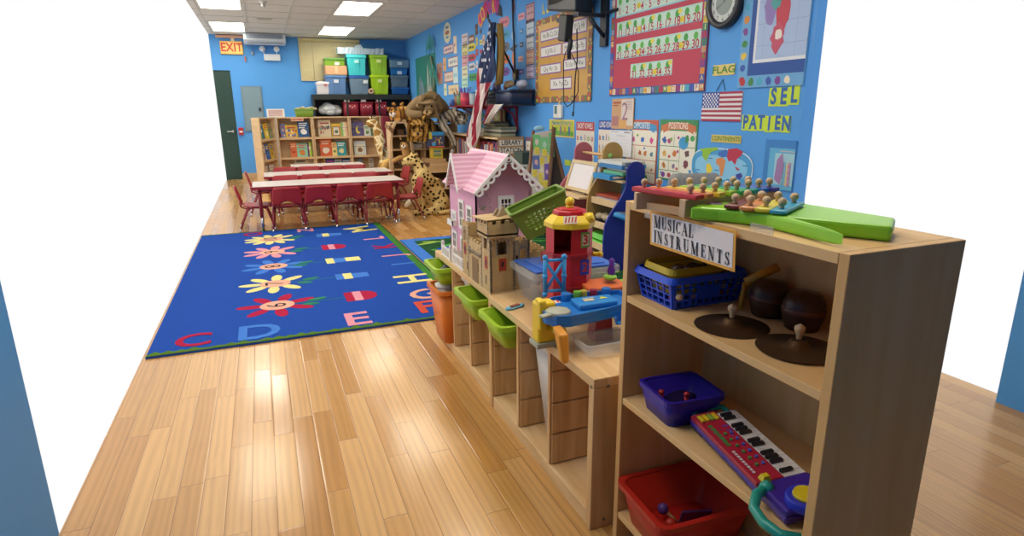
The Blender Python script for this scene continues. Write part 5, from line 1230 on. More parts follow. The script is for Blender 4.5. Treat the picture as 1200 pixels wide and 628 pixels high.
# palm tree and green mural
s = ws((487, 69), (512, 112), '#1f7a70', z0=wl(500, 112)[1]); W, H = s.w, s.h
for u, h_, w_, c in ((.22, .55, .1, '#6f8796'), (.3, .4, .12, '#7c93a3'), (.62, .8, .05, '#a9b8b0'), (.72, .62, .07, '#94a8a4'), (.5, .3, .1, '#4f6f6a')): s.poly([(W*(u-w_), 0), (W*(u+w_), 0), (W*(u+w_*.5), H*h_*.8), (W*u, H*h_), (W*(u-w_*.6), H*h_*.75)], c, 1+int(u*10) % 3)
s.ell(W*.75, H*.1, .06, .05, '#cfa080', 4); s.ell(W*.9, H*.22, .05, .06, '#b86a5a', 4)
fin(s, 'green_mural', 'dark green paper mural with grey rocks in the far corner of the wall', 'mural')
y0, z0 = wl(509, 110); yc, zc_ = wl(506.5, 56)
t = thing('paper_palm_tree', (XW-.03, y0, z0), 'tall paper palm tree with teal leaves at the edge of the green mural', 'palm tree')
TEAL = mat('#3f9f92', .7, var=.2, scale=6)
mb = MB(); pts = [wl(510, 110), wl(511, 95), wl(509, 80), wl(507, 66)]; mb.tube([(XW-.03, p[0], p[1]) for p in pts], [.03, .028, .024, .02], 8); mb.build('trunk', mat('#7e8a72', .8), t)
for k, (cx_, cy_) in enumerate(((507, 58), (510.5, 92))):
    for i in range(8):
        a_ = PI*.05+i*PI*.95/8+(.2 if k else 0); yy, zz_ = wl(cx_, cy_); L_ = .34+.1*rw.random()
        mb = MB(); p0 = Vector((XW-.04-.012*(i % 3), yy, zz_)); dy = math.cos(a_)*L_; dz = math.sin(a_)*L_*.55
        p1 = p0+Vector((-.01, dy*.5, dz+.02)); p2 = p0+Vector((-.0, dy, dz*.3-L_*.45)); w_ = .05
        n1 = Vector((0, -.3, 1))*w_*.6
        mb.poly([p0, p1-n1, p2, p1+n1]); mb.build('frond', TEAL, t, solid=.004)
s = ws((512, 75), (519, 98), '#b08a78'); s.blob(s.w*.5, s.h*.4, .09, '#b84a50', 1, rnd=rw); s.blob(s.w*.6, s.h*.7, .07, '#8a6a60', 2, rnd=rw); fin(s, 'picture_strip', 'narrow picture strip with red and tan shapes beside the palm tree', 'poster')
# COLORS arch
def arcpt(px, py): y_, z_ = wl(px, py); return y_, z_
s = ws((560, -8), (590, 32), None); W, H = s.w, s.h; oy, oz = s.O.y, s.O.z
def S2(a, b): y_, z_ = wl(*C6(a, b)); return (oy-y_, z_-oz)
outer = [(352, 190), (362, 120), (385, 60), (415, 10), (450, -20), (490, -20), (525, 0)]; inner = [(530, 110), (490, 100), (455, 110), (420, 140), (395, 185), (375, 225)]
s.poly([S2(*p) for p in outer+inner], '#dd3f88', 1)
for ch, (a, b), c in zip('COLORS', ((372, 175), (392, 120), (420, 75), (450, 52), (478, 48), (508, 62)), ('#e8a03a', '#e8d84a', '#c83a5a', '#4a6ac8', '#f0c03a', '#7a4aa8')):
    u, v = S2(a, b); s.text(ch, u, v, .30, c, 3, bold=.02, rot=math.radians({'C': 48, 'O': 38, 'L': 26, 'R': 5, 'S': -10}.get(ch, 15)), wide=.6)
s.poly([S2(525, 30), S2(545, 60), S2(552, 135), S2(530, 130), S2(515, 125)], '#3a3440', 3)
fin(s, 'colors_banner', 'bright pink arched paper banner reading COLORS at the top of the wall', 'sign')
for i, (yy, c, tc_, w_) in enumerate(((183, '#d0909c', '#b0506a', 'pink'), (287, '#3f9cc4', '#1f6a98', 'blue'), (388, '#5f6878', '#353a48', 'grey'), (488, '#dd7a3a', '#8a3f20', 'orange'), (588, '#6a3a98', '#3a1f68', 'purple'))):
    y0, z1 = wl(*C6(524, yy-27)); y1, z0 = wl(*C6(610, yy+27)); s = Sheet((XW, y0, z0), (0, -1, 0), (0, 0, 1), y0-y1, z1-z0, None, .003); W, H = s.w, s.h
    s.poly([(0, 0), (W*.8, 0), (W, H*.3), (W, H*.7), (W*.8, H), (0, H)], c, 0); s.rect(W*.1, H*.1, W*.13, H*.9, tc_, 1); s.rect(W*.82, H*.1, W*.85, H*.9, tc_, 1)
    for j in range(5): s.blob(W*(.24+.12*j), H*.5, .026, tc_, 2, 7, rnd=rw)
    fin(s, 'crayon_card', '%s crayon card right of the flag, in the column before the black cord' % w_, 'sign', 'crayon shaped colour word cards')
for i, (a, b, c, w_) in enumerate(((638, 290, '#9fc8e0', 'pale blue'), (645, 378, '#3f4450', 'dark grey'), (643, 475, '#d8753a', 'orange'), (642, 590, '#7040a0', 'purple'), (640, 60, '#a05a68', 'dull red'))):
    y0, z0 = wl(*C6(a, b)); s = Sheet((XW, y0+.07, z0-.09), (0, -1, 0), (0, 0, 1), .14, .18, None, .003)
    if w_ == 'dark grey': s.poly([(-.08, .07), (.03, .09), (.05, .15), (.09, .10), (.22, .09), (.10, .06), (.06, .02)], c, 0)
    else: s.ell(.07, .09, .055, .085 if i else .05, c, 0, 16)
    fin(s, 'cutout_shape', '%s paper cut-out shape beside the black hanging cord' % w_, 'decoration', 'paper cut-outs along the black cord')
for i, (tl, br, c, tc_, w_) in enumerate((((680, 118), (733, 152), '#dda0b0', '#a0485a', 'pink'), ((693, 240), (718, 272), '#3f7fb8', '#bcd0e0', 'blue'), ((694, 348), (720, 382), '#34425a', '#a8b0c0', 'navy'), ((682, 465), (720, 500), '#e8b0a0', '#c06a50', 'salmon'), ((683, 570), (724, 605), '#4a40a8', '#d0c8e8', 'violet'))):
    card(C6(*tl), C6(*br), c, tc_, '%s small card in the column just left of the picture squares' % w_)
C3 = lambda a, b: (600+a/4.83, b/4.83)
for i, (y0, y1, c, tcs, w_) in enumerate(((28, 115, '#c8a0a8', ('#8a5a60', '#b06a70', '#6a4a50'), 'pink'), (118, 198, '#c8d4dc', ('#5a8ab0', '#a8b0c0', '#4a6a90'), 'pale blue'), (202, 278, '#c8ccd0', ('#3a4048', '#7a8088'), 'grey'), (286, 362, '#dcb8a0', ('#c86a4a', '#a85a4a'), 'salmon'), (366, 442, '#d0c0d8', ('#5a3a80', '#7a4a90'), 'lilac'))):
    card(C3(80, y0), C3(128, y1+(4 if i else 6)), c, tcs, '%s picture square in the column left of the gold board' % w_, n=3, border='#8a5a6a' if i in (0, 3) else '#4a5a8a')
# black cord with end hanging down the wall
mb = MB(); mb.tube([(2.975, *wl(602.5, -12)), (2.975, *wl(603.5, 30)), (2.975, *wl(605, 60)), (2.975, *wl(606, 100))], .012, 6); o = mb.build('hanging_wall_cord', mat('#1f2430', .6)); tag(o, 'black cord running down the wall to the dark blue bin', 'cord')
# ================================================================ LIBRARY CORNER, CHART EASEL, ART DESK, LOW CUBBIES
def holed(mb, F, U, V, th, holes):
    """slab U x V with rectangular holes [(u0,v0,u1,v1)]"""
    us = sorted({0, U, *[h[0] for h in holes], *[h[2] for h in holes]}); vs = sorted({0, V, *[h[1] for h in holes], *[h[3] for h in holes]})
    for i in range(len(us)-1):
        run = None
        for j in range(len(vs)-1):
            cu, cv = (us[i]+us[i+1])/2, (vs[j]+vs[j+1])/2
            inside = any(h[0] < cu < h[2] and h[1] < cv < h[3] for h in holes)
            if not inside:
                if run is None: run = vs[j]
            if (inside or j == len(vs)-2) and run is not None:
                top = vs[j] if inside else vs[j+1]
                mb.box((us[i], run, 0), (us[i+1], top, th), F); run = None
def frame(O, U, V):
    U, V = Vector(U).normalized(), Vector(V).normalized(); N = U.cross(V); O = Vector(O)
    return Matrix(((U.x, V.x, N.x, O.x), (U.y, V.y, N.y, O.y), (U.z, V.z, N.z, O.z), (0, 0, 0, 1)))
rl = random.Random(33)
# --- library bookshelf along the right wall, open towards the room
LX0, LX1, LY0, LY1, LH = 2.66, 2.97, 6.95, 9.1, .985
t = thing('library_bookshelf', ((LX0+LX1)/2, 8, 0), 'low wooden library bookshelf along the blue wall, filled with upright books', 'bookshelf')
for y in (LY0, LY1-.02, 8.02): mb = MB(); mb.box((LX0, y, 0), (LX1, y+.02, LH-.02)); mb.build('side_panel', MAPLE, t, bevel=.002)
mb = MB(); mb.box((LX1-.015, LY0+.02, .02), (LX1, LY1-.02, LH-.02)); mb.build('back_panel', MAPLE, t)
mb = MB(); mb.box((LX0-.005, LY0-.005, LH-.02), (LX1, LY1+.005, LH)); mb.build('top_board', MAPLE, t, bevel=.002)
for z in (.08, .38, .68):
    mb = MB(); mb.box((LX0, LY0+.02, z-.018), (LX1-.015, LY1-.02, z)); mb.build('shelf', MAPLE, t)
BC = ['#b5483f', '#3a6aa8', '#d8c8a8', '#4a8a5a', '#c8883f', '#e0dcd0', '#6a4a7a', '#8a3a4a', '#5a7a98', '#d0b04a']
names_c = dict(zip(BC, ('brick red', 'blue', 'cream', 'green', 'ochre', 'off-white', 'violet', 'wine red', 'slate blue', 'mustard')))
y = 8.00; k = 0
for rng, seg in (((8.06, 9.06), 'far'), ((7.0, 8.0), 'near')):
    y = rng[1]
    while y > rng[0]+.05:
        w = .018+.03*rl.random(); h = .18+.075*rl.random(); c = rl.choice(BC); k += 1
        mb = MB(); mb.box((LX0+.02, y-w, .681), (LX0+.02+.16, y-.001, .681+h)); o = mb.build('upright_book', mat(c, .6), bevel=.002)
        tag(o, 'book standing upright in the top row of the library bookshelf, %s compartment' % seg, 'book', 'upright books in the %s compartment of the library bookshelf' % seg)
        y -= w+.001+(.03 if rl.random() < .08 else 0)
# cardboard sign
s = Sheet((2.63, 6.93, .56), (1, 0, 0), (0, 0, 1), .345, .44, '#a98560', .008)
s.rect(.02, .335, .325, .405, '#ded8cc', 1); s.rect(.02, .245, .325, .315, '#ded8cc', 1); s.text('LIBRARY', .172, .37, .082, '#26262c', bold=.02, wide=.82); s.text('STATION', .172, .28, .082, '#26262c', bold=.02, wide=.82)
o = s.build('library_sign'); tag(o, 'brown cardboard panel reading LIBRARY STATION at the end of the bookshelf', 'sign')
mb = MB(); mb.box((2.63, 6.94, 0), (2.66, 6.949, .55)); mb.box((2.945, 6.94, 0), (2.975, 6.949, .55)); mb.box((2.66, 6.94, .5), (2.945, 6.949, .55)); o = mb.build('sign_stand', mat('#8a6a4a', .7)); tag(o, 'plain brown stand holding up the library cardboard panel', 'stand')
s = Sheet((2.985, 6.88, .58), (0, -1, 0), (0, 0, 1), .43, .42, '#ddd6c4', .004); s.rect(0, .37, .43, .42, '#7a5a78', 1)
for i in range(30): s.blob(.05+.08*(i % 5)+.01, .04+.055*(i//5), .018, ('#b0605a', '#8a7a5a', '#5a7a8a', '#c89a5a')[i % 4], 1, 7, rnd=rl)
o = s.build('picture_chart'); tag(o, 'cream chart of tiny pictures with purple header, right of the library sign', 'poster')
# things on top of the library shelf
mb = MB(); zz = LH+.001
for i in range(9):
    h = .012+.016*rl.random(); y1 = 7.75-.05*rl.random(); y0 = 7.05+.05*rl.random()
    if i > 5: y0 = 7.3
    mb = MB(); mb.box((2.72+.02*rl.random(), y0, zz), (2.93, y1, zz+h)); o = mb.build('flat_book', mat(('#7f7a5a', '#a8a88a', '#5a5a48', '#c8c4b0', '#6f7a6a', '#8f8f70')[i % 6], .6), bevel=.002)
    tag(o, 'flat magazine in the stack on the library shelf, %s from the bottom' % ('first', 'second', 'third', 'fourth', 'fifth', 'sixth', 'seventh', 'eighth', 'ninth')[i], 'book', 'flat stack on top of the library shelf'); zz += h+.0005
zz = LH+.001
for i in range(4):
    mb = MB(); h = .022; mb.box((2.70, 7.86+.01*i, zz), (2.92, 8.2-.02*i, zz+h)); o = mb.build('flat_book', mat(('#c8c8c4', '#b8b8ae', '#d8d6ce', '#a8b0a8')[i], .6), bevel=.002); tag(o, 'pale book lying flat under the green toy on the library shelf, %s from bottom' % ('first', 'second', 'third', 'fourth')[i], 'book', 'pale books under the green toy'); zz += h+.0005
t = thing('green_toy_figure', (2.78, 8.03, zz), 'green and orange upright toy standing on books beside the flag', 'toy')
mb = MB(); mb.box((2.74, 7.98, zz), (2.82, 8.08, zz+.15)); mb.build('body', mat('#3aa878', .5), t, bevel=.02)
mb = MB(); mb.box((2.735, 8.0, zz+.05), (2.742, 8.06, zz+.11)); mb.build('label', mat('#d8d8c8', .5), t)
mb = MB(); mb.box((2.72, 7.96, zz+.15), (2.84, 8.10, zz+.19)); mb.build('cap', mat('#4ab888', .5), t, bevel=.01)
mb = MB(); mb.ball((2.78, 8.10, zz+.205), .03, (1, 1.3, .6)); mb.build('orange_tip', mat('#d8864a', .5), t)
mb = MB(); mb.box((2.86, 7.62, LH+.001+.2), (2.90, 7.90, LH+.201)); 
t = thing('picture_book_stand', (2.9, 7.85, LH), 'red and yellow book standing upright behind the stacked books on the library shelf', 'book')
mb.b.free(); mb = MB(); mb.box((2.925, 7.55, LH+.001), (2.945, 7.85, LH+.34)); mb.build('cover', mat('#a8483f', .6), t)
s = Sheet((2.922, 7.82, LH+.19), (0, -1, 0), (0, 0, 1), .24, .13, '#a8a05a', .002); s.text('Go', .12, .05, .1, '#e0dcd0'); s.build('cover_print', t)
# tall brown paper behind
mb = MB(); mb.box((2.93, 7.45, 1.40-.42), (2.95, 7.54, 1.36)); o = mb.build('rolled_chart', mat('#8a7a4a', .7), bevel=.008); tag(o, 'olive brown rolled chart leaning under the red wall shelf', 'chart')
# red wall shelf
t = thing('red_wall_shelf', (2.85, 8.0, 1.37), 'red metal wall shelf holding jars, a basket and a dark blue bin', 'wall shelf')
RSH = mat('#9f2636', .4)
mb = MB(); mb.box((2.68, 7.12, 1.365), (2.995, 9.35, 1.385)); mb.build('shelf_board', RSH, t, bevel=.003)
for y in (7.16, 7.9, 8.8):
    mb = MB(); mb.box((2.97, y, 1.06), (2.995, y+.03, 1.365)); mb.box((2.70, y, 1.34), (2.97, y+.03, 1.365)); mb.tube([(2.98, y+.015, 1.12), (2.93, y+.015, 1.27), (2.80, y+.015, 1.345)], .012, 6); mb.build('bracket', RSH, t)
s = Sheet((2.985, 7.62, 1.10), (0, -1, 0), (0, 0, 1), .16, .09, '#b85a78', .003); s.rect(.01, .015, .15, .075, '#d8c8c0', 1); s.text('RED', .08, .045, .05, '#4a3a4a')
o = s.build('word_card'); tag(o, 'small pink edged word card on the wall under the red shelf', 'sign')
zs = 1.386
NAVY = '#1c2c4c'
t = tub('desk_bin', 2.66, 2.97, 6.60, 7.10, 1.386, 1.54, NAVY, 'large dark navy bin cantilevered at the near end of the red shelf', 'bin', None, .03, .012)
mb = MB(); mb.box((2.70, 6.62, 1.362), (2.99, 7.12, 1.384)); o = mb.build('bin_ledge', mat('#1a2438', .5)); tag(o, 'dark ledge on the wall under the navy bin', 'wall shelf')
for k, (x, y, z, r, c, lb) in enumerate(((2.78, 6.95, 1.60, .06, '#d8b88a', 'cream bag on top of the navy bin'), (2.85, 6.75, 1.59, .075, '#b8c0d8', 'pale lilac crumpled bag on top of the navy bin'), (2.76, 7.02, 1.575, .035, '#b85a4a', 'small red item on top of the navy bin'))):
    mb = MB()
    for i in range(6): mb.ball((x+.03*rl.random(), y+.06*(rl.random()-.5), z+.02*rl.random()-.0), r*.8, (1, 1.2, .8), 8)
    o = mb.build('crumpled_bag', mat(c, .5, var=.15, scale=20, bump=.5)); tag(o, lb, 'bag', None)
# dark grey basket with slots
t = thing('slotted_basket', (2.8, 7.3, zs), 'dark grey slotted plastic basket on the red shelf next to the navy bin', 'basket')
GB = mat('#4a5058', .5)
for (O, U, L_) in (((2.70, 7.46, zs), (0, -1, 0), .32), ((2.70, 7.14, zs), (1, 0, 0), .24), ((2.94, 7.14, zs), (0, 1, 0), .32), ((2.94, 7.46, zs), (-1, 0, 0), .24)):
    mb = MB(); n_ = int(L_/.03); hs = [(.01+i*(L_-.02)/n_+.004, .02+r*.04, .01+(i+1)*(L_-.02)/n_-.004, .05+r*.04) for i in range(n_) for r in range(3)]; holed(mb, frame(O, U, (0, 0, 1)), L_, .155, .005, hs); mb.build('slotted_wall', GB, t)
mb = MB(); mb.box((2.70, 7.14, zs), (2.94, 7.46, zs+.006)); mb.build('base', GB, t)
mb = MB(); mb.box((2.72, 7.2, zs+.007), (2.92, 7.44, zs+.15)); mb.build('contents', mat('#2a3038', .6), t)
for k, (y, z, c, lb) in enumerate(((7.40, 1.56, '#6a6fa8', 'blue-lilac bottle standing in the slotted basket'), (7.28, 1.565, '#b8a8c0', 'lilac jar standing in the slotted basket'))):
    mb = MB(); mb.lathe([(.001, 0), (.035, 0), (.035, .08), (.02, .1), (.02, .115), (.001, .116)], 14, Matrix.Translation((2.78, y, 1.537))); o = mb.build('bottle', mat(c, .4)); tag(o, lb, 'bottle')
# jars and cups on the red shelf
def cup(x, y, z, r, h, c, label, pens=None, lid=None, band=None, cat='jar', grp=None):
    t = thing('jar' if not pens else 'pencil_cup', (x, y, z), label, cat, grp)
    mb = MB(); mb.lathe([(.001, 0), (r*.9, 0), (r, .01), (r, h), (r*.9, h), (r*.88, .012), (.001, .012)], 18, Matrix.Translation((x, y, z))); mb.build('cup', mat(c, .4), t)
    if band: mb = MB(); mb.lathe([(r+.0005, h*.3), (r+.002, h*.31), (r+.002, h*.62), (r+.0005, h*.63)], 18, Matrix.Translation((x, y, z))); mb.build('label_band', mat(band, .5), t)
    if lid: mb = MB(); mb.lathe([(r+.003, h-.005), (r+.004, h+.012), (.001, h+.014)], 18, Matrix.Translation((x, y, z))); mb.build('lid', mat(lid, .4), t)
    if pens:
        for i in range(9):
            a_ = 2*PI*i/9; mb = MB(); p = Vector((x+r*.4*math.cos(a_), y+r*.4*math.sin(a_), z+.02)); q_ = Vector((x+r*1.1*math.cos(a_), y+r*1.1*math.sin(a_), z+h+.05+.03*rl.random())); mb.cyl(p, q_, .006, n=6); mb.build('pencil', mat(pens[i % len(pens)], .5), t)
cup(2.76, 9.18, zs, .055, .09, '#2f62b8', 'small blue tub at the far end of the red shelf')
cup(2.76, 8.92, zs, .055, .13, '#8a5a4a', 'brown cup full of crayons on the red shelf', pens=['#8a4a3a', '#5a7a3a', '#c8783a', '#3a5a8a'])
cup(2.74, 8.72, zs, .055, .14, '#6a8a4a', 'green cup full of pencils on the red shelf', pens=['#a83a4a', '#c8a83a', '#4a7a4a', '#d87a8a'])
cup(2.74, 8.48, zs, .072, .17, '#b83a5a', 'red pot with purple rim packed with purple markers on the red shelf', pens=['#6a3a98', '#7a4aa8'], band='#d8485a')
cup(2.76, 8.20, zs, .05, .16, '#9fb0b8', 'clear bottle with blue cap on the red shelf', lid='#2f7ac0')
cup(2.78, 8.02, zs, .045, .18, '#b0b8b8', 'clear jar beside the flag on the red shelf', lid='#c8ccd0')
cup(2.73, 7.62, zs, .085, .17, '#e6e4dc', 'green white and blue tub between the flag and the basket', lid='#1f7a58', band='#2a4aa0')
# flag on pole with gold fringe cloth
t = thing('flag_on_pole', (2.56, 7.3, .76), 'large stars and stripes flag hanging in folds from a dark wall pole', 'flag')
mb = MB(); mb.cyl((2.99, 7.2, 1.72), (2.56, 6.99, 2.33), .013, n=10); mb.build('pole', mat('#3a2a22', .4), t)
mb = MB(); mb.box((2.96, 7.15, 1.68), (2.998, 7.25, 1.80)); mb.build('wall_bracket', mat('#6a5a3a', .4, .6), t, bevel=.004)
mb = MB(); mb.lathe([(.002, 0), (.02, .02), (.012, .05), (.002, .09)], 10, Matrix.Translation((2.55, 6.985, 2.33))); mb.build('finial', mat('#5a5648', .3, .6), t)
def cloth(name, colfun, cuts, mats, yo, zo=0, n=26, XO=0):
    """folded hanging cloth between left and right edge curves given in the wall plane"""
    mb = MB(); rows = []
    for j, (a, b) in enumerate(cuts):
        r_ = []
        for i in range(n+1):
            f = i/n; p = Vector(a).lerp(Vector(b), f); fold = math.sin(f*PI*5+j*.35)*.028+math.sin(f*PI*11+j*.2)*.008
            r_.append(mb.b.verts.new((p.x+fold+XO, p.y+yo, p.z)))
        rows.append(r_)
    for j in range(len(rows)-1):
        for i in range(n):
            mb.i = colfun(i/n, j/(len(rows)-1)); f = mb.b.faces.new((rows[j][i], rows[j][i+1], rows[j+1][i+1], rows[j+1][i])); f.material_index = mb.i; f.smooth = True
    return mb.build(name, mats, t, solid=.004)
FX = 2.56
def F_(px, py): return tuple(onx(px, py, FX))
Mr, Mw, Mb = mat('#a32c44', .8), mat('#e2d9d4', .8), mat('#27365c', .85)
keys = [((577, 26), (578.5, 26)), ((571, 45), (580, 42)), ((566, 62), (581, 62)), ((562.5, 80), (579.5, 78)), ((560, 95), (577, 92)), ((558.5, 110), (571, 108)), ((556.5, 125), (567, 124)), ((553, 140), (563, 140)), ((549, 158), (560, 156)), ((546.5, 168), (557, 168)), ((551, 178), (555, 177))]
cuts = []
for (a, b), (c, d) in zip(keys, keys[1:]):
    for k in range(4): f = k/4; cuts.append((F_(a[0]+(c[0]-a[0])*f, a[1]+(c[1]-a[1])*f), F_(b[0]+(d[0]-b[0])*f, b[1]+(d[1]-b[1])*f)))
cuts.append((F_(*keys[-1][0]), F_(*keys[-1][1])))
def cf(u, v):
    if v < .42-(.12*(u < .25)): return 2
    return 0 if int(u*7+.35+v*.8) % 2 == 0 else 1
cloth('stars_and_stripes_cloth', cf, cuts, [Mr, Mw, Mb], 0)
mb = MB()
for i in range(26):
    u, v = rl.uniform(.2, .85), rl.uniform(.03, .38); a, b = cuts[int(v*len(cuts))]; p = Vector(a).lerp(Vector(b), u)
    M = Matrix.Translation((p.x-.038, p.y, p.z)) @ Matrix.Rotation(-PI/2, 4, 'Y')
    mb.prism([((.022 if k % 2 == 0 else .009)*math.cos(k*PI/5), (.022 if k % 2 == 0 else .009)*math.sin(k*PI/5)) for k in range(10)], .004, M)
mb.build('stars', mat('#c8ccd8', .7), t)['kind'] = 'stuff'
# second, olive-brown banner folded behind, with its red tail
keys2 = [((578, 27), (579.5, 27)), ((577, 50), (582.5, 48)), ((576, 80), (583, 78)), ((574, 100), (582, 98))]
c2 = [(F_(*a), F_(*b)) for a, b in keys2]
cloth('gold_banner_cloth', lambda u, v: 0, c2, [mat('#8a7038', .8)], .0, XO=.07)
keys3 = [((566, 124), (584, 122)), ((563, 135), (577, 132)), ((562, 146), (568, 144))]
cloth('trailing_red_corner', lambda u, v: 0 if u < .6 else 1, [(F_(*a), F_(*b)) for a, b in keys3], [mat('#8a3040', .8), Mw], 0, XO=.05)
# --- chart easel with children's paintings
ex, ey = 2.72, 5.86
t = thing('chart_easel', (ex, ey, 0), 'brown A-frame board covered with green papers and yellow notes', 'easel')
BRN = mat('#6b4a34', .6, var=.2, scale=5)
T0 = Vector((2.70, 5.95, 1.14)); 
A0, A1 = Vector((2.36, 6.12, .02)), Vector((2.90, 5.62, .02)); 
def eb(px, py): # point on the front board plane
    d = _ray(px, py); n_ = Vector((-.10, -1, .30)).normalized(); c = Vector((2.70, 5.75, 1.0)); k_ = (c-Vector((0, 0, HC))).dot(n_)/d.dot(n_); return Vector((0, 0, HC))+d*k_
n_ = Vector((-.10, -1, .30)).normalized()
q4 = [eb(618, 222), eb(643, 222), eb(649, 152), eb(626, 156)]
q4b = [p-n_*.012 for p in q4]
lo = [q4[0]+(q4[0]-q4[3])*.75, q4[1]+(q4[1]-q4[2])*.75]
mb = MB(); mb.hexa([lo[0], lo[1], lo[1]-n_*.012, lo[0]-n_*.012], [q4[3], q4[2], q4[2]-n_*.012, q4[3]-n_*.012]); mb.build('front_board', mat('#c9c4b4', .7), t)
top2 = q4[2]; bot2 = lo[1]; bot2.z = max(bot2.z, .0)
# side wedge of the frame (legs and dark inside panel)
rr0 = eb(649, 152)+Vector((.02, .1, 0)); 
back_b = Vector((2.96, 6.0, 0.0)); back_t = rr0
mb = MB(); mb.tube([q4[2]+Vector((0, 0, .02)), q4[1], bot2], .022, 6); mb.build('front_leg', BRN, t)
mb = MB(); mb.tube([q4[3]+Vector((0, .02, .02)), q4[0], lo[0]], .018, 6); mb.build('front_leg', BRN, t)
bk = onx(667, 236, 2.93); mb = MB(); mb.tube([back_t, bk, bk+(bk-back_t)*.6], .022, 6); mb.build('rear_leg', BRN, t)
mb = MB(); e1, e2, e3 = Vector(back_t), bk+(bk-back_t)*.5, Vector(bot2)+Vector((.02, .02, .05)); mb.hexa([e3, e2, e2+Vector((0, .01, 0)), e3+Vector((0, .01, 0))], [e1+Vector((-.015, 0, 0)), e1+Vector((.015, 0, 0)), e1+Vector((.015, .01, 0)), e1+Vector((-.015, .01, 0))]); mb.build('chalk_panel', mat('#3f352c', .8), t)
UU = (q4[1]-q4[0]).normalized(); VV = n_.cross(UU).normalized()
if VV.z < 0: VV = -VV
FR = frame(q4[0], UU, VV)
def ep(px, py): v = FR.inverted() @ eb(px, py); return v.x, v.y
C8 = lambda a, b: (600+a/6.275, 120+b/6.275)
for (tl, br, c, c2_, lb) in (((150, 238, ), (210, 345), '#6fbf7a', '#d8c8b8', 'green paper with pink shape, top left of the chart easel'), ((208, 255), (270, 370), '#7fc88a', '#b8d8c0', 'green paper with pale leaf shape, top middle of the chart easel'), ((268, 225), (312, 400), '#76c480', '#d8d0b0', 'tall green paper at the top right of the chart easel'),
      ((148, 392), (205, 490), '#5a72b0', '#d8b0a8', 'blue paper with pink cloud on the chart easel'), ((196, 430), (240, 560), '#d8d0a8', '#e8e0d0', 'cream paper with pale figure on the chart easel'), ((234, 452), (278, 570), '#7058a8', '#d8c0c8', 'purple paper with pale figure on the chart easel')):
    u0, v1 = ep(*C8(*tl)); u1, v0 = ep(*C8(*br))
    s = Sheet(FR @ Vector((u0, v0, .002+.002*rl.random())), UU, VV, u1-u0, v1-v0, c, .002); s.blob(s.w/2, s.h/2, min(s.w, s.h)*.38, c2_, 1, 12, .4, .8, 1.3, rl); o = s.build('painted_paper'); tag(o, lb, 'paper', 'painted papers on the chart easel')
for k, (a, b) in enumerate(((165, 330), (220, 345), (258, 390), (202, 405), (148, 495), (190, 520), (200, 575), (232, 575))):
    u0, v1 = ep(*C8(a, b)); u1, v0 = ep(*C8(a+34, b+52)); s = Sheet(FR @ Vector((u0, v0, .007)), UU, VV, u1-u0, v1-v0, '#e3d34f', .0015)
    for r in range(3): s.rect(s.w*.2, s.h*(.25+.2*r), s.w*.8, s.h*(.3+.2*r), '#a8943a', 1)
    o = s.build('yellow_note'); tag(o, 'yellow note on the chart easel, %s' % ('under the top left green paper', 'under the middle green paper', 'lower right of the tall green paper', 'left of centre', 'below the blue paper', 'below the cream paper', 'bottom left of the pair under the purple paper', 'bottom right of the pair under the purple paper')[k], 'note', 'yellow notes on the chart easel')
mb = MB(); p = q4[3].lerp(q4[2], .35)+Vector((0, .05, .035)); mb.ball(p, .045, (1.3, 1, .6)); o = mb.build('blue_white_cloth', mat('#8fc0d8', .8, var=.3, scale=30)); tag(o, 'blue and white crumpled item on top of the chart easel', 'cloth')
# --- white topped side table left of the easel
t = thing('side_table', (2.55, 6.45, 0), 'small side table with papers between the library shelf and easel', 'table')
mb = MB(); mb.box((2.30, 6.2, .70), (2.95, 6.8, .725)); mb.build('tabletop', mat('#c9c6ba', .5), t, bevel=.004)
for x in (2.34, 2.90):
    for y in (6.24, 6.76): mb = MB(); mb.cyl((x, y, 0), (x, y, .70), .018, n=8); mb.build('leg', mat('#6f6f70', .4), t)
mb = MB(); mb.box((2.36, 6.25, .727), (2.6, 6.5, .735)); mb.box((2.42, 6.3, .735), (2.64, 6.52, .742)); o = mb.build('papers', mat('#d4d4cc', .6)); tag(o, 'loose white papers on the small side table', 'paper')
mb = MB(); mb.box((2.66, 6.24, .727), (2.9, 6.5, .86)); o = mb.build('dark_green_box', mat('#35443a', .6), bevel=.005); tag(o, 'dark green box on the small side table', 'box')
# --- art desk: three curved side panels with book shelves
def side_panel(parent, Y, th, c, x0, x1, lobe, H=1.03, name='side_panel', low=.5):
    """rounded lobe above a bulging lower front; front is at small x"""
    pts = []
    w = lobe
    # from bottom back, up the back, round the lobe, down the s-curved front
    pts.append((x1, 0)); pts.append((x1, H-w/2))
    for i in range(1, 12): a_ = PI*i/12; pts.append((x1-w/2+w/2*math.cos(a_), H-w/2+w/2*math.sin(a_)))
    lx = x1-w
    for i in range(0, 11):
        f = i/10; z = H-w/2-.07-(H-w/2-.07-low)*f; s_ = (1-math.cos(PI*f))/2; pts.append((lx+(x0-lx)*s_, z))
    pts.append((x0-.005, low-.08)); pts.append((x0+.0, 0))
    M = Matrix(((1, 0, 0, 0), (0, 0, -1, Y+th), (0, 1, 0, 0), (0, 0, 0, 1)))
    mb = MB(); mb.prism(pts, th, M); return mb.build(name, mat(c, .5), parent, bevel=.003)
t = thing('childrens_art_desk', (2.7, 4.9, 0), 'art desk with pink side panel and slanted white drawing board', 'desk')
side_panel(t, 5.10, .02, '#b0606e', 2.55, 2.90, .19, H=1.02, low=.56)
tan = side_panel(t, 4.60, .02, '#ab8a4e', 2.58, 2.92, .20, H=1.04, low=.55)
mb = MB(); mb.cyl((2.78, 4.61, .925), (2.80, 5.11, .925), .013, n=10); mb.build('paper_dowel', PINE_Y, t)
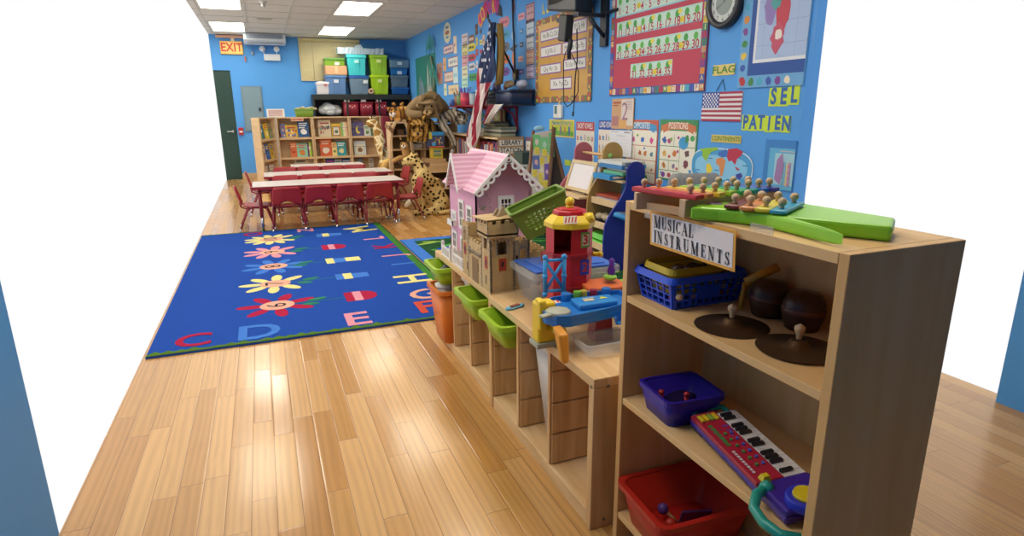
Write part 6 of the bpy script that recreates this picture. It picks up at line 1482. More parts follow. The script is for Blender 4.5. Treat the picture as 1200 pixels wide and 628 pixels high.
mb = MB(); mb.ball((2.785, 4.59, .925), .022); mb.build('dowel_cap', mat('#86b060', .4), t)
mb = MB(); mb.box((2.50, 4.62, .555), (2.88, 5.10, .575)); mb.build('desk_top', MAPLE, t, bevel=.003)
EM = Matrix.Translation((2.60, 4.63, .60)) @ Matrix.Rotation(math.radians(18), 4, 'Y')
mb = MB(); holed(mb, EM @ Matrix(((0, 0, 1, 0), (1, 0, 0, 0), (0, 1, 0, 0), (0, 0, 0, 1))), .465, .28, .014, [(.035, .03, .43, .25)]); mb.build('board_frame', mat('#c8b184', .5), t)
mb = MB(); mb.box((.008, .035, .03), (.012, .43, .25), EM); mb.build('white_board', mat('#dcd6d8', .3), t)
mb = MB(); mb.box((2.60, 4.7, .576), (2.68, 4.95, .59)); mb.build('pencil_tray', mat('#8a7a60', .6), t)
mb = MB(); mb.box((2.86, 4.62, .0), (2.875, 5.10, .55)); mb.build('back_panel', MAPLE, t)
t = thing('book_display_stand', (2.7, 4.3, 0), 'book stand with royal blue curved side panel, right of the tan panel', 'stand')
side_panel(t, 4.17, .02, '#1c2a8a', 2.50, 2.865, .17, H=.905, low=.36)
for (x, z, d) in ((2.52, .19, .30), (2.55, .36, .26), (2.62, .54, .22)):
    mb = MB(); mb.box((x, 4.19, z-.012), (x+d, 4.598, z)); mb.box((x-.008, 4.19, z-.012), (x, 4.598, z+.045)); mb.build('shelf', MAPLE, t, bevel=.002)
mb = MB(); mb.box((2.66, 4.19, .735), (2.88, 4.598, .75)); mb.build('top_shelf', MAPLE, t)
# games and books on it
gz = .751
for k, (c, h, x0, y0, y1, lb, nm) in enumerate((('#2f8cc8', .04, 2.60, 4.28, 4.56, 'bright blue game box, lowest on the display stand top', 'game_box'), ('#5fa880', .028, 2.67, 4.2, 4.50, 'green game box second in the stack on the display stand', 'game_box'), ('#c8c8b8', .018, 2.69, 4.2, 4.48, 'thin cream book in the stack on the display stand', 'flat_book'),
        ('#3a7ab0', .034, 2.66, 4.2, 4.56, 'blue game box with coloured print near the top of the stack', 'game_box'), ('#cfd2ce', .026, 2.66, 4.20, 4.58, 'white game box on top of the stack beside the calendar', 'game_box'))):
    t2 = thing(nm, (2.78, (y0+y1)/2, gz), lb, 'box' if nm == 'game_box' else 'book', 'games stacked on the display stand')
    x1 = x0+.22; x1 = min(x1, 2.89)
    mb = MB(); mb.box((x0, y0, gz), (x1, y1, gz+h)); mb.build('carton', mat(c, .5), t2, bevel=.002)
    s = Sheet((x0+.01, y0-.0005, gz+.003), (1, 0, 0), (0, 0, 1), x1-x0-.02, h-.006, None, .001); s.rect(s.w*.1, s.h*.25, s.w*.6, s.h*.75, '#e8e0d0' if k != 4 else '#5a6a6a', 1)
    for i in range(4): s.ell(s.w*(.66+.08*i), s.h*.5, s.w*.03, s.h*.3, ('#d8c84a', '#c8504a', '#3a8a5a', '#d87a3a')[i], 1, 8)
    s.build('side_print', t2); gz += h+.001
for k, (x, z, h, c, lb, tilt) in enumerate(((2.54, .191, .045, '#5fc43a', 'bright green snack pouch on the lowest ledge of the display stand', 0), (2.575, .245, .045, '#58bc34', 'bright green snack pouch propped above the other one', 0))):
    mb = MB(); mb.hexa([(x-.02, 4.22, z+.002), (x+.12, 4.22, z+.002), (x+.12, 4.52, z+.002), (x-.02, 4.52, z+.002)], [(x, 4.23, z+h), (x+.14, 4.23, z+h), (x+.14, 4.51, z+h), (x, 4.51, z+h)]); mb.box((x+.03, 4.218, z+.01), (x+.07, 4.2225, z+h-.008)); o = mb.build('green_pouch', mat(c, .35, var=.15, scale=12), bevel=.008); tag(o, lb, 'pouch')
for k, (x, z, c, lb) in enumerate(((2.64, .542, '#4a5aa8', 'blue picture book lying on the upper ledge of the display stand'), (2.645, .568, '#c8c4d0', 'pale book on top of the blue one, upper ledge'), (2.64, .592, '#a0442f', 'reddish book, topmost on the upper ledge'))):
    mb = MB(); mb.box((x, 4.21, z), (x+.17, 4.57, z+.022)); o = mb.build('flat_book', mat(c, .5), bevel=.002); tag(o, lb, 'book')
mb = MB()
for i in range(8): mb.ball((2.63+.1*rl.random(), 4.28+.24*rl.random(), .42), .045, (1, 1.2, .7), 8)
o = mb.build('soft_toy', mat('#a89a80', .9, var=.4, scale=30)); tag(o, 'crumpled patterned soft toy on the middle ledge of the display stand', 'toy')
mb = MB(); mb.box((2.565, 4.2, .361), (2.80, 4.58, .378)); o = mb.build('flat_book', mat('#2a3444', .5)); tag(o, 'dark book under the soft toy, middle ledge', 'book')
for k in range(3):
    mb = MB(); mb.tube([(2.56+.02*k, 4.13, .50), (2.62+.02*k, 4.07, .47+.015*k), (2.74+.02*k, 4.02, .46+.01*k)], .02, 6); o = mb.build('toy_hose', mat(('#2f8ac8', '#2a7ab0', '#3a2f3a')[k], .4)); tag(o, 'blue and dark toy strip hanging on the near side of the blue panel, %s' % ('front one', 'middle one', 'rear one')[k], 'toy', 'strips on the blue panel')
# dark patterned mat and purple toy behind the clear box
s = Sheet((1.55, 2.75, .002), (1, 0, 0), (0, 1, 0), 1.2, .75, mat('#262a2c', .9), .008)
for i in range(26): s.rect(.06+.085*(i % 13), .1+.3*(i//13), .1+.085*(i % 13), .34+.3*(i//13), '#6f8a3a' if i % 2 else '#3a4a30', 1)
o = s.build('dark_play_mat'); tag(o, 'dark play mat with green marks on the floor behind the garage toy', 'mat')
t = thing('grey_felt_chair', (2.5, 3.0, 0), 'grey felt covered seat back showing above the rainbow glockenspiel', 'chair')
GF = mat('#8a8a88', .95, var=.25, scale=60, bump=.5)
mb = MB(); mb.hexa([(2.22, 2.98, .45), (2.72, 2.98, .45), (2.72, 3.08, .45), (2.22, 3.08, .45)], [(2.27, 3.0, .935), (2.64, 3.0, .925), (2.64, 3.08, .925), (2.27, 3.08, .935)]); mb.build('backrest', GF, t, bevel=.04, seg=4)
mb = MB(); mb.box((2.22, 2.62, .36), (2.72, 3.0, .46)); mb.build('seat', GF, t, bevel=.03)
for x in (2.27, 2.67):
    for y in (2.67, 3.02): mb = MB(); mb.cyl((x, y, 0), (x, y, .37), .02, n=8); mb.build('leg', mat('#6a4a34', .5), t)
# ================================================================ LOW CUBBY UNITS AND WHAT STANDS ON THEM
PZ = PINE_Z
def cubby(x0, x1, y0, y1, label):
    H, T = .53, .032
    t = thing('low_cubby_shelf', ((x0+x1)/2, (y0+y1)/2, 0), label, 'cubby shelf', 'low pine cubby shelves')
    mb = MB(); mb.box((x0, y0, H-T), (x1, y1, H)); mb.build('top_board', PINE_Y, t, bevel=.003)
    for y in (y0, y1-T): mb = MB(); mb.box((x0, y, 0), (x1, y+T, H-T)); mb.build('side_panel', PZ, t, bevel=.003)
    mb = MB(); mb.box((x0+.004, y0+T, .0), (x1, y1-T, .055)); mb.build('bottom_board', PINE_Y, t, bevel=.003)
    w = (y1-y0-2*T)/3
    ys = [y0+T+w, y0+T+2*w]
    for y in ys:
        mb = MB(); mb.box((x0+.004, y-.009, .055), (x1-.01, y+.009, H-T)); mb.build('divider', PZ, t, bevel=.001)
    # bin runners: grooved panels on the inner faces
    for y, s_ in [(y0+T, 1)]+[(y+.009, 1) for y in ys]+[(y-.009, -1) for y in ys]+[(y1-T, -1)]:
        mb = MB()
        for za, zb_ in ((.06, .175), (.183, .298), (.306, .421), (.429, .495)):
            mb.box((x0+.012, y, za), (x1-.014, y+s_*.007, zb_))
        mb.build('runner_panel', PZ, t, bevel=.002)
    mb = MB()
    for z in (.03, .5):
        for y in (y0+.0,): mb.cyl((x0+.05, y+.001, z), (x0+.05, y-.002, z), .006, n=10); 
    mb.cyl((x0-.001, y0+T/2, .5), (x0+.002, y0+T/2, .5), .006, n=10)
    mb.build('bolt', mat('#7f8078', .35, .9), t)
    return [(y0+T+w*i+.008*(1 if i else 1), y0+T+w*(i+1)-.008) for i in range(3)]
cN = cubby(.85, 1.29, 1.45, 2.385, 'light pine cubby shelf nearest the camera, with a toy garage on top')
cF = cubby(.865, 1.305, 2.395, 3.33, 'light pine cubby shelf farther from the camera, under the dollhouse')
LIME, ORG = '#9cc326', '#dd7a2a'
CLR = bpy.data.materials.new('clear_plastic'); CLR.use_nodes = True; b_ = CLR.node_tree.nodes['Principled BSDF']
b_.inputs['Base Color'].default_value = (.78, .76, .72, 1); b_.inputs['Roughness'].default_value = .35; b_.inputs['Alpha'].default_value = .22; b_.inputs['Specular IOR Level'].default_value = .6
FROST = bpy.data.materials.new('frosted_plastic'); FROST.use_nodes = True; b_ = FROST.node_tree.nodes['Principled BSDF']
b_.inputs['Base Color'].default_value = (.72, .68, .62, 1); b_.inputs['Roughness'].default_value = .45; b_.inputs['Alpha'].default_value = .82
G_ = 'storage bins in the cubby shelves'
def cbin(sec, x0, x1, z0, z1, c, label, taper=.14):
    y0, y1 = sec
    return tub('cubby_bin', x0, x1, y0+.014, y1-.014, z0, z1, c, label, 'bin', G_, taper, .011)
cbin(cN[2], .79, 1.25, .385, .485, LIME, 'shallow lime green bin in the nearer cubby shelf, under its far end')
cbin((cN[1][0], cN[1][1]-.03), .895, 1.25, .056, .47, FROST, 'tall frosted white bin pushed back in the middle of the nearer cubby shelf', .24)
cbin(cF[0], .79, 1.25, .385, .485, LIME, 'shallow lime green bin in the farther cubby shelf, below the castle')
cbin((cF[1][0], cF[1][1]-.03), .91, 1.25, .056, .47, FROST, 'tall frosted white bin in the middle of the farther cubby shelf', .24)
cbin(cF[2], .79, 1.25, .40, .492, LIME, 'shallow lime green bin of odds and ends at the far end of the cubbies')
cbin(cF[2], .80, 1.25, .056, .362, ORG, 'tall orange bin at the far end of the cubbies holding a white object')
t = thing('white_toy_dish', (.87, 3.15, .30), 'white knobbed plastic toy sticking out of the orange bin', 'toy')
mb = MB(); mb.lathe([(.001, .30), (.05, .30), (.052, .365), (.001, .37)], 16, Matrix.Translation((.87, 3.14, 0))); mb.build('base', mat('#dcd8cc', .5), t)
mb = MB(); mb.lathe([(.06, .368), (.062, .38), (.03, .392), (.03, .42), (.02, .43), (.001, .43)], 16, Matrix.Translation((.87, 3.14, 0))); mb.build('knob', mat('#dcd8cc', .5), t)
rn = random.Random(8)
mb = MB()
for i in range(12): mb.ball((.86+.3*rn.random(), 3.1+.13*rn.random(), .452), .035, (1, 1, .8), 8)
o = mb.build('small_toys', mat('#5a5560', .5, var=.8, scale=40)); tag(o, 'dark jumble of small toys in the lime bin at the far end', 'toys', kind='stuff')
# ---------------------------------------------------------------- dollhouse
DP = mat('#d79bb5', .55, var=.03); DP_SHADE = mat('#cf9cad', .6, var=.03); DW = mat('#e6e2dc', .5, var=.03)  # gable pink: wall pink with the side's shading put into its colour
def stripes_mat():
    def tex(nt, s):
        t_ = nt.nodes.new('ShaderNodeTexWave'); t_.bands_direction = 'Z'; t_.inputs['Scale'].default_value = 14; t_.inputs['Distortion'].default_value = 1.2; t_.inputs['Detail'].default_value = 1; nt.links.new(s, t_.inputs['Vector']); return t_.outputs['Fac']
    return ramp_mat('pink_shingle', tex, [(.3, '#dba3ba'), (.6, '#e0abc0'), (.8, '#e9c2cf')], .6)
RFM = stripes_mat()
hx0, hx1, hy0, hy1, hb, he, hr = .955, 1.265, 2.84, 3.30, .53, .925, 1.10
t = thing('dollhouse', ((hx0+hx1)/2, 3.05, hb), 'large pink wooden dollhouse with white trimmed roof on the cubby shelf', 'dollhouse')
Fm = frame((hx0, hy1, hb), (0, -1, 0), (0, 0, 1)); LW = hy1-hy0
ups = [(.045, .19, .125, .24), (.185, .17, .265, .32), (.32, .15, .40, .305)]
lows = [(.045, .03, .125, .13), (.20, .0, .29, .12), (.33, .02, .40, .12)]
mb = MB(); holed(mb, Fm @ Matrix.Translation((0, 0, -.008)), LW, he-hb, .008, [ups[0], ups[1], ups[2], lows[0], lows[1], lows[2]]); mb.build('front_wall', DP, t)
def window_(M, u0, v0, u1, v1, nu, nv, parent, nm='window', fw=.010, proud=.006):
    mb = MB(); cols = [(u0+fw+(u1-u0-2*fw)*i/nu+.002, v0+fw+(v1-v0-2*fw)*j/nv+.002, u0+fw+(u1-u0-2*fw)*(i+1)/nu-.002, v0+fw+(v1-v0-2*fw)*(j+1)/nv-.002) for i in range(nu) for j in range(nv)]
    w_, h_ = u1-u0+.012, v1-v0+.012; T_ = M @ Matrix.Translation((u0-.006, v0-.006, -.001))
    holed(mb, T_, w_, h_, proud, [(a-u0+.006, b-v0+.006, c-u0+.006, d-v0+.006) for a, b, c, d in cols]); return mb.build(nm, DW, parent)
for w_ in ups: window_(Fm, *w_, 2, 3, t)
window_(Fm, *lows[0], 2, 2, t); window_(Fm, *lows[2], 2, 2, t); window_(Fm, *lows[1], 1, 1, t, 'door_frame')
mb = MB(); mb.box((.02, .0, -.16), (.03, .38, -.15), Fm); mb.box((0, 0, -.30), (LW, .385, -.292), Fm); mb.build('back_wall', mat('#8f6a78', .7), t)
mb = MB(); mb.box((.01, .14, -.29), (LW-.01, .148, -.012), Fm); mb.build('upper_floor', mat('#b98a98', .7), t)
for (u0, u1, v) in ((.035, .135, .165), (.31, .41, .13)):
    mb = MB(); mb.box((u0, v, 0), (u1, v+.005, .03), Fm); mb.box((u0, v+.005, .024), (u1, v+.03, .03), Fm); mb.box((u0, v+.005, 0), (u0+.005, v+.03, .03), Fm); mb.box((u1-.005, v+.005, 0), (u1, v+.03, .03), Fm); mb.build('flower_box', DW, t)
# gable side facing the camera
Sm = frame((hx0, hy0, hb), (1, 0, 0), (0, 0, 1)); SW = hx1-hx0
mid = 1.108-hx0
gwin = (.125, .285, .20, .36)
mb = MB(); holed(mb, Sm @ Matrix.Translation((0, 0, -.008)), SW, he-hb, .008, [gwin]); mb.prism([(0, he-hb), (SW, he-hb), (mid, hr-hb-.01)], .008, Sm @ Matrix.Translation((0, 0, -.008))); mb.build('gable_wall', DP_SHADE, t)
window_(Sm, *gwin, 3, 2, t, proud=.008)
Bm = frame((hx0, hy1, hb), (1, 0, 0), (0, 0, 1))
mb = MB(); mb.box((0, 0, 0), (SW, he-hb, .008), Bm); mb.prism([(0, he-hb), (SW, he-hb), (mid, hr-hb-.01)], .008, Bm); mb.build('gable_wall', DP_SHADE, t)
s = Sheet((hx0, hy0-.0005, hb), (1, 0, 0), (0, 0, 1), SW, .5, None, .0)
for i in range(46):
    f = rn.random(); v = .10+.36*f; u = .062+.012*math.sin(f*14)+.012*rn.random()+(.03*max(0, f-.6)); s.ell(u, v, .0032, .0028, '#5f8a52' if i % 3 else '#7aa86a', 1, 6)
for i in range(14): s.ell(.015+.05*rn.random(), .30+.025*rn.random(), .004, .003, '#5f8a52', 1, 6)
s.build('ivy_decal', t)
# main roof: two slopes with thickness, ridge along Y
ry0, ry1 = 2.775, 3.335; fx, fz = .925, .925; rx_, rz_ = 1.108, 1.108; bx_, bz_ = 1.295, .935
def slope(p0, p1, q0, q1, th, name, m):
    n = (Vector(p1)-Vector(p0)).cross(Vector(q0)-Vector(p0)).normalized()*th
    if n.z > 0: n = -n
    mb = MB(); mb.hexa([Vector(a)+n for a in (p0, p1, q1, q0)], [Vector(a) for a in (p0, p1, q1, q0)]); return mb.build(name, m, t)
slope((fx, ry0, fz), (fx, ry1, fz), (rx_, ry0, rz_), (rx_, ry1, rz_), .008, 'roof_slope', RFM)
slope((bx_, ry0, bz_), (bx_, ry1, bz_), (rx_, ry0, rz_), (rx_, ry1, rz_), .008, 'roof_slope', RFM)
# front cross gable
gy, gz_, gx = 3.055, 1.098, .90
slope((gx, 2.955, .922), (1.0, 2.955, .955), (gx, gy, gz_), (1.108, gy, gz_), .007, 'cross_gable_slope', RFM)
slope((gx, 3.165, .925), (1.0, 3.165, .955), (gx, gy, gz_), (1.108, gy, gz_), .007, 'cross_gable_slope', RFM)
mb = MB(); mb.poly([(hx0-.004, 2.975, .925), (hx0-.004, 3.145, .925), (hx0-.004, gy, 1.075)]); mb.build('cross_gable_wall', mat('#b98f88', .6), t, solid=.006)
def fascia(A, B, outv, name, holes=7, w=.036, scal=True):
    """board along A-B hanging down w, with round scallops and open holes"""
    A, B = Vector(A), Vector(B); d = B-A; L_ = d.length; U = d.normalized(); N = Vector(outv).normalized(); V = N.cross(U)
    if V.z < 0: V = -V
    mb = MB(); n = holes; s_ = L_/n
    for i in range(n):
        c = A+U*(s_*(i+.5))-V*(w*.5)
        # ring with a real hole
        m_ = 12; R = s_*.52; r_ = s_*.24
        o1 = [c+U*R*math.cos(2*PI*k/m_)+V*R*.9*math.sin(2*PI*k/m_) for k in range(m_)]; i1 = [c+U*r_*1.1*math.cos(2*PI*k/m_)+V*r_*math.sin(2*PI*k/m_) for k in range(m_)]
        a = [mb.b.verts.new(p) for p in o1]; b2 = [mb.b.verts.new(p) for p in i1]; c2 = [mb.b.verts.new(p+N*.006) for p in o1]; d2 = [mb.b.verts.new(p+N*.006) for p in i1]
        for k in range(m_):
            kk = (k+1) % m_
            mb.b.faces.new((a[k], a[kk], b2[kk], b2[k])); mb.b.faces.new((c2[k], d2[k], d2[kk], c2[kk])); mb.b.faces.new((a[k], c2[k], c2[kk], a[kk])); mb.b.faces.new((b2[k], b2[kk], d2[kk], d2[k]))
    p = [A-V*.012, B-V*.012, B+V*.002, A+V*.002]
    mb.hexa([p[0], p[1], p[1]+N*.008, p[0]+N*.008], [p[3], p[2], p[2]+N*.008, p[3]+N*.008])
    return mb.build(name, DW, t)
fascia((fx, ry0-.002, fz), (rx_, ry0-.002, rz_), (0, -1, 0), 'scalloped_trim', 6)
fascia((bx_, ry0-.002, bz_), (rx_, ry0-.002, rz_), (0, -1, 0), 'scalloped_trim', 6)
for y_, z_ in ((2.955, .922), (3.165, .925)):
    mb = MB(); A, B = Vector((gx-.006, y_, z_)), Vector((gx-.006, gy, gz_)); mb.hexa([A+Vector((0, 0, -.016)), B+Vector((0, 0, -.02)), B+Vector((.008, 0, -.02)), A+Vector((.008, 0, -.016))], [A, B+Vector((0, 0, .004)), B+Vector((.008, 0, .004)), A+Vector((.008, 0, 0))]); mb.build('gable_trim', DW, t)
# porch fence
FXX = .878
t2 = thing('dollhouse_fence', (FXX, 3.0, .53), 'white toy porch railing along the front of the dollhouse', 'toy fence')
for (ya, yb) in ((3.20, 3.05), (2.99, 2.80)):
    Fp = frame((FXX, ya, .5305), (0, -1, 0), (0, 0, 1)); L_ = ya-yb
    n_ = int(L_/.022); mb = MB(); holed(mb, Fp, L_, .06, .006, [(.01+i*(L_-.02)/n_+.004, .012, .01+(i+1)*(L_-.02)/n_-.004, .048) for i in range(n_)]); mb.build('railing', DW, t2)
    for y in (ya, yb): mb = MB(); mb.box((FXX-.008, y-.007, .5305), (FXX+.008, y+.007, .605)); mb.ball((FXX, y, .609), .009, (1, 1, 1), 8); mb.build('post', DW, t2)
for y in (3.045, 2.795): mb = MB(); mb.box((.88, y, .5305), (.945, y+.006, .585)); mb.build('end_panel', DW, t2)
# ---------------------------------------------------------------- castle
CW = wood('castle_plywood', '#b3935f', '#c4a571', '#d0b382', 'Z'); CG = mat('#978a78', .7, var=.1); CRD = mat('#a8382c', .5); CBK = mat('#2a2520', .6)
t = thing('toy_castle', (1.0, 2.6, .53), 'light brown wooden toy castle with battlements and red shields', 'castle')
cx0, cx1, cy0, cy1 = .868, 1.03, 2.40, 2.80
def wall(O, U, L_, H, holes, merl=True, nm='castle_wall', trims=True, shields=(), th=.008, slits=()):
    F = frame(O, U, (0, 0, 1)); mb = MB(); holed(mb, F @ Matrix.Translation((0, 0, -th)), L_, H, th, holes)
    if merl:
        n = max(2, int(round(L_/.022))); 
        for i in range(n):
            if i % 2 == 0: mb.box((L_*i/n, H, -th), (L_*(i+1)/n, H+.013, 0), F)
    w_ = mb.build(nm, CW, t)
    mb = MB(); k = 0
    for (a, b, c, d) in holes:
        if not trims: continue
        m_ = (a+c)/2; r_ = (c-a)/2
        for i in range(7):
            a0 = PI*i/7; a1 = PI*(i+1)/7-.08; cz_ = d-r_*.3
            P_ = [(m_+(r_+.008)*math.cos(a0), cz_+(r_+.008)*math.sin(a0)), (m_+(r_+.008)*math.cos(a1), cz_+(r_+.008)*math.sin(a1)), (m_+r_*math.cos(a1), cz_+r_*math.sin(a1)), (m_+r_*math.cos(a0), cz_+r_*math.sin(a0))]
            mb.prism(P_, .0012, F)
        nn = 5
        for i in range(nn): 
            v0 = b+(d-r_*.3-b)*i/nn; v1 = v0+(d-r_*.3-b)/nn*.85
            mb.box((a-.008, v0, 0), (a, v1, .0012), F); mb.box((c, v0, 0), (c+.008, v1, .0012), F)
        k = 1
    n = max(3, int(H/.018))
    for i in range(n):
        e = .008 if i % 2 else .005
        mb.box((0, H*i/n, 0), (e, H*i/n+.011, .0012), F); mb.box((L_-e, H*i/n, 0), (L_, H*i/n+.011, .0012), F)
    for i in range(int(L_*H*900)): u, v = .01+rn.random()*(L_-.025), .01+rn.random()*(H-.02); mb.box((u, v, 0), (u+.006, v+.0025, .0008), F)
    mb.build('stone_markings', CG, w_)
    for (u, v) in shields:
        s = Sheet(F @ Vector((u, v, .0005)), (F.to_3x3() @ Vector((1, 0, 0))), (0, 0, 1), .040, .062, '#c8a040', .001); s.rect(.003, .003, .037, .059, CRD, 1); s.blob(.02, .03, .014, CBK, 2, 9, .55, .8, 1.3, rn); s.build('shield', w_)
    for (u, v) in slits:
        mb = MB(); mb.box((u, v, 0), (u+.010, v+.04, .001), F); mb.build('arrow_slit', CBK, w_)
    return w_
zB = .5305
# corner tower (square, tall) at the near front corner
tw = .115
wall((cx0, cy0+tw, zB), (0, -1, 0), tw, .271, [(.04, .19, .075, .25)], False, 'tower_wall', shields=((.045, .10),), slits=((.055, .03),))
wall((cx0, cy0, zB), (1, 0, 0), tw, .271, [(.035, .17, .08, .235)], False, 'tower_wall', shields=((.038, .095),))
wall((cx0+tw, cy0+.0, zB), (0, 1, 0), tw, .271, [], False, 'tower_wall', False)
wall((cx0+tw, cy0+tw, zB), (-1, 0, 0), tw, .271, [], False, 'tower_wall', False)
# overhanging battlement gallery
e = .014; gz0 = zB+.248
mb = MB(); mb.box((cx0-e, cy0-e, gz0+.01), (cx0+tw+e, cy0+tw+e, gz0+.018)); mb.build('gallery_floor', CW, t)
for O, U in (((cx0-e, cy0+tw+e, gz0), (0, -1, 0)), ((cx0-e, cy0-e, gz0), (1, 0, 0)), ((cx0+tw+e, cy0-e, gz0), (0, 1, 0)), ((cx0+tw+e, cy0+tw+e, gz0), (-1, 0, 0))):
    wall(O, U, tw+2*e, .062, [], True, 'battlement', False, th=.006)
mb = MB()
for i in range(7): mb.prism([(-.012, 0), (.0, -.022), (.012, 0)], .006, frame((cx0+.01+i*.016, cy0-.001, gz0), (1, 0, 0), (0, 0, 1)))
mb.build('corbels', CW, t)
# low curtain wall with gate and the arched rear tower
wall((cx0, cy1-.09, zB), (0, -1, 0), .31-.115+.0, .19, [], True, slits=((.03, .12), (.14, .06)))
mb = MB(); F = frame((cx0, cy1-.09, zB), (0, -1, 0), (0, 0, 1))
for i in range(9): mb.prism([(-.010, 0), (.0, -.018), (.010, 0)], .005, F @ Matrix.Translation((.012+i*.021, .15, 0)))
mb.build('corbels', CG, t)
s = Sheet(F @ Vector((.06, .0, .0006)), (0, -1, 0), (0, 0, 1), .085, .12, '#9a7a50', .0015)
for i in range(5): s.rect(.01+.016*i, .005, .013+.016*i, .115, '#7a5c38', 1)
s.build('gate', t)
# far left tower
wall((cx0, cy1, zB), (0, -1, 0), .09, .255, [(.03, .17, .06, .225)], True, 'tower_wall', shields=((.025, .10),), slits=((.07, .03),))
wall((cx0+.09, cy1-.09, zB+.0), (-1, 0, 0), .09, .255, [], True, 'tower_wall', False)
wall((cx0, cy1-.09-.008, zB), (1, 0, 0), .09, .255, [(.03, .17, .06, .225)], True, 'tower_wall', False)
# inner keep behind, with tall arch
wall((cx0+.05, cy1-.10, zB), (0, -1, 0), .16, .27, [(.05, .15, .11, .245)], True, 'keep_wall')
mb = MB(); mb.box((cx0+.03, cy0+.13, zB+.19), (cx1-.02, cy1-.1, zB+.195)); mb.build('courtyard_floor', CW, t)
# right wall along the camera side, and small right tower
wall((cx0+tw, cy0+.005, zB), (1, 0, 0), .03, .20, [], True)
wall((cx0+tw+.0, cy0+.003, zB), (1, 0, 0), .075, .215, [(.028, .13, .058, .185)], True, 'tower_wall', slits=((.008, .12),))
wall((cx0+tw+.075, cy0+.003, zB), (0, 1, 0), .08, .215, [], True, 'tower_wall', False)
wall((cx0+tw+.075, cy0+.06, zB), (1, 0, 0), .10, .155, [], True, slits=((.04, .08),))
wall((1.165, cy0+.08, zB), (0, 1, 0), .3, .155, [(.05, .05, .08, .11), (.15, .05, .18, .11)], True)
wall((1.165, cy1, zB), (-1, 0, 0), .29, .17, [(.1, .05, .14, .12)], True)
# loose roof board on the tower
mb = MB(); M = Matrix.Translation((cx0+.055, cy0+.07, gz0+.079)) @ Matrix.Rotation(.15, 4, 'Z'); mb.box((-.085, -.07, 0), (.105, .075, .004), M)
o = mb.build('loose_castle_board', CW); tag(o, 'loose thin wooden board lying on top of the castle tower', 'board')
mb = MB(); M = Matrix.Translation((cx0+.085, cy0+.075, gz0+.0845)) @ Matrix.Rotation(.6, 4, 'Z'); mb.prism([(-.045, 0), (.045, 0), (.03, .024), (.0, .042), (-.02, .02)], .008, M @ Matrix.Rotation(PI/2, 4, 'X')); mb.prism([(-.03, 0), (.035, 0), (.0, .03)], .008, M @ Matrix.Translation((0, .03, 0)) @ Matrix.Rotation(PI/2, 4, 'X'))
o = mb.build('loose_castle_pieces', mat('#9d8668', .7)); tag(o, 'small grey-brown castle pieces lying on the loose board', 'toy pieces')
# ---------------------------------------------------------------- clear box with blue lid
t = tub('clear_toy_box', .96, 1.34, 2.12, 2.37, .531, .672, CLR, 'clear plastic box with blue lid behind the red garage tower', 'box', None, .12, .016)
mb = MB(); mb.box((.965, 2.125, .676), (1.335, 2.365, .684)); mb.box((1.0, 2.155, .684), (1.30, 2.335, .688)); mb.build('lid', mat('#3c6cc8', .4), t, bevel=.004)
s = Sheet((.985, 2.126, .60), (1, 0, 0), (0, 0, 1), .035, .04, '#d8d4c8', .002); s.build('label', t)
mb = MB()
for i in range(14): mb.ball((1.03+.25*rn.random(), 2.17+.15*rn.random(), .565+.04*rn.random()), .03, (1, 1, .8), 8)
o = mb.build('toys_in_box', mat('#8a857c', .6, var=.6, scale=30)); tag(o, 'grey jumble of toys inside the clear box', 'toys', kind='stuff')
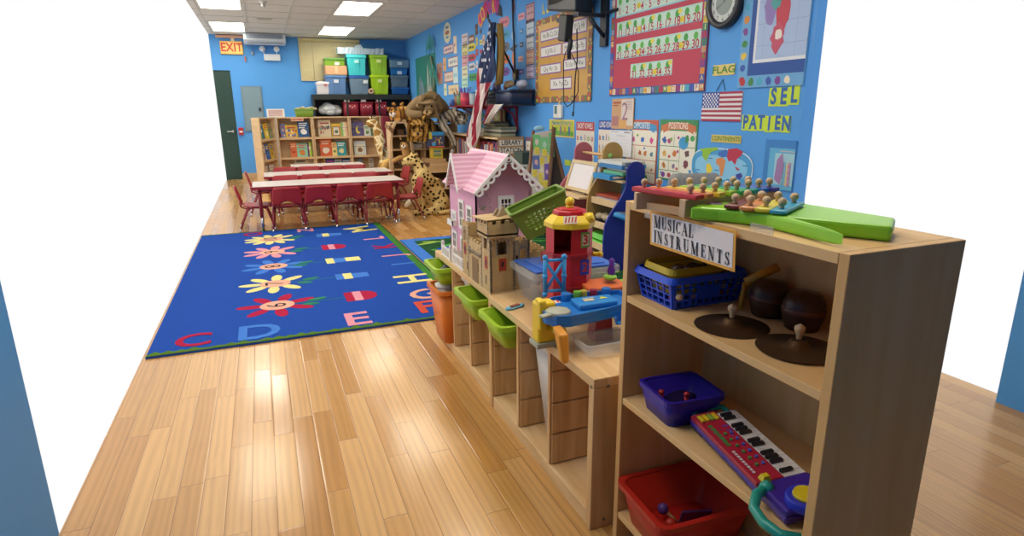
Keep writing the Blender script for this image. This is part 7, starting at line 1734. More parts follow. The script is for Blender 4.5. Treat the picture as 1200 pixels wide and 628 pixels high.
# ---------------------------------------------------------------- tilted green basket
GBM = mat('#718c30', .45, var=.05); GBI = mat('#76903a', .5)
TB = Matrix.Translation((1.085, 2.285, .83)) @ Matrix.Rotation(math.radians(-14), 4, 'Z') @ Matrix.Rotation(math.radians(-24), 4, 'Y')
t = thing('green_basket', (1.085, 2.285, .78), 'olive green perforated basket tipped on its corner between castle and garage tower', 'basket')
wx, wy, hh_ = .118, .082, .13; k_ = .80
def perf(A, B, C, D, nu, nv, nm, m, parent, fill=.5, th=.004, cutu=.12, cutv=.2, ov=None, sq=1):
    """slab between 4 corners (A,B bottom; D,C top) with a grid of real octagonal-ish holes"""
    A, B, C, D = map(Vector, (A, B, C, D)); N = (B-A).cross(D-A).normalized()
    def P_(u, v): return (A*(1-u)+B*u)*(1-v)+(D*(1-u)+C*u)*v
    mb = MB(); us = [0, cutu]+[cutu+(1-2*cutu)*i/nu for i in range(1, nu)]+[1-cutu, 1]; vs = [0, cutv]+[cutv+(1-2*cutv)*j/nv for j in range(1, nv)]+[1-cutv, 1]
    def cell(u0, v0, u1, v1, hole):
        o_ = [(u0, v0), ((u0+u1)/2, v0), (u1, v0), (u1, (v0+v1)/2), (u1, v1), ((u0+u1)/2, v1), (u0, v1), (u0, (v0+v1)/2)]
        if not hole:
            q_ = [(u0, v0), (u1, v0), (u1, v1), (u0, v1)]; mb.hexa([P_(*p) for p in q_], [P_(*p)+N*th for p in q_]); return
        cu, cv = (u0+u1)/2, (v0+v1)/2; g = fill
        i_ = [(cu+(u1-u0)/2*g*math.cos(a_)*(sq if k % 2 == 0 else 1), cv+(v1-v0)/2*g*math.sin(a_)*(sq if k % 2 == 0 else 1)) for k, a_ in enumerate([PI*1.25+PI/4*k for k in range(8)])]
        a = [mb.b.verts.new(P_(*p)) for p in o_]; b = [mb.b.verts.new(P_(*p)) for p in i_]; c = [mb.b.verts.new(P_(*p)+N*th) for p in o_]; d = [mb.b.verts.new(P_(*p)+N*th) for p in i_]
        for k in range(8):
            kk = (k+1) % 8
            for q_ in ((a[k], a[kk], b[kk], b[k]), (c[k], d[k], d[kk], c[kk]), (b[k], b[kk], d[kk], d[k])): mb.b.faces.new(q_)
    for i in range(len(us)-1):
        for j in range(len(vs)-1):
            h = 0 < i < len(us)-2 and 0 < j < len(vs)-2
            if ov and h: h = ov(i, j)
            cell(us[i], vs[j], us[i+1], vs[j+1], h)
    bmesh.ops.remove_doubles(mb.b, verts=mb.b.verts, dist=.0001)
    return mb.build(nm, m, parent)
def c8(M, wx, wy, h, k): return [M @ Vector(p) for p in ((-wx*k, -wy*k, 0), (wx*k, -wy*k, 0), (wx*k, wy*k, 0), (-wx*k, wy*k, 0), (-wx, -wy, h), (wx, -wy, h), (wx, wy, h), (-wx, wy, h))]
q8 = c8(TB, wx, wy, hh_, k_)
hexo = lambda i, j: not ((i in (1, 8) and j in (1, 5)))
perf(q8[0], q8[1], q8[5], q8[4], 8, 5, 'long_side', GBM, t, .72, ov=hexo); perf(q8[2], q8[3], q8[7], q8[6], 8, 5, 'long_side', GBM, t, .72, ov=hexo)
perf(q8[1], q8[2], q8[6], q8[5], 5, 5, 'short_side', GBM, t, .7); perf(q8[3], q8[0], q8[4], q8[7], 5, 5, 'short_side', GBM, t, .7)
mb = MB(); mb.hexa([TB @ Vector(p) for p in ((-wx*k_, -wy*k_, 0), (wx*k_, -wy*k_, 0), (wx*k_, wy*k_, 0), (-wx*k_, wy*k_, 0))], [TB @ Vector(p) for p in ((-wx*k_, -wy*k_, .004), (wx*k_, -wy*k_, .004), (wx*k_, wy*k_, .004), (-wx*k_, wy*k_, .004))]); mb.build('base', GBM, t)
mb = MB(); r_ = .02
def rrect(wx, wy, r, z, n=4):
    P_ = []
    for sx, sy, a0 in ((1, 1, 0), (-1, 1, PI/2), (-1, -1, PI), (1, -1, 1.5*PI)):
        for k in range(n+1): a_ = a0+PI/2*k/n; P_.append(Vector((sx*(wx-r)+r*math.cos(a_), sy*(wy-r)+r*math.sin(a_), z)))
    return P_
mb.tube([TB @ p for p in rrect(wx+.004, wy+.004, r_, hh_)], .0075, 8, True); mb.build('rim', GBM, t)
# toy blocks under the basket that prop it
for k, (x, y, z0, z1, c, lb) in enumerate(((1.09, 2.24, .689, .735, '#b84a3a', 'red block on the blue lid under the tilted basket'), (1.13, 2.27, .736, .80, '#8a5f48', 'brown wooden block propping the tilted basket'))):
    mb = MB(); mb.box((x-.04, y-.03, z0), (x+.04, y+.03, z1)); o = mb.build('toy_block', mat(c, .5), bevel=.004); tag(o, lb, 'block')
# ---------------------------------------------------------------- garage tower and deck
RD = mat('#c01c22', .35, var=.04); RDD = mat('#9c151c', .4, var=.04); YL = mat('#e8c426', .35, var=.03); BLU = mat('#2173c2', .35, var=.04); LBL = mat('#3a9ad8', .4); ORM = mat('#e0962c', .4); GRY = mat('#a3a594', .45)
t = thing('toy_garage', (1.0, 1.9, .53), 'red, yellow and blue plastic toy parking garage with lift tower and upper deck', 'toy garage')
tx, ty, R_ = 1.045, 2.0, .088
def octa(mb, r, z0, z1, r2=None, n=8, sx=1, sy=1, M=None, off=PI/8):
    r2 = r2 or r; a = [(tx+sx*r*math.cos(off+2*PI*i/n), ty+sy*r*math.sin(off+2*PI*i/n), z0) for i in range(n)]; b = [(tx+sx*r2*math.cos(off+2*PI*i/n), ty+sy*r2*math.sin(off+2*PI*i/n), z1) for i in range(n)]
    A = [mb.b.verts.new(p) for p in a]; B = [mb.b.verts.new(p) for p in b]
    mb.b.faces.new(list(reversed(A))); mb.b.faces.new(B)
    for i in range(n): mb.b.faces.new((A[i], A[(i+1) % n], B[(i+1) % n], B[i]))
# shaft: octagon walls with open bays on the left (front) side
def bay(z0, z1, open_):
    mb = MB(); n = 8
    for i in range(n):
        if i in open_: continue
        a0, a1 = PI/8+2*PI*i/n, PI/8+2*PI*(i+1)/n
        p = [Vector((tx+R_*math.cos(a), ty+R_*math.sin(a), 0)) for a in (a0, a1)]; q_ = [Vector((tx+(R_-.005)*math.cos(a), ty+(R_-.005)*math.sin(a), 0)) for a in (a0, a1)]
        z_ = Vector((0, 0, z0)); Z_ = Vector((0, 0, z1)); mb.hexa([p[0]+z_, p[1]+z_, q_[1]+z_, q_[0]+z_], [p[0]+Z_, p[1]+Z_, q_[1]+Z_, q_[0]+Z_])
    return mb.build('tower_wall', RD, t)
bay(.796, .895, (4, )); bay(.5315, .785, ())
for z, r in ((.532, .092), (.655, .092), (.780, .093)):
    mb = MB(); octa(mb, r, z, z+.016); mb.build('tower_ring', RDD, t, bevel=.002)
mb = MB(); octa(mb, .097, .890, .912); mb.build('yellow_roof', YL, t, bevel=.004)
mb = MB(); octa(mb, .095, .912, .936, .068); mb.build('yellow_roof', YL, t, bevel=.003)
mb = MB(); octa(mb, .066, .936, .954, .062); mb.build('roof_cap', RD, t, bevel=.004)
mb = MB(); octa(mb, .045, .9545, .96, .04); mb.build('roof_cap', RD, t, bevel=.003)
mb = MB(); mb.cyl((tx, ty, .958), (tx, ty, .968), .014); mb.ball((tx, ty, .982), .018); mb.build('yellow_knob', YL, t)
M = Matrix.Translation((tx+.045, ty-.078, .90)); mb = MB(); mb.cyl((tx+.05, ty-.06, .908), (tx+.05, ty-.045, .938), .026, .022, 14); mb.build('yellow_beacon', YL, t)
fa = -PI/2+PI/8-PI/8
def lab(z, c1, tx_):
    # on the face that looks at the camera, slightly right
    a = -PI/2; O = Vector((tx+.006, ty-R_*math.cos(PI/8)-.001, z)); s = Sheet(O, (1, 0, 0), (0, 0, 1), .036, .058, c1, .001); s.rect(.005, .008, .031, .05, '#d8c8a8' if tx_ == '3' else '#3a4ab8', 1); s.text(tx_, .018, .029, .05, '#c23a2a', 3, bold=.03); s.build('number_label', t)
lab(.82, '#6f9a3a', '3'); lab(.716, '#2a3fae', '2')
s = Sheet((tx-.065, ty-.079, .914), (.83, -.3, .05), (.2, .5, .9), .05, .03, '#ded8c8', .001)
for i in range(4): s.poly([(.004+.012*i, .004), (.010+.012*i, .004), (.014+.012*i, .026), (.008+.012*i, .026)], '#c8503a', 1)
s.build('hazard_sticker', t)
mb = MB(); mb.cyl((tx+.085, ty-.03, .778), (tx+.11, ty-.04, .778), .009); mb.ball((tx+.113, ty-.042, .778), .012); mb.build('winding_knob', YL, t)
# blue cross-braced ladder on the left face
Lm = Matrix.Translation((tx-.143, ty-.09, .662)) @ Matrix.Rotation(math.radians(-10), 4, 'Z') @ Matrix.Diagonal((1, 1, 1.1, 1))
mb = MB()
for x in (0, .072): mb.tube([Lm @ Vector((x, 0, .0)), Lm @ Vector((x, 0, .125))], .008, 8)
mb.tube([Lm @ Vector((0, 0, .01)), Lm @ Vector((.072, 0, .115))], .006, 8); mb.tube([Lm @ Vector((.072, 0, .01)), Lm @ Vector((0, 0, .115))], .006, 8)
mb.tube([Lm @ Vector((0, 0, .115)), Lm @ Vector((.072, 0, .115))], .006, 8); mb.tube([Lm @ Vector((0, 0, .01)), Lm @ Vector((.072, 0, .01))], .006, 8)
for x, z in ((0, .0), (.072, .0), (0, .06), (.072, .06), (0, .125), (.072, .125)): mb.ball(Lm @ Vector((x, 0, z)), .0115, (1, 1, 1), 8)
mb.build('blue_lattice_gate', LBL, t)
# deck
dz0, dz1 = .628, .66
def spl(pts, z0, z1, nm, m, bev=.006):
    mb = MB(); mb.prism(pts, z1-z0, Matrix.Translation((0, 0, z0))); return mb.build(nm, m, t, bevel=bev)
deck = [(.805, 1.70), (.825, 1.655), (.87, 1.64), (1.02, 1.66), (1.17, 1.70), (1.17, 1.83), (1.05, 1.86), (.90, 1.85), (.82, 1.80), (.805, 1.76)]
spl(deck, dz0, dz1-.006, 'deck', BLU)
mb = MB()
n = len(deck); cc = Vector((.98, 1.75, 0))
for i in range(n):
    a, b = Vector((*deck[i], 0)), Vector((*deck[(i+1) % n], 0)); a2, b2 = a+(cc-a).normalized()*.008, b+(cc-b).normalized()*.008
    z_, Z_ = Vector((0, 0, dz1-.008)), Vector((0, 0, dz1+.010)); mb.hexa([a+z_, b+z_, b2+z_, a2+z_], [a+Z_, b+Z_, b2+Z_, a2+Z_])
mb.build('deck_wall', BLU, t, bevel=.002)
spl([(1.0+dx, 1.74+dy) for dx, dy in ((-.06, -.03), (.09, -.03), (.10, .05), (-.05, .06))], dz1-.006, dz1+.014, 'raised_panel', mat('#2a86cf', .4))
s = Sheet((.955, 1.725, dz1+.0145), (1, 0, 0), (0, 1, 0), .13, .06, None, .0005); s.rect(.02, .015, .06, .035, '#d8c89a', 1); s.poly([(.08, .02), (.115, .02), (.1, .045)], '#d8d04a', 1); s.rect(.022, .04, .07, .046, '#e0dcd0', 1); s.build('deck_stickers', t)
mb = MB(); M = Matrix.Translation((.848, 1.695, dz1+.012)) @ Matrix.Rotation(.3, 4, 'Z'); mb.lathe([(.001, -.01), (.042, -.01), (.045, -.004), (.042, .004), (.001, .006)], 8, M); mb.box((-.075, -.012, -.008), (-.035, .012, .0), M); mb.build('grey_landing_pad', GRY, t, bevel=.003)
s = Sheet((.825, 1.775, dz1+.010), (1, .0, .0), (0, 1, 0), .075, .03, '#e4ddd8', .001)
for i in range(5): s.poly([(.003+.015*i, .002), (.010+.015*i, .002), (.016+.015*i, .028), (.009+.015*i, .028)], '#b8303c', 1)
s.build('striped_sticker', t)
for k, (x, c, nm) in enumerate(((.995, '#6fae3a', 'green_button'), (1.02, '#b0a03a', 'olive_button'), (1.062, '#9a2440', 'crimson_button'))):
    mb = MB(); mb.cyl((x, 1.835, dz1-.01), (x, 1.835, dz1+.024), .014, n=14); mb.build(nm, mat(c, .4), t, bevel=.003)
for x, r in ((.95, .018), (1.115, .016)): mb = MB(); mb.cyl((x, 1.835, dz1-.01), (x, 1.835, dz1+.022), r, n=14); mb.build('blue_post', BLU, t, bevel=.003)
# yellow pillar with grey foot
mb = MB(); mb.box((.795, 1.735, .548), (.862, 1.79, .69)); mb.build('yellow_pillar', YL, t, bevel=.008)
mb = MB(); mb.box((.795, 1.722, .6), (.82, 1.75, .702)); mb.cyl((.808, 1.76, .69), (.808, 1.76, .703), .012); mb.build('yellow_pillar', YL, t, bevel=.006)
mb = MB(); mb.box((.79, 1.728, .5305), (.878, 1.80, .549)); mb.build('grey_foot', GRY, t, bevel=.003)
mb = MB(); mb.box((.835, 1.69, .59), (.865, 1.735, .622)); mb.cyl((.866, 1.72, .585), (.89, 1.72, .585), .016); mb.build('yellow_hinge', YL, t, bevel=.006)
mb = MB(); mb.hexa([(.812, 1.583, .531), (.838, 1.583, .531), (.838, 1.606, .531), (.812, 1.606, .531)], [(.806, 1.60, .625), (.842, 1.60, .625), (.842, 1.655, .64), (.806, 1.655, .64)]); mb.build('orange_support', ORM, t, bevel=.008)
mb = MB(); mb.hexa([(1.0, 1.71, .5305), (1.075, 1.71, .5305), (1.075, 1.77, .5305), (1.0, 1.77, .5305)], [(1.01, 1.715, .63), (1.07, 1.715, .63), (1.07, 1.765, .63), (1.01, 1.765, .63)]); mb.build('red_pillar', RDD, t, bevel=.004)
# blue slide curling down at the right
mb = MB(); c_ = Vector((1.06, 1.60, 0)); rows = []
for i in range(15):
    a_ = PI*.95-i*PI*.09; z = .625-.075*i/14; rr_ = (.045, .05, .095, .10); prof = [(.045, .022), (.048, 0), (.092, 0), (.096, .022)]
    rows.append([mb.b.verts.new((c_.x+.06+r*math.cos(a_), c_.y+r*math.sin(a_), z+dz)) for r, dz in prof])
for i in range(14):
    for j in range(3): mb.b.faces.new((rows[i][j], rows[i][j+1], rows[i+1][j+1], rows[i+1][j]))
mb.build('blue_slide', BLU, t, solid=.004)
mb = MB(); mb.cyl((1.085, 1.57, .5305), (1.085, 1.57, .60), .013, n=12); mb.build('slide_post', BLU, t)
mb = MB(); mb.hexa([(1.06, 1.86, .655), (1.22, 1.84, .655), (1.22, 1.95, .665), (1.06, 1.96, .665)], [(1.06, 1.86, .675), (1.22, 1.84, .675), (1.22, 1.95, .685), (1.06, 1.96, .685)]); mb.build('orange_ramp', mat('#dd7038', .4), t, bevel=.005)
t_ = thing('purple_green_toy', (1.16, 1.9, .686), 'small purple and green toy standing on the orange ramp', 'toy')
mb = MB(); mb.ball((1.17, 1.90, .70), .022, (1.2, 1.2, .55)); mb.build('green_base', mat('#8fc43a', .4), t_)
mb = MB(); mb.lathe([(.012, .705), (.016, .725), (.008, .75), (.012, .765), (.001, .775)], 12, Matrix.Translation((1.175, 1.90, 0))); mb.build('purple_stem', mat('#6a2f98', .4), t_)
mb = MB(); mb.ball((1.40, 2.25, .0+.05), .05)
mb.b.free()
# clear tray below the deck and small things
tub('clear_tray', .90, 1.10, 1.58, 1.70, .531, .575, CLR, 'empty clear plastic tray under the garage deck', 'tray', None, .12, .006)
t_ = thing('clear_cup_with_toy', (.83, 1.93, .53), 'small clear cup with purple toy beside the yellow pillar', 'cup')
mb = MB(); mb.lathe([(.001, 0), (.02, 0), (.022, .03), (.019, .03), (.017, .003), (.001, .003)], 16, Matrix.Translation((.862, 1.86, .5305))); mb.build('cup', CLR, t_)
mb = MB(); mb.ball((.862, 1.86, .56), .015, (1, 1, 1.1), 10); mb.build('purple_ball', mat('#6a4a78', .5), t_)
t_ = thing('pacifier_toy', (.885, 2.2, .531), 'small light blue toy clip lying on the cubby shelf edge in front of the castle', 'toy')
mb = MB(); M = Matrix.Translation((.89, 2.17, .536)) @ Matrix.Rotation(.35, 4, 'Z')
mb.tube([M @ Vector(p) for p in rrect(.034, .012, .010, 0)], .0045, 6, True); mb.ball(M @ Vector((-.038, 0, 0)), .013, (1, 1, .6), 10); mb.ball(M @ Vector((.038, .0, 0)), .011, (1, 1, .6), 10); mb.build('blue_loop', mat('#6fb4cc', .4), t_)
mb = MB(); mb.box((-.022, -.008, -.004), (.022, .008, .010), M); mb.build('brown_insert', mat('#9a5a44', .5), t_, bevel=.003)
# purple toy on the floor behind (seen between tower and tall shelf)
mb = MB(); mb.ball((1.9, 3.05, .06), .06, (1, 1, 1)); mb.ball((1.95, 3.12, .13), .045, (1.2, 1, .7)); mb.ball((1.84, 3.1, .12), .04, (1, 1, .8)); o = mb.build('purple_toy', mat('#8a3a8a', .4)); tag(o, 'purple lumpy toy on the dark play mat', 'toy')
# ================================================================ TALL SHELF WITH MUSICAL INSTRUMENTS
SX0, SX1, SY0, SY1, SH = .90, 1.20, .70, 1.395, 1.075
TB_ = .022
t = thing('tall_open_shelf', ((SX0+SX1)/2, 1.0, 0), 'tall open birch plywood shelf holding the musical instruments, nearest the camera', 'shelf')
for y in (SY0, SY1-TB_): mb = MB(); mb.box((SX0, y, 0), (SX1, y+TB_, SH)); mb.build('side_panel', BIRCH, t, bevel=.002)
ZS = (.11, .497, .812)
for z in ZS: mb = MB(); mb.box((SX0+.002, SY0+TB_, z-.020), (SX1-.012, SY1-TB_, z)); mb.build('shelf', BIRCH_Y, t, bevel=.002)
mb = MB(); mb.box((SX0+.0, SY0+TB_, SH-.022), (SX1, SY1-TB_, SH)); mb.build('top_board', BIRCH_Y, t, bevel=.002)
mb = MB(); mb.box((SX1-.012, SY0+TB_, .02), (SX1-.002, SY1-TB_, SH-.022)); mb.build('back_panel', BIRCH, t)
mb = MB(); mb.cyl((SX0+.03, SY1-.015, .03), (SX0+.03, SY1-.015, .0), .01); mb.b.free()
# sign
A = onx(768.3, 247, .894); B = onx(872.3, 271.5, .894); C_ = onx(861.3, 316.5, .894); D_ = onx(762.8, 286, .894)
U = (B-A); W_ = (abs(U.y)+abs((C_-D_).y))/2; Hh = ((A-D_).length+(B-C_).length)/2
O = D_+Vector((-.001, 0, 0)); 
s = Sheet((O.x, O.y, O.z), (0, U.y, U.z*.4), (0, .07, 1), W_, Hh, '#e8a63a', .0015)
s.rect(.007, .007, W_-.007, Hh-.007, '#e9dfdc', 1)
def serif(s, txt, u0, v, h, c, track=.68, wmap={}):
    """roman capitals built with thick and thin strokes and serifs"""
    s.m(c); u = u0; T_, t2 = .17*h, .055*h
    def st(p, q, w): 
        dx, dy = q[0]-p[0], q[1]-p[1]; L_ = math.hypot(dx, dy); nx, ny = -dy/L_*w/2, dx/L_*w/2
        s.mb.poly([s.P(u+h*0+a, v+b, 3) for a, b in ((p[0]+nx, p[1]+ny), (q[0]+nx, q[1]+ny), (q[0]-nx, q[1]-ny), (p[0]-nx, p[1]-ny))])
    def sf(x, y, w=.34): s.mb.poly([s.P(u+a, v+b, 3) for a, b in ((x-w*h/2, y-t2/2), (x+w*h/2, y-t2/2), (x+w*h/2, y+t2/2), (x-w*h/2, y+t2/2))])
    def arc(cx, cy, rx, ry, a0, a1, w0, w1, n=10):
        pr = None
        for i in range(n+1):
            a_ = a0+(a1-a0)*i/n; w = w0+(w1-w0)*abs(math.cos(a_)); ca, sa = math.cos(a_), math.sin(a_)
            o_, i_ = (cx+(rx+w/2)*ca, cy+(ry+t2/2)*sa), (cx+(rx-w/2)*ca, cy+(ry-t2/2)*sa)
            if pr: s.mb.poly([s.P(u+a, v+b, 3) for a, b in (pr[0], o_, i_, pr[1])])
            pr = (o_, i_)
    H = h
    for ch in txt:
        if ch == 'M': w = .88*H; st((.12*H, 0), (.12*H, H), t2); st((.14*H, H), (.44*H, 0), T_); st((.44*H, 0), (.74*H, H), t2); st((.76*H, 0), (.76*H, H), T_); sf(.12*H, 0, .24); sf(.78*H, 0, .3); sf(.1*H, H, .2); sf(.80*H, H, .2)
        elif ch == 'U': w = .72*H; st((.18*H, .3*H), (.18*H, H), T_); st((.58*H, .3*H), (.58*H, H), t2); arc(.38*H, .28*H, .20*H, .26*H, PI, 2*PI, t2, T_*.8); sf(.18*H, H, .3); sf(.58*H, H, .24)
        elif ch == 'S': w = .56*H; arc(.27*H, .74*H, .16*H, .22*H, .35, PI*1.15, t2, T_*.8); st((.13*H, .64*H), (.42*H, .36*H), T_); arc(.27*H, .26*H, .17*H, .23*H, PI*1.1, PI*2.15, t2, T_*.8); st((.42*H, .68*H), (.42*H, .98*H), t2); st((.1*H, .02*H), (.1*H, .32*H), t2)
        elif ch == 'I': w = .36*H; st((.17*H, 0), (.17*H, H), T_); sf(.17*H, 0); sf(.17*H, H)
        elif ch == 'C': w = .66*H; arc(.36*H, .5*H, .25*H, .47*H, .75, 2*PI-.7, t2, T_); st((.57*H, .68*H), (.57*H, .98*H), t2)
        elif ch == 'A': w = .70*H; st((.08*H, 0), (.34*H, H), t2); st((.34*H, H), (.60*H, 0), T_); st((.18*H, .33*H), (.50*H, .33*H), t2); sf(.09*H, 0, .24); sf(.60*H, 0, .28)
        elif ch == 'L': w = .60*H; st((.17*H, 0), (.17*H, H), T_); sf(.17*H, H); sf(.15*H, 0, .3); st((.1*H, t2/2), (.55*H, t2/2), t2); st((.53*H, 0), (.55*H, .3*H), t2)
        elif ch == 'N': w = .74*H; st((.14*H, 0), (.14*H, H), t2); st((.14*H, H), (.58*H, 0), T_); st((.60*H, 0), (.60*H, H), t2); sf(.14*H, 0, .24); sf(.10*H, H, .2); sf(.60*H, H, .24)
        elif ch == 'T': w = .62*H; st((.30*H, 0), (.30*H, H), T_); sf(.30*H, 0); st((.04*H, H-t2/2), (.56*H, H-t2/2), t2); st((.05*H, H), (.05*H, .72*H), t2); st((.55*H, H), (.55*H, .72*H), t2)
        elif ch == 'R': w = .70*H; st((.17*H, 0), (.17*H, H), T_); sf(.17*H, 0); sf(.14*H, H, .28); arc(.30*H, .74*H, .15*H, .23*H, -PI/2, PI/2, t2, T_*.9); st((.17*H, H-t2), (.32*H, H-t2), t2); st((.17*H, .51*H), (.32*H, .51*H), t2); st((.32*H, .5*H), (.58*H, 0), T_); sf(.62*H, 0, .16)
        elif ch == 'E': w = .62*H; st((.17*H, 0), (.17*H, H), T_); st((.05*H, H-t2/2), (.54*H, H-t2/2), t2); st((.05*H, t2/2), (.56*H, t2/2), t2); st((.17*H, .52*H), (.42*H, .52*H), t2); st((.54*H, H), (.54*H, .75*H), t2); st((.56*H, 0), (.56*H, .28*H), t2); st((.42*H, .4*H), (.42*H, .64*H), t2)
        u += w*track
    return u-u0
BK2 = mat('#26232a', .6)
serif(s, 'MUSICAL', .018, Hh*.54, Hh*.33, BK2, track=1.20)
serif(s, 'INSTRUMENTS', .018, Hh*.12, Hh*.33, BK2, track=1.35)
o = s.build('instruments_sign'); tag(o, 'white card with orange border reading MUSICAL INSTRUMENTS taped to the shelf front', 'sign')
for (px, py) in ((764, 253), (893, 268)):
    v = onx(px, py, .897); mb = MB(); mb.box((v.x-.002, v.y-.03, v.z-.008), (v.x, v.y+.03, v.z+.008)); o = mb.build('clear_tape', mat('#d8ccc0', .2, alpha=.3)); tag(o, 'strip of clear tape holding the instruments card, %s one' % ('left' if px < 800 else 'right'), 'tape', 'clear tape strips on the instruments card')
# blue basket with yellow basket nested
BB = mat('#1f4fd0', .35, var=.04); YB_ = mat('#c9a91f', .4)
z0 = ZS[2]+.001; x0, x1, y0, y1 = .925, 1.165, 1.205, 1.365
t = thing('blue_basket', ((x0+x1)/2, (y0+y1)/2, z0), 'bright blue lattice basket full of shakers on the top shelf', 'basket')
cx_, cy_ = (x0+x1)/2, (y0+y1)/2; M = Matrix.Translation((cx_, cy_, z0)); wx, wy, h_ = (x1-x0)/2, (y1-y0)/2, .078
q8 = c8(M, wx, wy, h_, .86)
perf(q8[0], q8[1], q8[5], q8[4], 9, 4, 'lattice_side', BB, t, .8, .004, .03, .05, lambda i, j: not (4 <= i <= 6 and j in (2, 3)), 1.4)
perf(q8[2], q8[3], q8[7], q8[6], 9, 4, 'lattice_side', BB, t, .8, .004, .03, .05, None, 1.4)
for a, b in ((3, 0), (1, 2)): perf(q8[a], q8[b], q8[b+4], q8[a+4], 5, 4, 'lattice_side', BB, t, .8, .004, .04, .05, None, 1.4)
mb = MB(); mb.box((cx_-wx*.86, cy_-wy*.86, z0), (cx_+wx*.86, cy_+wy*.86, z0+.004)); mb.build('base', BB, t)
mb = MB(); a = rrect(wx+.004, wy+.004, .02, 0); b = rrect(wx+.012, wy+.010, .022, 0)
def band(pa, pb, za, zb_, nm, m, parent, M, th=.003):
    mb = MB(); n = len(pa); A = [mb.b.verts.new(M @ (p+Vector((0, 0, za)))) for p in pb]; B = [mb.b.verts.new(M @ (p+Vector((0, 0, zb_)))) for p in pa]; C = [mb.b.verts.new(M @ (p*.97+Vector((0, 0, zb_)))) for p in pa]; D = [mb.b.verts.new(M @ (p*.955+Vector((0, 0, za)))) for p in pb]
    for i in range(n):
        j = (i+1) % n
        for q_ in ((A[i], A[j], B[j], B[i]), (B[i], B[j], C[j], C[i]), (C[i], C[j], D[j], D[i]), (D[i], D[j], A[j], A[i])): f = mb.b.faces.new(q_)
    mb.b.normal_update(); return mb.build(nm, m, parent)
mb.b.free()
band(a, b, h_-.008, h_+.008, 'rim', BB, t, M)
t2 = thing('yellow_basket', (cx_-.03, cy_, z0+.03), 'yellow plastic basket nested inside the blue lattice basket', 'basket')
M2 = Matrix.Translation((cx_-.022, cy_+.0, z0+.088)); a = rrect(.088, .066, .022, 0); b = rrect(.092, .070, .024, 0)
band(a, b, 0, .016, 'rim', YB_, t2, M2)
mb = MB(); A = rrect(.085, .063, .02, 0); B = rrect(.07, .05, .018, -.06); n = len(A); va = [mb.b.verts.new(M2 @ p) for p in A]; vb = [mb.b.verts.new(M2 @ p) for p in B]
for i in range(n): mb.b.faces.new((va[i], va[(i+1) % n], vb[(i+1) % n], vb[i]))
mb.b.faces.new(vb); mb.build('body', YB_, t2, solid=.002)
rn2 = random.Random(14)
for i in range(6):
    a_ = rn2.uniform(-.4, .4); p = Vector((cx_-.022+.05*math.cos(i*1.7), cy_+.022*math.sin(i*2.1), z0+.075)); d = Vector((math.cos(a_), math.sin(a_)*.5, .12))
    t3 = thing('maraca', tuple(p), 'dark wooden shaker in the yellow basket, lying in the jumble of others', 'shaker', 'dark wooden shakers in the yellow basket')
    mb = MB(); mb.ball(p, .02, (1.2, 1, .9), 10); mb.build('head', mat('#4a3426', .5), t3); mb = MB(); mb.cyl(p, p+d*.06, .007, .008, 8); mb.build('handle', mat('#7a5a3a', .5), t3)
for i, c in enumerate(('#b03038', '#c9a23a', '#8fb0b8', '#d8c8b0', '#c8b43a', '#3a8ac0', '#a83a48', '#b8a890')):
    p = Vector((cx_-.085+.024*i, cy_-.045+.01*(i % 2), z0+.022+.012*(i % 3))); mb = MB(); mb.ball(p, .015, (1, 1, .9), 10); o = mb.build('small_shaker', mat(c, .4)); tag(o, 'small shaker egg seen through the blue basket side, %s from its left' % ('first', 'second', 'third', 'fourth', 'fifth', 'sixth', 'seventh', 'eighth')[i], 'shaker', 'shaker eggs in the blue basket')
mb = MB(); p = Vector((.945, 1.199, z0+.038)); mb.ball(p, .0095, (1, 1, 1), 12); mb.cyl(p, p+Vector((.006, .03, 0)), .006, n=8); o = mb.build('wooden_bead_handle', mat('#cba47c', .5)); tag(o, 'pale wooden bead handle poking through the blue basket corner', 'handle')
mb = MB(); mb.cyl((1.10, 1.14, z0+.075), (1.165, 1.10, z0+.118), .011, .011, 10); mb.cyl((1.10, 1.14, z0+.075), (1.095, 1.143, z0+.001), .006, n=8); o = mb.build('yellow_rhythm_stick', mat('#c9922a', .5)); tag(o, 'yellow stick standing up behind the instruments card', 'stick')
# cymbals
CYM = bpy.data.materials.new('worn_brass'); CYM.use_nodes = True; b_ = CYM.node_tree.nodes['Principled BSDF']; b_.inputs['Base Color'].default_value = (*lin('#6a523c'), 1); b_.inputs['Metallic'].default_value = .75; b_.inputs['Roughness'].default_value = .38
for k, (x, y, z, lb) in enumerate(((.993, 1.06, 0, 'brown metal cymbal lying on the top shelf, left of the two'), (1.02, .888, .003, 'brown metal cymbal lying on the top shelf, cut by the right edge'))):
    t3 = thing('cymbal', (x, y, z0), lb, 'cymbal', 'cymbals on the top shelf'); r_ = .086
    mb = MB(); M = Matrix.Translation((x, y, z0+.001+z)); mb.lathe([(r_, 0), (r_*.6, .004), (r_*.26, .008), (r_*.2, .018), (.006, .021), (.006, .019), (r_*.19, .016), (r_*.26, .006), (r_*.6, .002), (r_, 0)], 40, M); mb.build('disc', CYM, t3)
    mb = MB(); mb.lathe([(.004, .018), (.006, .024), (.006, .03), (.011, .040), (.011, .048), (.001, .055)], 14, M); mb.build('wooden_knob', mat('#cba47c', .45), t3)
BRW = mat('#4a2a1c', .4)
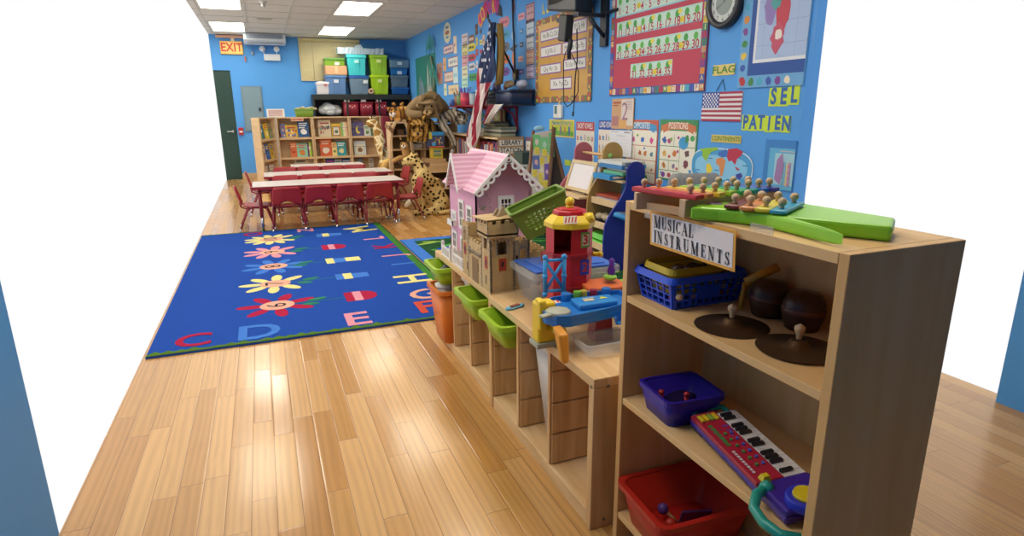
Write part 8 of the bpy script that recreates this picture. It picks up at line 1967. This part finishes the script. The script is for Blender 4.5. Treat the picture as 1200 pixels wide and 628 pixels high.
for k, (x, y, r_, lb) in enumerate(((1.135, 1.09, .047, 'dark brown wooden drum body behind the cymbals, left one'), (1.135, .985, .047, 'dark brown wooden drum body behind the cymbals, right one'))):
    t3 = thing('wooden_hand_drum', (x, y, z0), lb, 'drum', 'hand drums behind the cymbals')
    mb = MB(); mb.lathe([(.001, 0), (r_*.8, 0), (r_, .03), (r_, .06), (r_*.75, .085), (.001, .09)], 24, Matrix.Translation((x, y, z0+.0005))); mb.build('shell', BRW, t3)
    mb = MB(); mb.lathe([(r_+.0005, .04), (r_+.002, .042), (r_+.002, .05), (r_+.0005, .052)], 24, Matrix.Translation((x, y, z0))); mb.build('band', mat('#6b3a28', .4), t3)
for k, (x, y, tl_, lb) in enumerate(((1.055, 1.155, -.0, 'pale wooden clapper handle standing between the basket and the left cymbal'),)):
    pass
# purple bin on middle shelf
z1 = ZS[1]+.001
MP = Matrix.Translation((1.0, 1.235, 0)) @ Matrix.Rotation(math.radians(-5), 4, 'Z')
tub('purple_blue_bin', -.088, .088, -.080, .080, z1, z1+.074, mat('#2a1c9a', .35, var=.05), 'deep violet-blue square bin on the middle shelf', 'bin', None, .16, .003, M=MP)
for k, (x, y, lb) in enumerate(((.965, 1.275, 'small red peg standing in the violet bin, left one'), (1.02, 1.235, 'small red peg standing in the violet bin, right one'))):
    mb = MB(); mb.cyl((x, y, z1+.008), (x, y, z1+.045), .006, n=10); mb.ball((x, y, z1+.05), .009, (1, 1, .8), 10); mb.lathe([(.001, .006), (.014, .006), (.014, .012), (.006, .016)], 12, Matrix.Translation((x, y, z1))); o = mb.build('red_peg', mat('#c0302c', .4)); tag(o, lb, 'peg', 'red pegs in the violet bin')
mb = MB(); mb.box((-.06, -.028, z1+.008), (.06, .028, z1+.03), Matrix.Translation((1.01, 1.265, 0)) @ Matrix.Rotation(.35, 4, 'Z')); o = mb.build('dark_block', mat('#221640', .4), bevel=.004); tag(o, 'dark block lying in the violet bin', 'block')
# keyboard
t = thing('toy_keyboard', (.99, .95, z1), 'red and purple toy keyboard with white keys, green handle and blue microphone holder', 'keyboard')
KR, KP, KG, KB, KY = mat('#a81f38', .35), mat('#3a2590', .35), mat('#1f9a88', .35), mat('#2a35b8', .35), mat('#d8c022', .4)
# local frame: u along length (towards camera), v across (towards back), w up
ko = Vector((.966, 1.150, z1+.012)); ku = (Vector((.900, .785, z1+.004))-ko); KL = ku.length; ku.normalize(); kv = Vector((0, 0, 1)).cross(ku).normalized()
if kv.x < 0: kv = -kv
kv = (kv+Vector((0, 0, .10))).normalized(); kw = kv.cross(ku).normalized()
if kw.z < 0: kw = -kw
KM = Matrix(((ku.x, kv.x, kw.x, ko.x), (ku.y, kv.y, kw.y, ko.y), (ku.z, kv.z, kw.z, ko.z), (0, 0, 0, 1)))
KW = .125
mb = MB(); mb.box((0, 0, 0), (.40, KW, .020), KM); mb.build('lower_case', KP, t, bevel=.006)
mb = MB(); mb.box((.006, .0, .018), (.30, .068, .032), KM); mb.build('red_panel', KR, t, bevel=.004)
mb = MB(); mb.box((.30, .0, .018), (.40, KW, .034), KM); mb.build('speaker_end', KP, t, bevel=.008)
for i in range(16):
    mb = MB(); u = .018+i*.0175; mb.box((u, .070, .018), (u+.0168, KW-.004, .029), KM); mb.build('white_key', mat('#dcd8d4', .3), t, bevel=.001)
for i in range(15):
    if i % 7 in (2, 6): continue
    u = .018+(i+1)*.0175; mb = MB(); mb.box((u-.005, .070, .029), (u+.005, .100, .036), KM); mb.build('black_key', mat('#1c1a20', .3), t, bevel=.001)
def btn(u0, v0, u1, v1, m, nm): mb = MB(); mb.box((u0, v0, .032), (u1, v1, .037), KM); mb.build(nm, m, t, bevel=.001)
for i in range(4): btn(.022+.0, .010+.013*i, .05, .019+.013*i, KY if i != 2 else mat('#7fa83a', .4), 'yellow_button')
for i in range(12):
    u, v = .115+.026*(i % 6), .036+.016*(i//6); mb = MB(); mb.cyl(KM @ Vector((u, v, .032)), KM @ Vector((u, v, .036)), .004, n=10); mb.build('round_button', mat(('#3f8a48', '#3a5ab8')[i//6], .4), t)
s = Sheet(KM @ Vector((.062, .012, .0325)), ku, kv, .11, .03, None, .0002); 
s.N = kw
def Pk(u, v, k): return KM @ Vector((.062+u, .008+v, .0325+.0004*k))
s.P = Pk
for i in range(7): s.blob(.01+.014*i, .012, .008, '#3f7a3a', 1, 8, rnd=rn2)
for i in range(9): s.rect(.12+.010*i, .004, .127+.010*i, .011, '#c9c2c8', 1)
for i in range(5): s.ell(.02+.02*(i % 3), .043+.008*(i//3), .005, .004, '#6a3a98', 1, 8)
s.build('panel_print', t)
mb = MB(); pts = [(.0, .02, .012), (-.022, .025, .016), (-.028, .05, .018), (-.028, .085, .018), (-.022, .108, .016), (.0, .112, .012)]; mb.tube([KM @ Vector(p) for p in pts], .008, 10); mb.build('green_handle', KG, t)
mb = MB(); pts = [(.318, .01, .03), (.33, -.02, .03), (.36, -.045, .026), (.40, -.05, .024), (.44, -.04, .024), (.46, -.01, .024)]; mb.tube([KM @ Vector(p) for p in pts], .011, 10); mb.ball(KM @ Vector((.318, .012, .03)), .016, (1, 1, 1), 12); mb.build('green_handle', KG, t)
mb = MB(); mb.cyl(KM @ Vector((.385, .055, .03)), KM @ Vector((.385, .055, .05)), .042, .038, 24); mb.build('microphone_dock', KB, t, bevel=.004)
mb = MB(); mb.cyl(KM @ Vector((.385, .055, .05)), KM @ Vector((.385, .055, .056)), .026, .024, 24); mb.build('yellow_disc', KY, t)
mb = MB(); mb.hexa([KM @ Vector(p) for p in ((.285, .012, .033), (.305, .012, .033), (.305, .034, .033), (.285, .034, .033))], [KM @ Vector(p) for p in ((.29, .016, .045), (.302, .016, .045), (.302, .03, .045), (.29, .03, .045))]); mb.build('yellow_lever', KY, t)
mb = MB(); mb.cyl(KM @ Vector((.04, .02, -.012)), KM @ Vector((.04, .02, 0)), .012, n=12); mb.cyl(KM @ Vector((.06, .02, -.010)), KM @ Vector((.06, .02, 0)), .010, n=12); mb.build('foot', KP, t)
# red bin on bottom shelf
zb2 = ZS[0]+.001
MR = Matrix.Translation((1.04, 1.235, 0)) @ Matrix.Rotation(math.radians(-3), 4, 'Z')
tub('red_bin', -.155, .145, -.125, .115, zb2, zb2+.125, mat('#b5261c', .35, var=.04), 'large bright red bin of instruments on the bottom shelf', 'bin', None, .16, .010, M=MR)
mb = MB(); mb.box((-.04, -.004, 0), (.05, .004, .075), Matrix.Translation((1.04, 1.20, zb2+.03)) @ Matrix.Rotation(-.3, 4, 'Z') @ Matrix.Rotation(.35, 4, 'X')); o = mb.build('purple_panel_toy', mat('#3a1f58', .4), bevel=.003); tag(o, 'flat dark purple toy standing in the red bin', 'toy')
for k, (x, y, zz, c, lb) in enumerate(((.985, 1.22, .03, '#b83224', 'red ball maraca with pale handle in the red bin'), (1.09, 1.18, .04, '#b83224', 'second red ball maraca farther back in the red bin'), (1.0, 1.28, .035, '#5a3a88', 'purple ball maraca in the red bin'))):
    t3 = thing('maraca', (x, y, zb2+.01), lb, 'maraca', 'maracas in the red bin'); mb = MB(); mb.ball((x, y, zb2+zz+.01), .017, (1, 1, 1), 14); mb.build('head', mat(c, .4), t3); mb = MB(); mb.cyl((x, y, zb2+zz+.01), (x+.03, y-.035, zb2+.012), .005, n=8); mb.build('handle', mat('#d0ae82', .5), t3)
mb = MB(); M = Matrix.Translation((1.04, .82, zb2)); mb.lathe([(.001, 0), (.08, 0), (.08, .05), (.078, .05), (.001, .045)], 30, M); o = mb.build('blue_drum', mat('#2f6aa0', .4)); tag(o, 'blue drum on the bottom shelf to the right of the red bin', 'drum')
# ---------------------------------------------------------------- glockenspiel on top
zt_ = SH+.0005
t = thing('rainbow_glockenspiel', (.98, 1.15, zt_), 'wooden glockenspiel with eight rainbow bars on the shelf top', 'glockenspiel')
zb3 = 1.118
barc = ['#c9323a', '#e08a52', '#e8c43a', '#a8cc3a', '#3fae5a', '#2fa090', '#2a6ac0', '#4a48a0']; nmb = ('red', 'orange', 'yellow', 'lime', 'green', 'teal', 'blue', 'indigo')
def G(px, py, z=zb3+.014): return onz(px, py, z)
zoomp = lambda a, b: (740+a/6.316, 190+b/6.316)
pegA = [(95, 185), (203, 183), (317, 182), (428, 176), (534, 172), (643, 170), (750, 168), (860, 166)]
pegB = [(435, 232), (527, 224), (616, 216), (703, 207), (778, 201), (862, 193), (940, 186), (1018, 180)]
zp = zb3+.012
for i in range(8):
    a = onz(*zoomp(*pegA[i]), zp); b = onz(*zoomp(*pegB[i]), zp); d = (b-a).normalized(); ext = .022 if i else .03; w = .0125 if i else .014
    p0, p1 = a-d*ext, b+d*ext; n_ = Vector((-d.y, d.x, 0))
    # bars spaced evenly
    mb = MB(); mb.hexa([Vector((*(q_.xy), zb3)) for q_ in (p0-n_*w, p1-n_*w, p1+n_*w, p0+n_*w)], [Vector((*(q_.xy), zp)) for q_ in (p0-n_*w, p1-n_*w, p1+n_*w, p0+n_*w)]); bar = mb.build(nmb[i]+'_bar', mat(barc[i], .3, var=.02), t, bevel=.003)
    for q_ in (a, b):
        mb = MB(); mb.cyl((q_.x, q_.y, zp), (q_.x, q_.y, zp+.008), .005, n=12); mb.ball((q_.x, q_.y, zp+.013), .0085, (1, 1, 1), 14); mb.build('wooden_peg', mat('#d3b083', .5), bar)
A0, A7 = onz(*zoomp(*pegA[0]), zp), onz(*zoomp(*pegA[7]), zp); B0, B7 = onz(*zoomp(*pegB[0]), zp), onz(*zoomp(*pegB[7]), zp)
for P0, P1 in ((A0, A7), (B0, B7)):
    d = (P1-P0).normalized(); n_ = Vector((-d.y, d.x, 0)); a, b = P0-d*.022, P1+d*.022
    mb = MB(); mb.hexa([Vector((*(q_.xy), zt_+.001)) for q_ in (a-n_*.010, b-n_*.010, b+n_*.010, a+n_*.010)], [Vector((*(q_.xy), zb3)) for q_ in (a-n_*.010, b-n_*.010, b+n_*.010, a+n_*.010)]); mb.build('wooden_rail', mat('#cba880', .5), t, bevel=.002)
m0, m1 = (A0+B0)/2, (A7+B7)/2
for f in (.02, .98):
    p, q_ = A0.lerp(A7, f), B0.lerp(B7, f); mb = MB(); d = (q_-p).normalized(); n_ = Vector((-d.y, d.x, 0))*.008; p, q_ = p+d*.012, q_-d*.012
    mb.hexa([Vector((*(k.xy), zt_+.001)) for k in (p-n_, q_-n_, q_+n_, p+n_)], [Vector((*(k.xy), zt_+.018)) for k in (p-n_, q_-n_, q_+n_, p+n_)]); mb.build('cross_bar', mat('#c49c70', .5), t)
# ---------------------------------------------------------------- green animal-shaped xylophone
t = thing('green_xylophone', (.95, .95, zt_), 'lime green toy xylophone with wooden peg bars at the right end of the shelf top', 'xylophone')
GX = mat('#8fd02a', .35, var=.03)
zg = 1.105
P_ = [(435, 325), (445, 300), (520, 286), (700, 284), (860, 262), (1000, 250), (1190, 262)]
edge = [onz(*zoomp(a, b), zg) for a, b in ((433, 330), (440, 303), (480, 288), (600, 282), (740, 288), (860, 262))]
front = [onz(*zoomp(a, b), zg-.012) for a, b in ((433, 335), (470, 362), (640, 385), (800, 400), (1000, 425), (1180, 450))]
poly = [Vector(edge[0]), Vector(edge[1]), Vector(edge[2]), Vector(edge[3]), Vector(edge[4])]+[Vector((1.13, 1.02, zg)), Vector((1.14, .80, zg)), Vector((1.05, .74, zg)), Vector((.93, .74, zg))]
fp = [front[5], front[4], front[3], front[2], front[1]]
poly = poly+[Vector((max(p.x, .872), p.y, zg)) for p in fp if p.y > .75]
c0 = sum(poly, Vector())/len(poly)
poly = sorted(poly, key=lambda p: math.atan2(p.y-c0.y, p.x-c0.x))
mb = MB(); mb.prism([(p.x, p.y) for p in poly], zg-zt_-.0005, Matrix.Translation((0, 0, zt_+.0005))); mb.build('board', GX, t, bevel=.006)
s = Sheet((0, 0, zg), (1, 0, 0), (0, 1, 0), 1, 1, None, .0004); pe = onz(*zoomp(600, 305), zg); s.ell(pe.x, pe.y, .014, .026, '#a87ab0', 1, 16, .3); s.build('purple_spot', t)
for i, (a, b, c, nm) in enumerate((((735, 320), (885, 268), '#7a2f2c', 'maroon'), ((850, 335), (985, 275), '#d98a4a', 'orange'), ((965, 345), (1110, 280), '#e0cf3a', 'yellow'), ((1080, 360), (1230, 290), '#2f9fc0', 'cyan'))):
    p0, p1 = onz(*zoomp(*a), zg+.010), onz(*zoomp(*b), zg+.010); d = (p1-p0).normalized(); n_ = Vector((-d.y, d.x, 0))*.016
    mb = MB(); mb.hexa([Vector((*(q_.xy), zg+.002)) for q_ in (p0-n_, p1-n_, p1+n_, p0+n_)], [Vector((*(q_.xy), zg+.011)) for q_ in (p0-n_, p1-n_, p1+n_, p0+n_)]); bar = mb.build(nm+'_bar', mat(c, .35, var=.03), t, bevel=.004)
    for f in (.2, .8):
        q_ = p0.lerp(p1, f); mb = MB(); mb.cyl((q_.x, q_.y, zg+.011), (q_.x, q_.y, zg+.018), .005, n=12); mb.ball((q_.x, q_.y, zg+.024), .009, (1, 1, 1), 14); mb.build('wooden_peg', mat('#d8b68a', .5), bar)
mb = MB(); v = onz(868, 230, zg+.004); mb.ball((v.x+.04, v.y+.03, zg+.010), .022, (1.3, 1, .35)); mb.build('blue_bump', mat('#2233b8', .4), t)
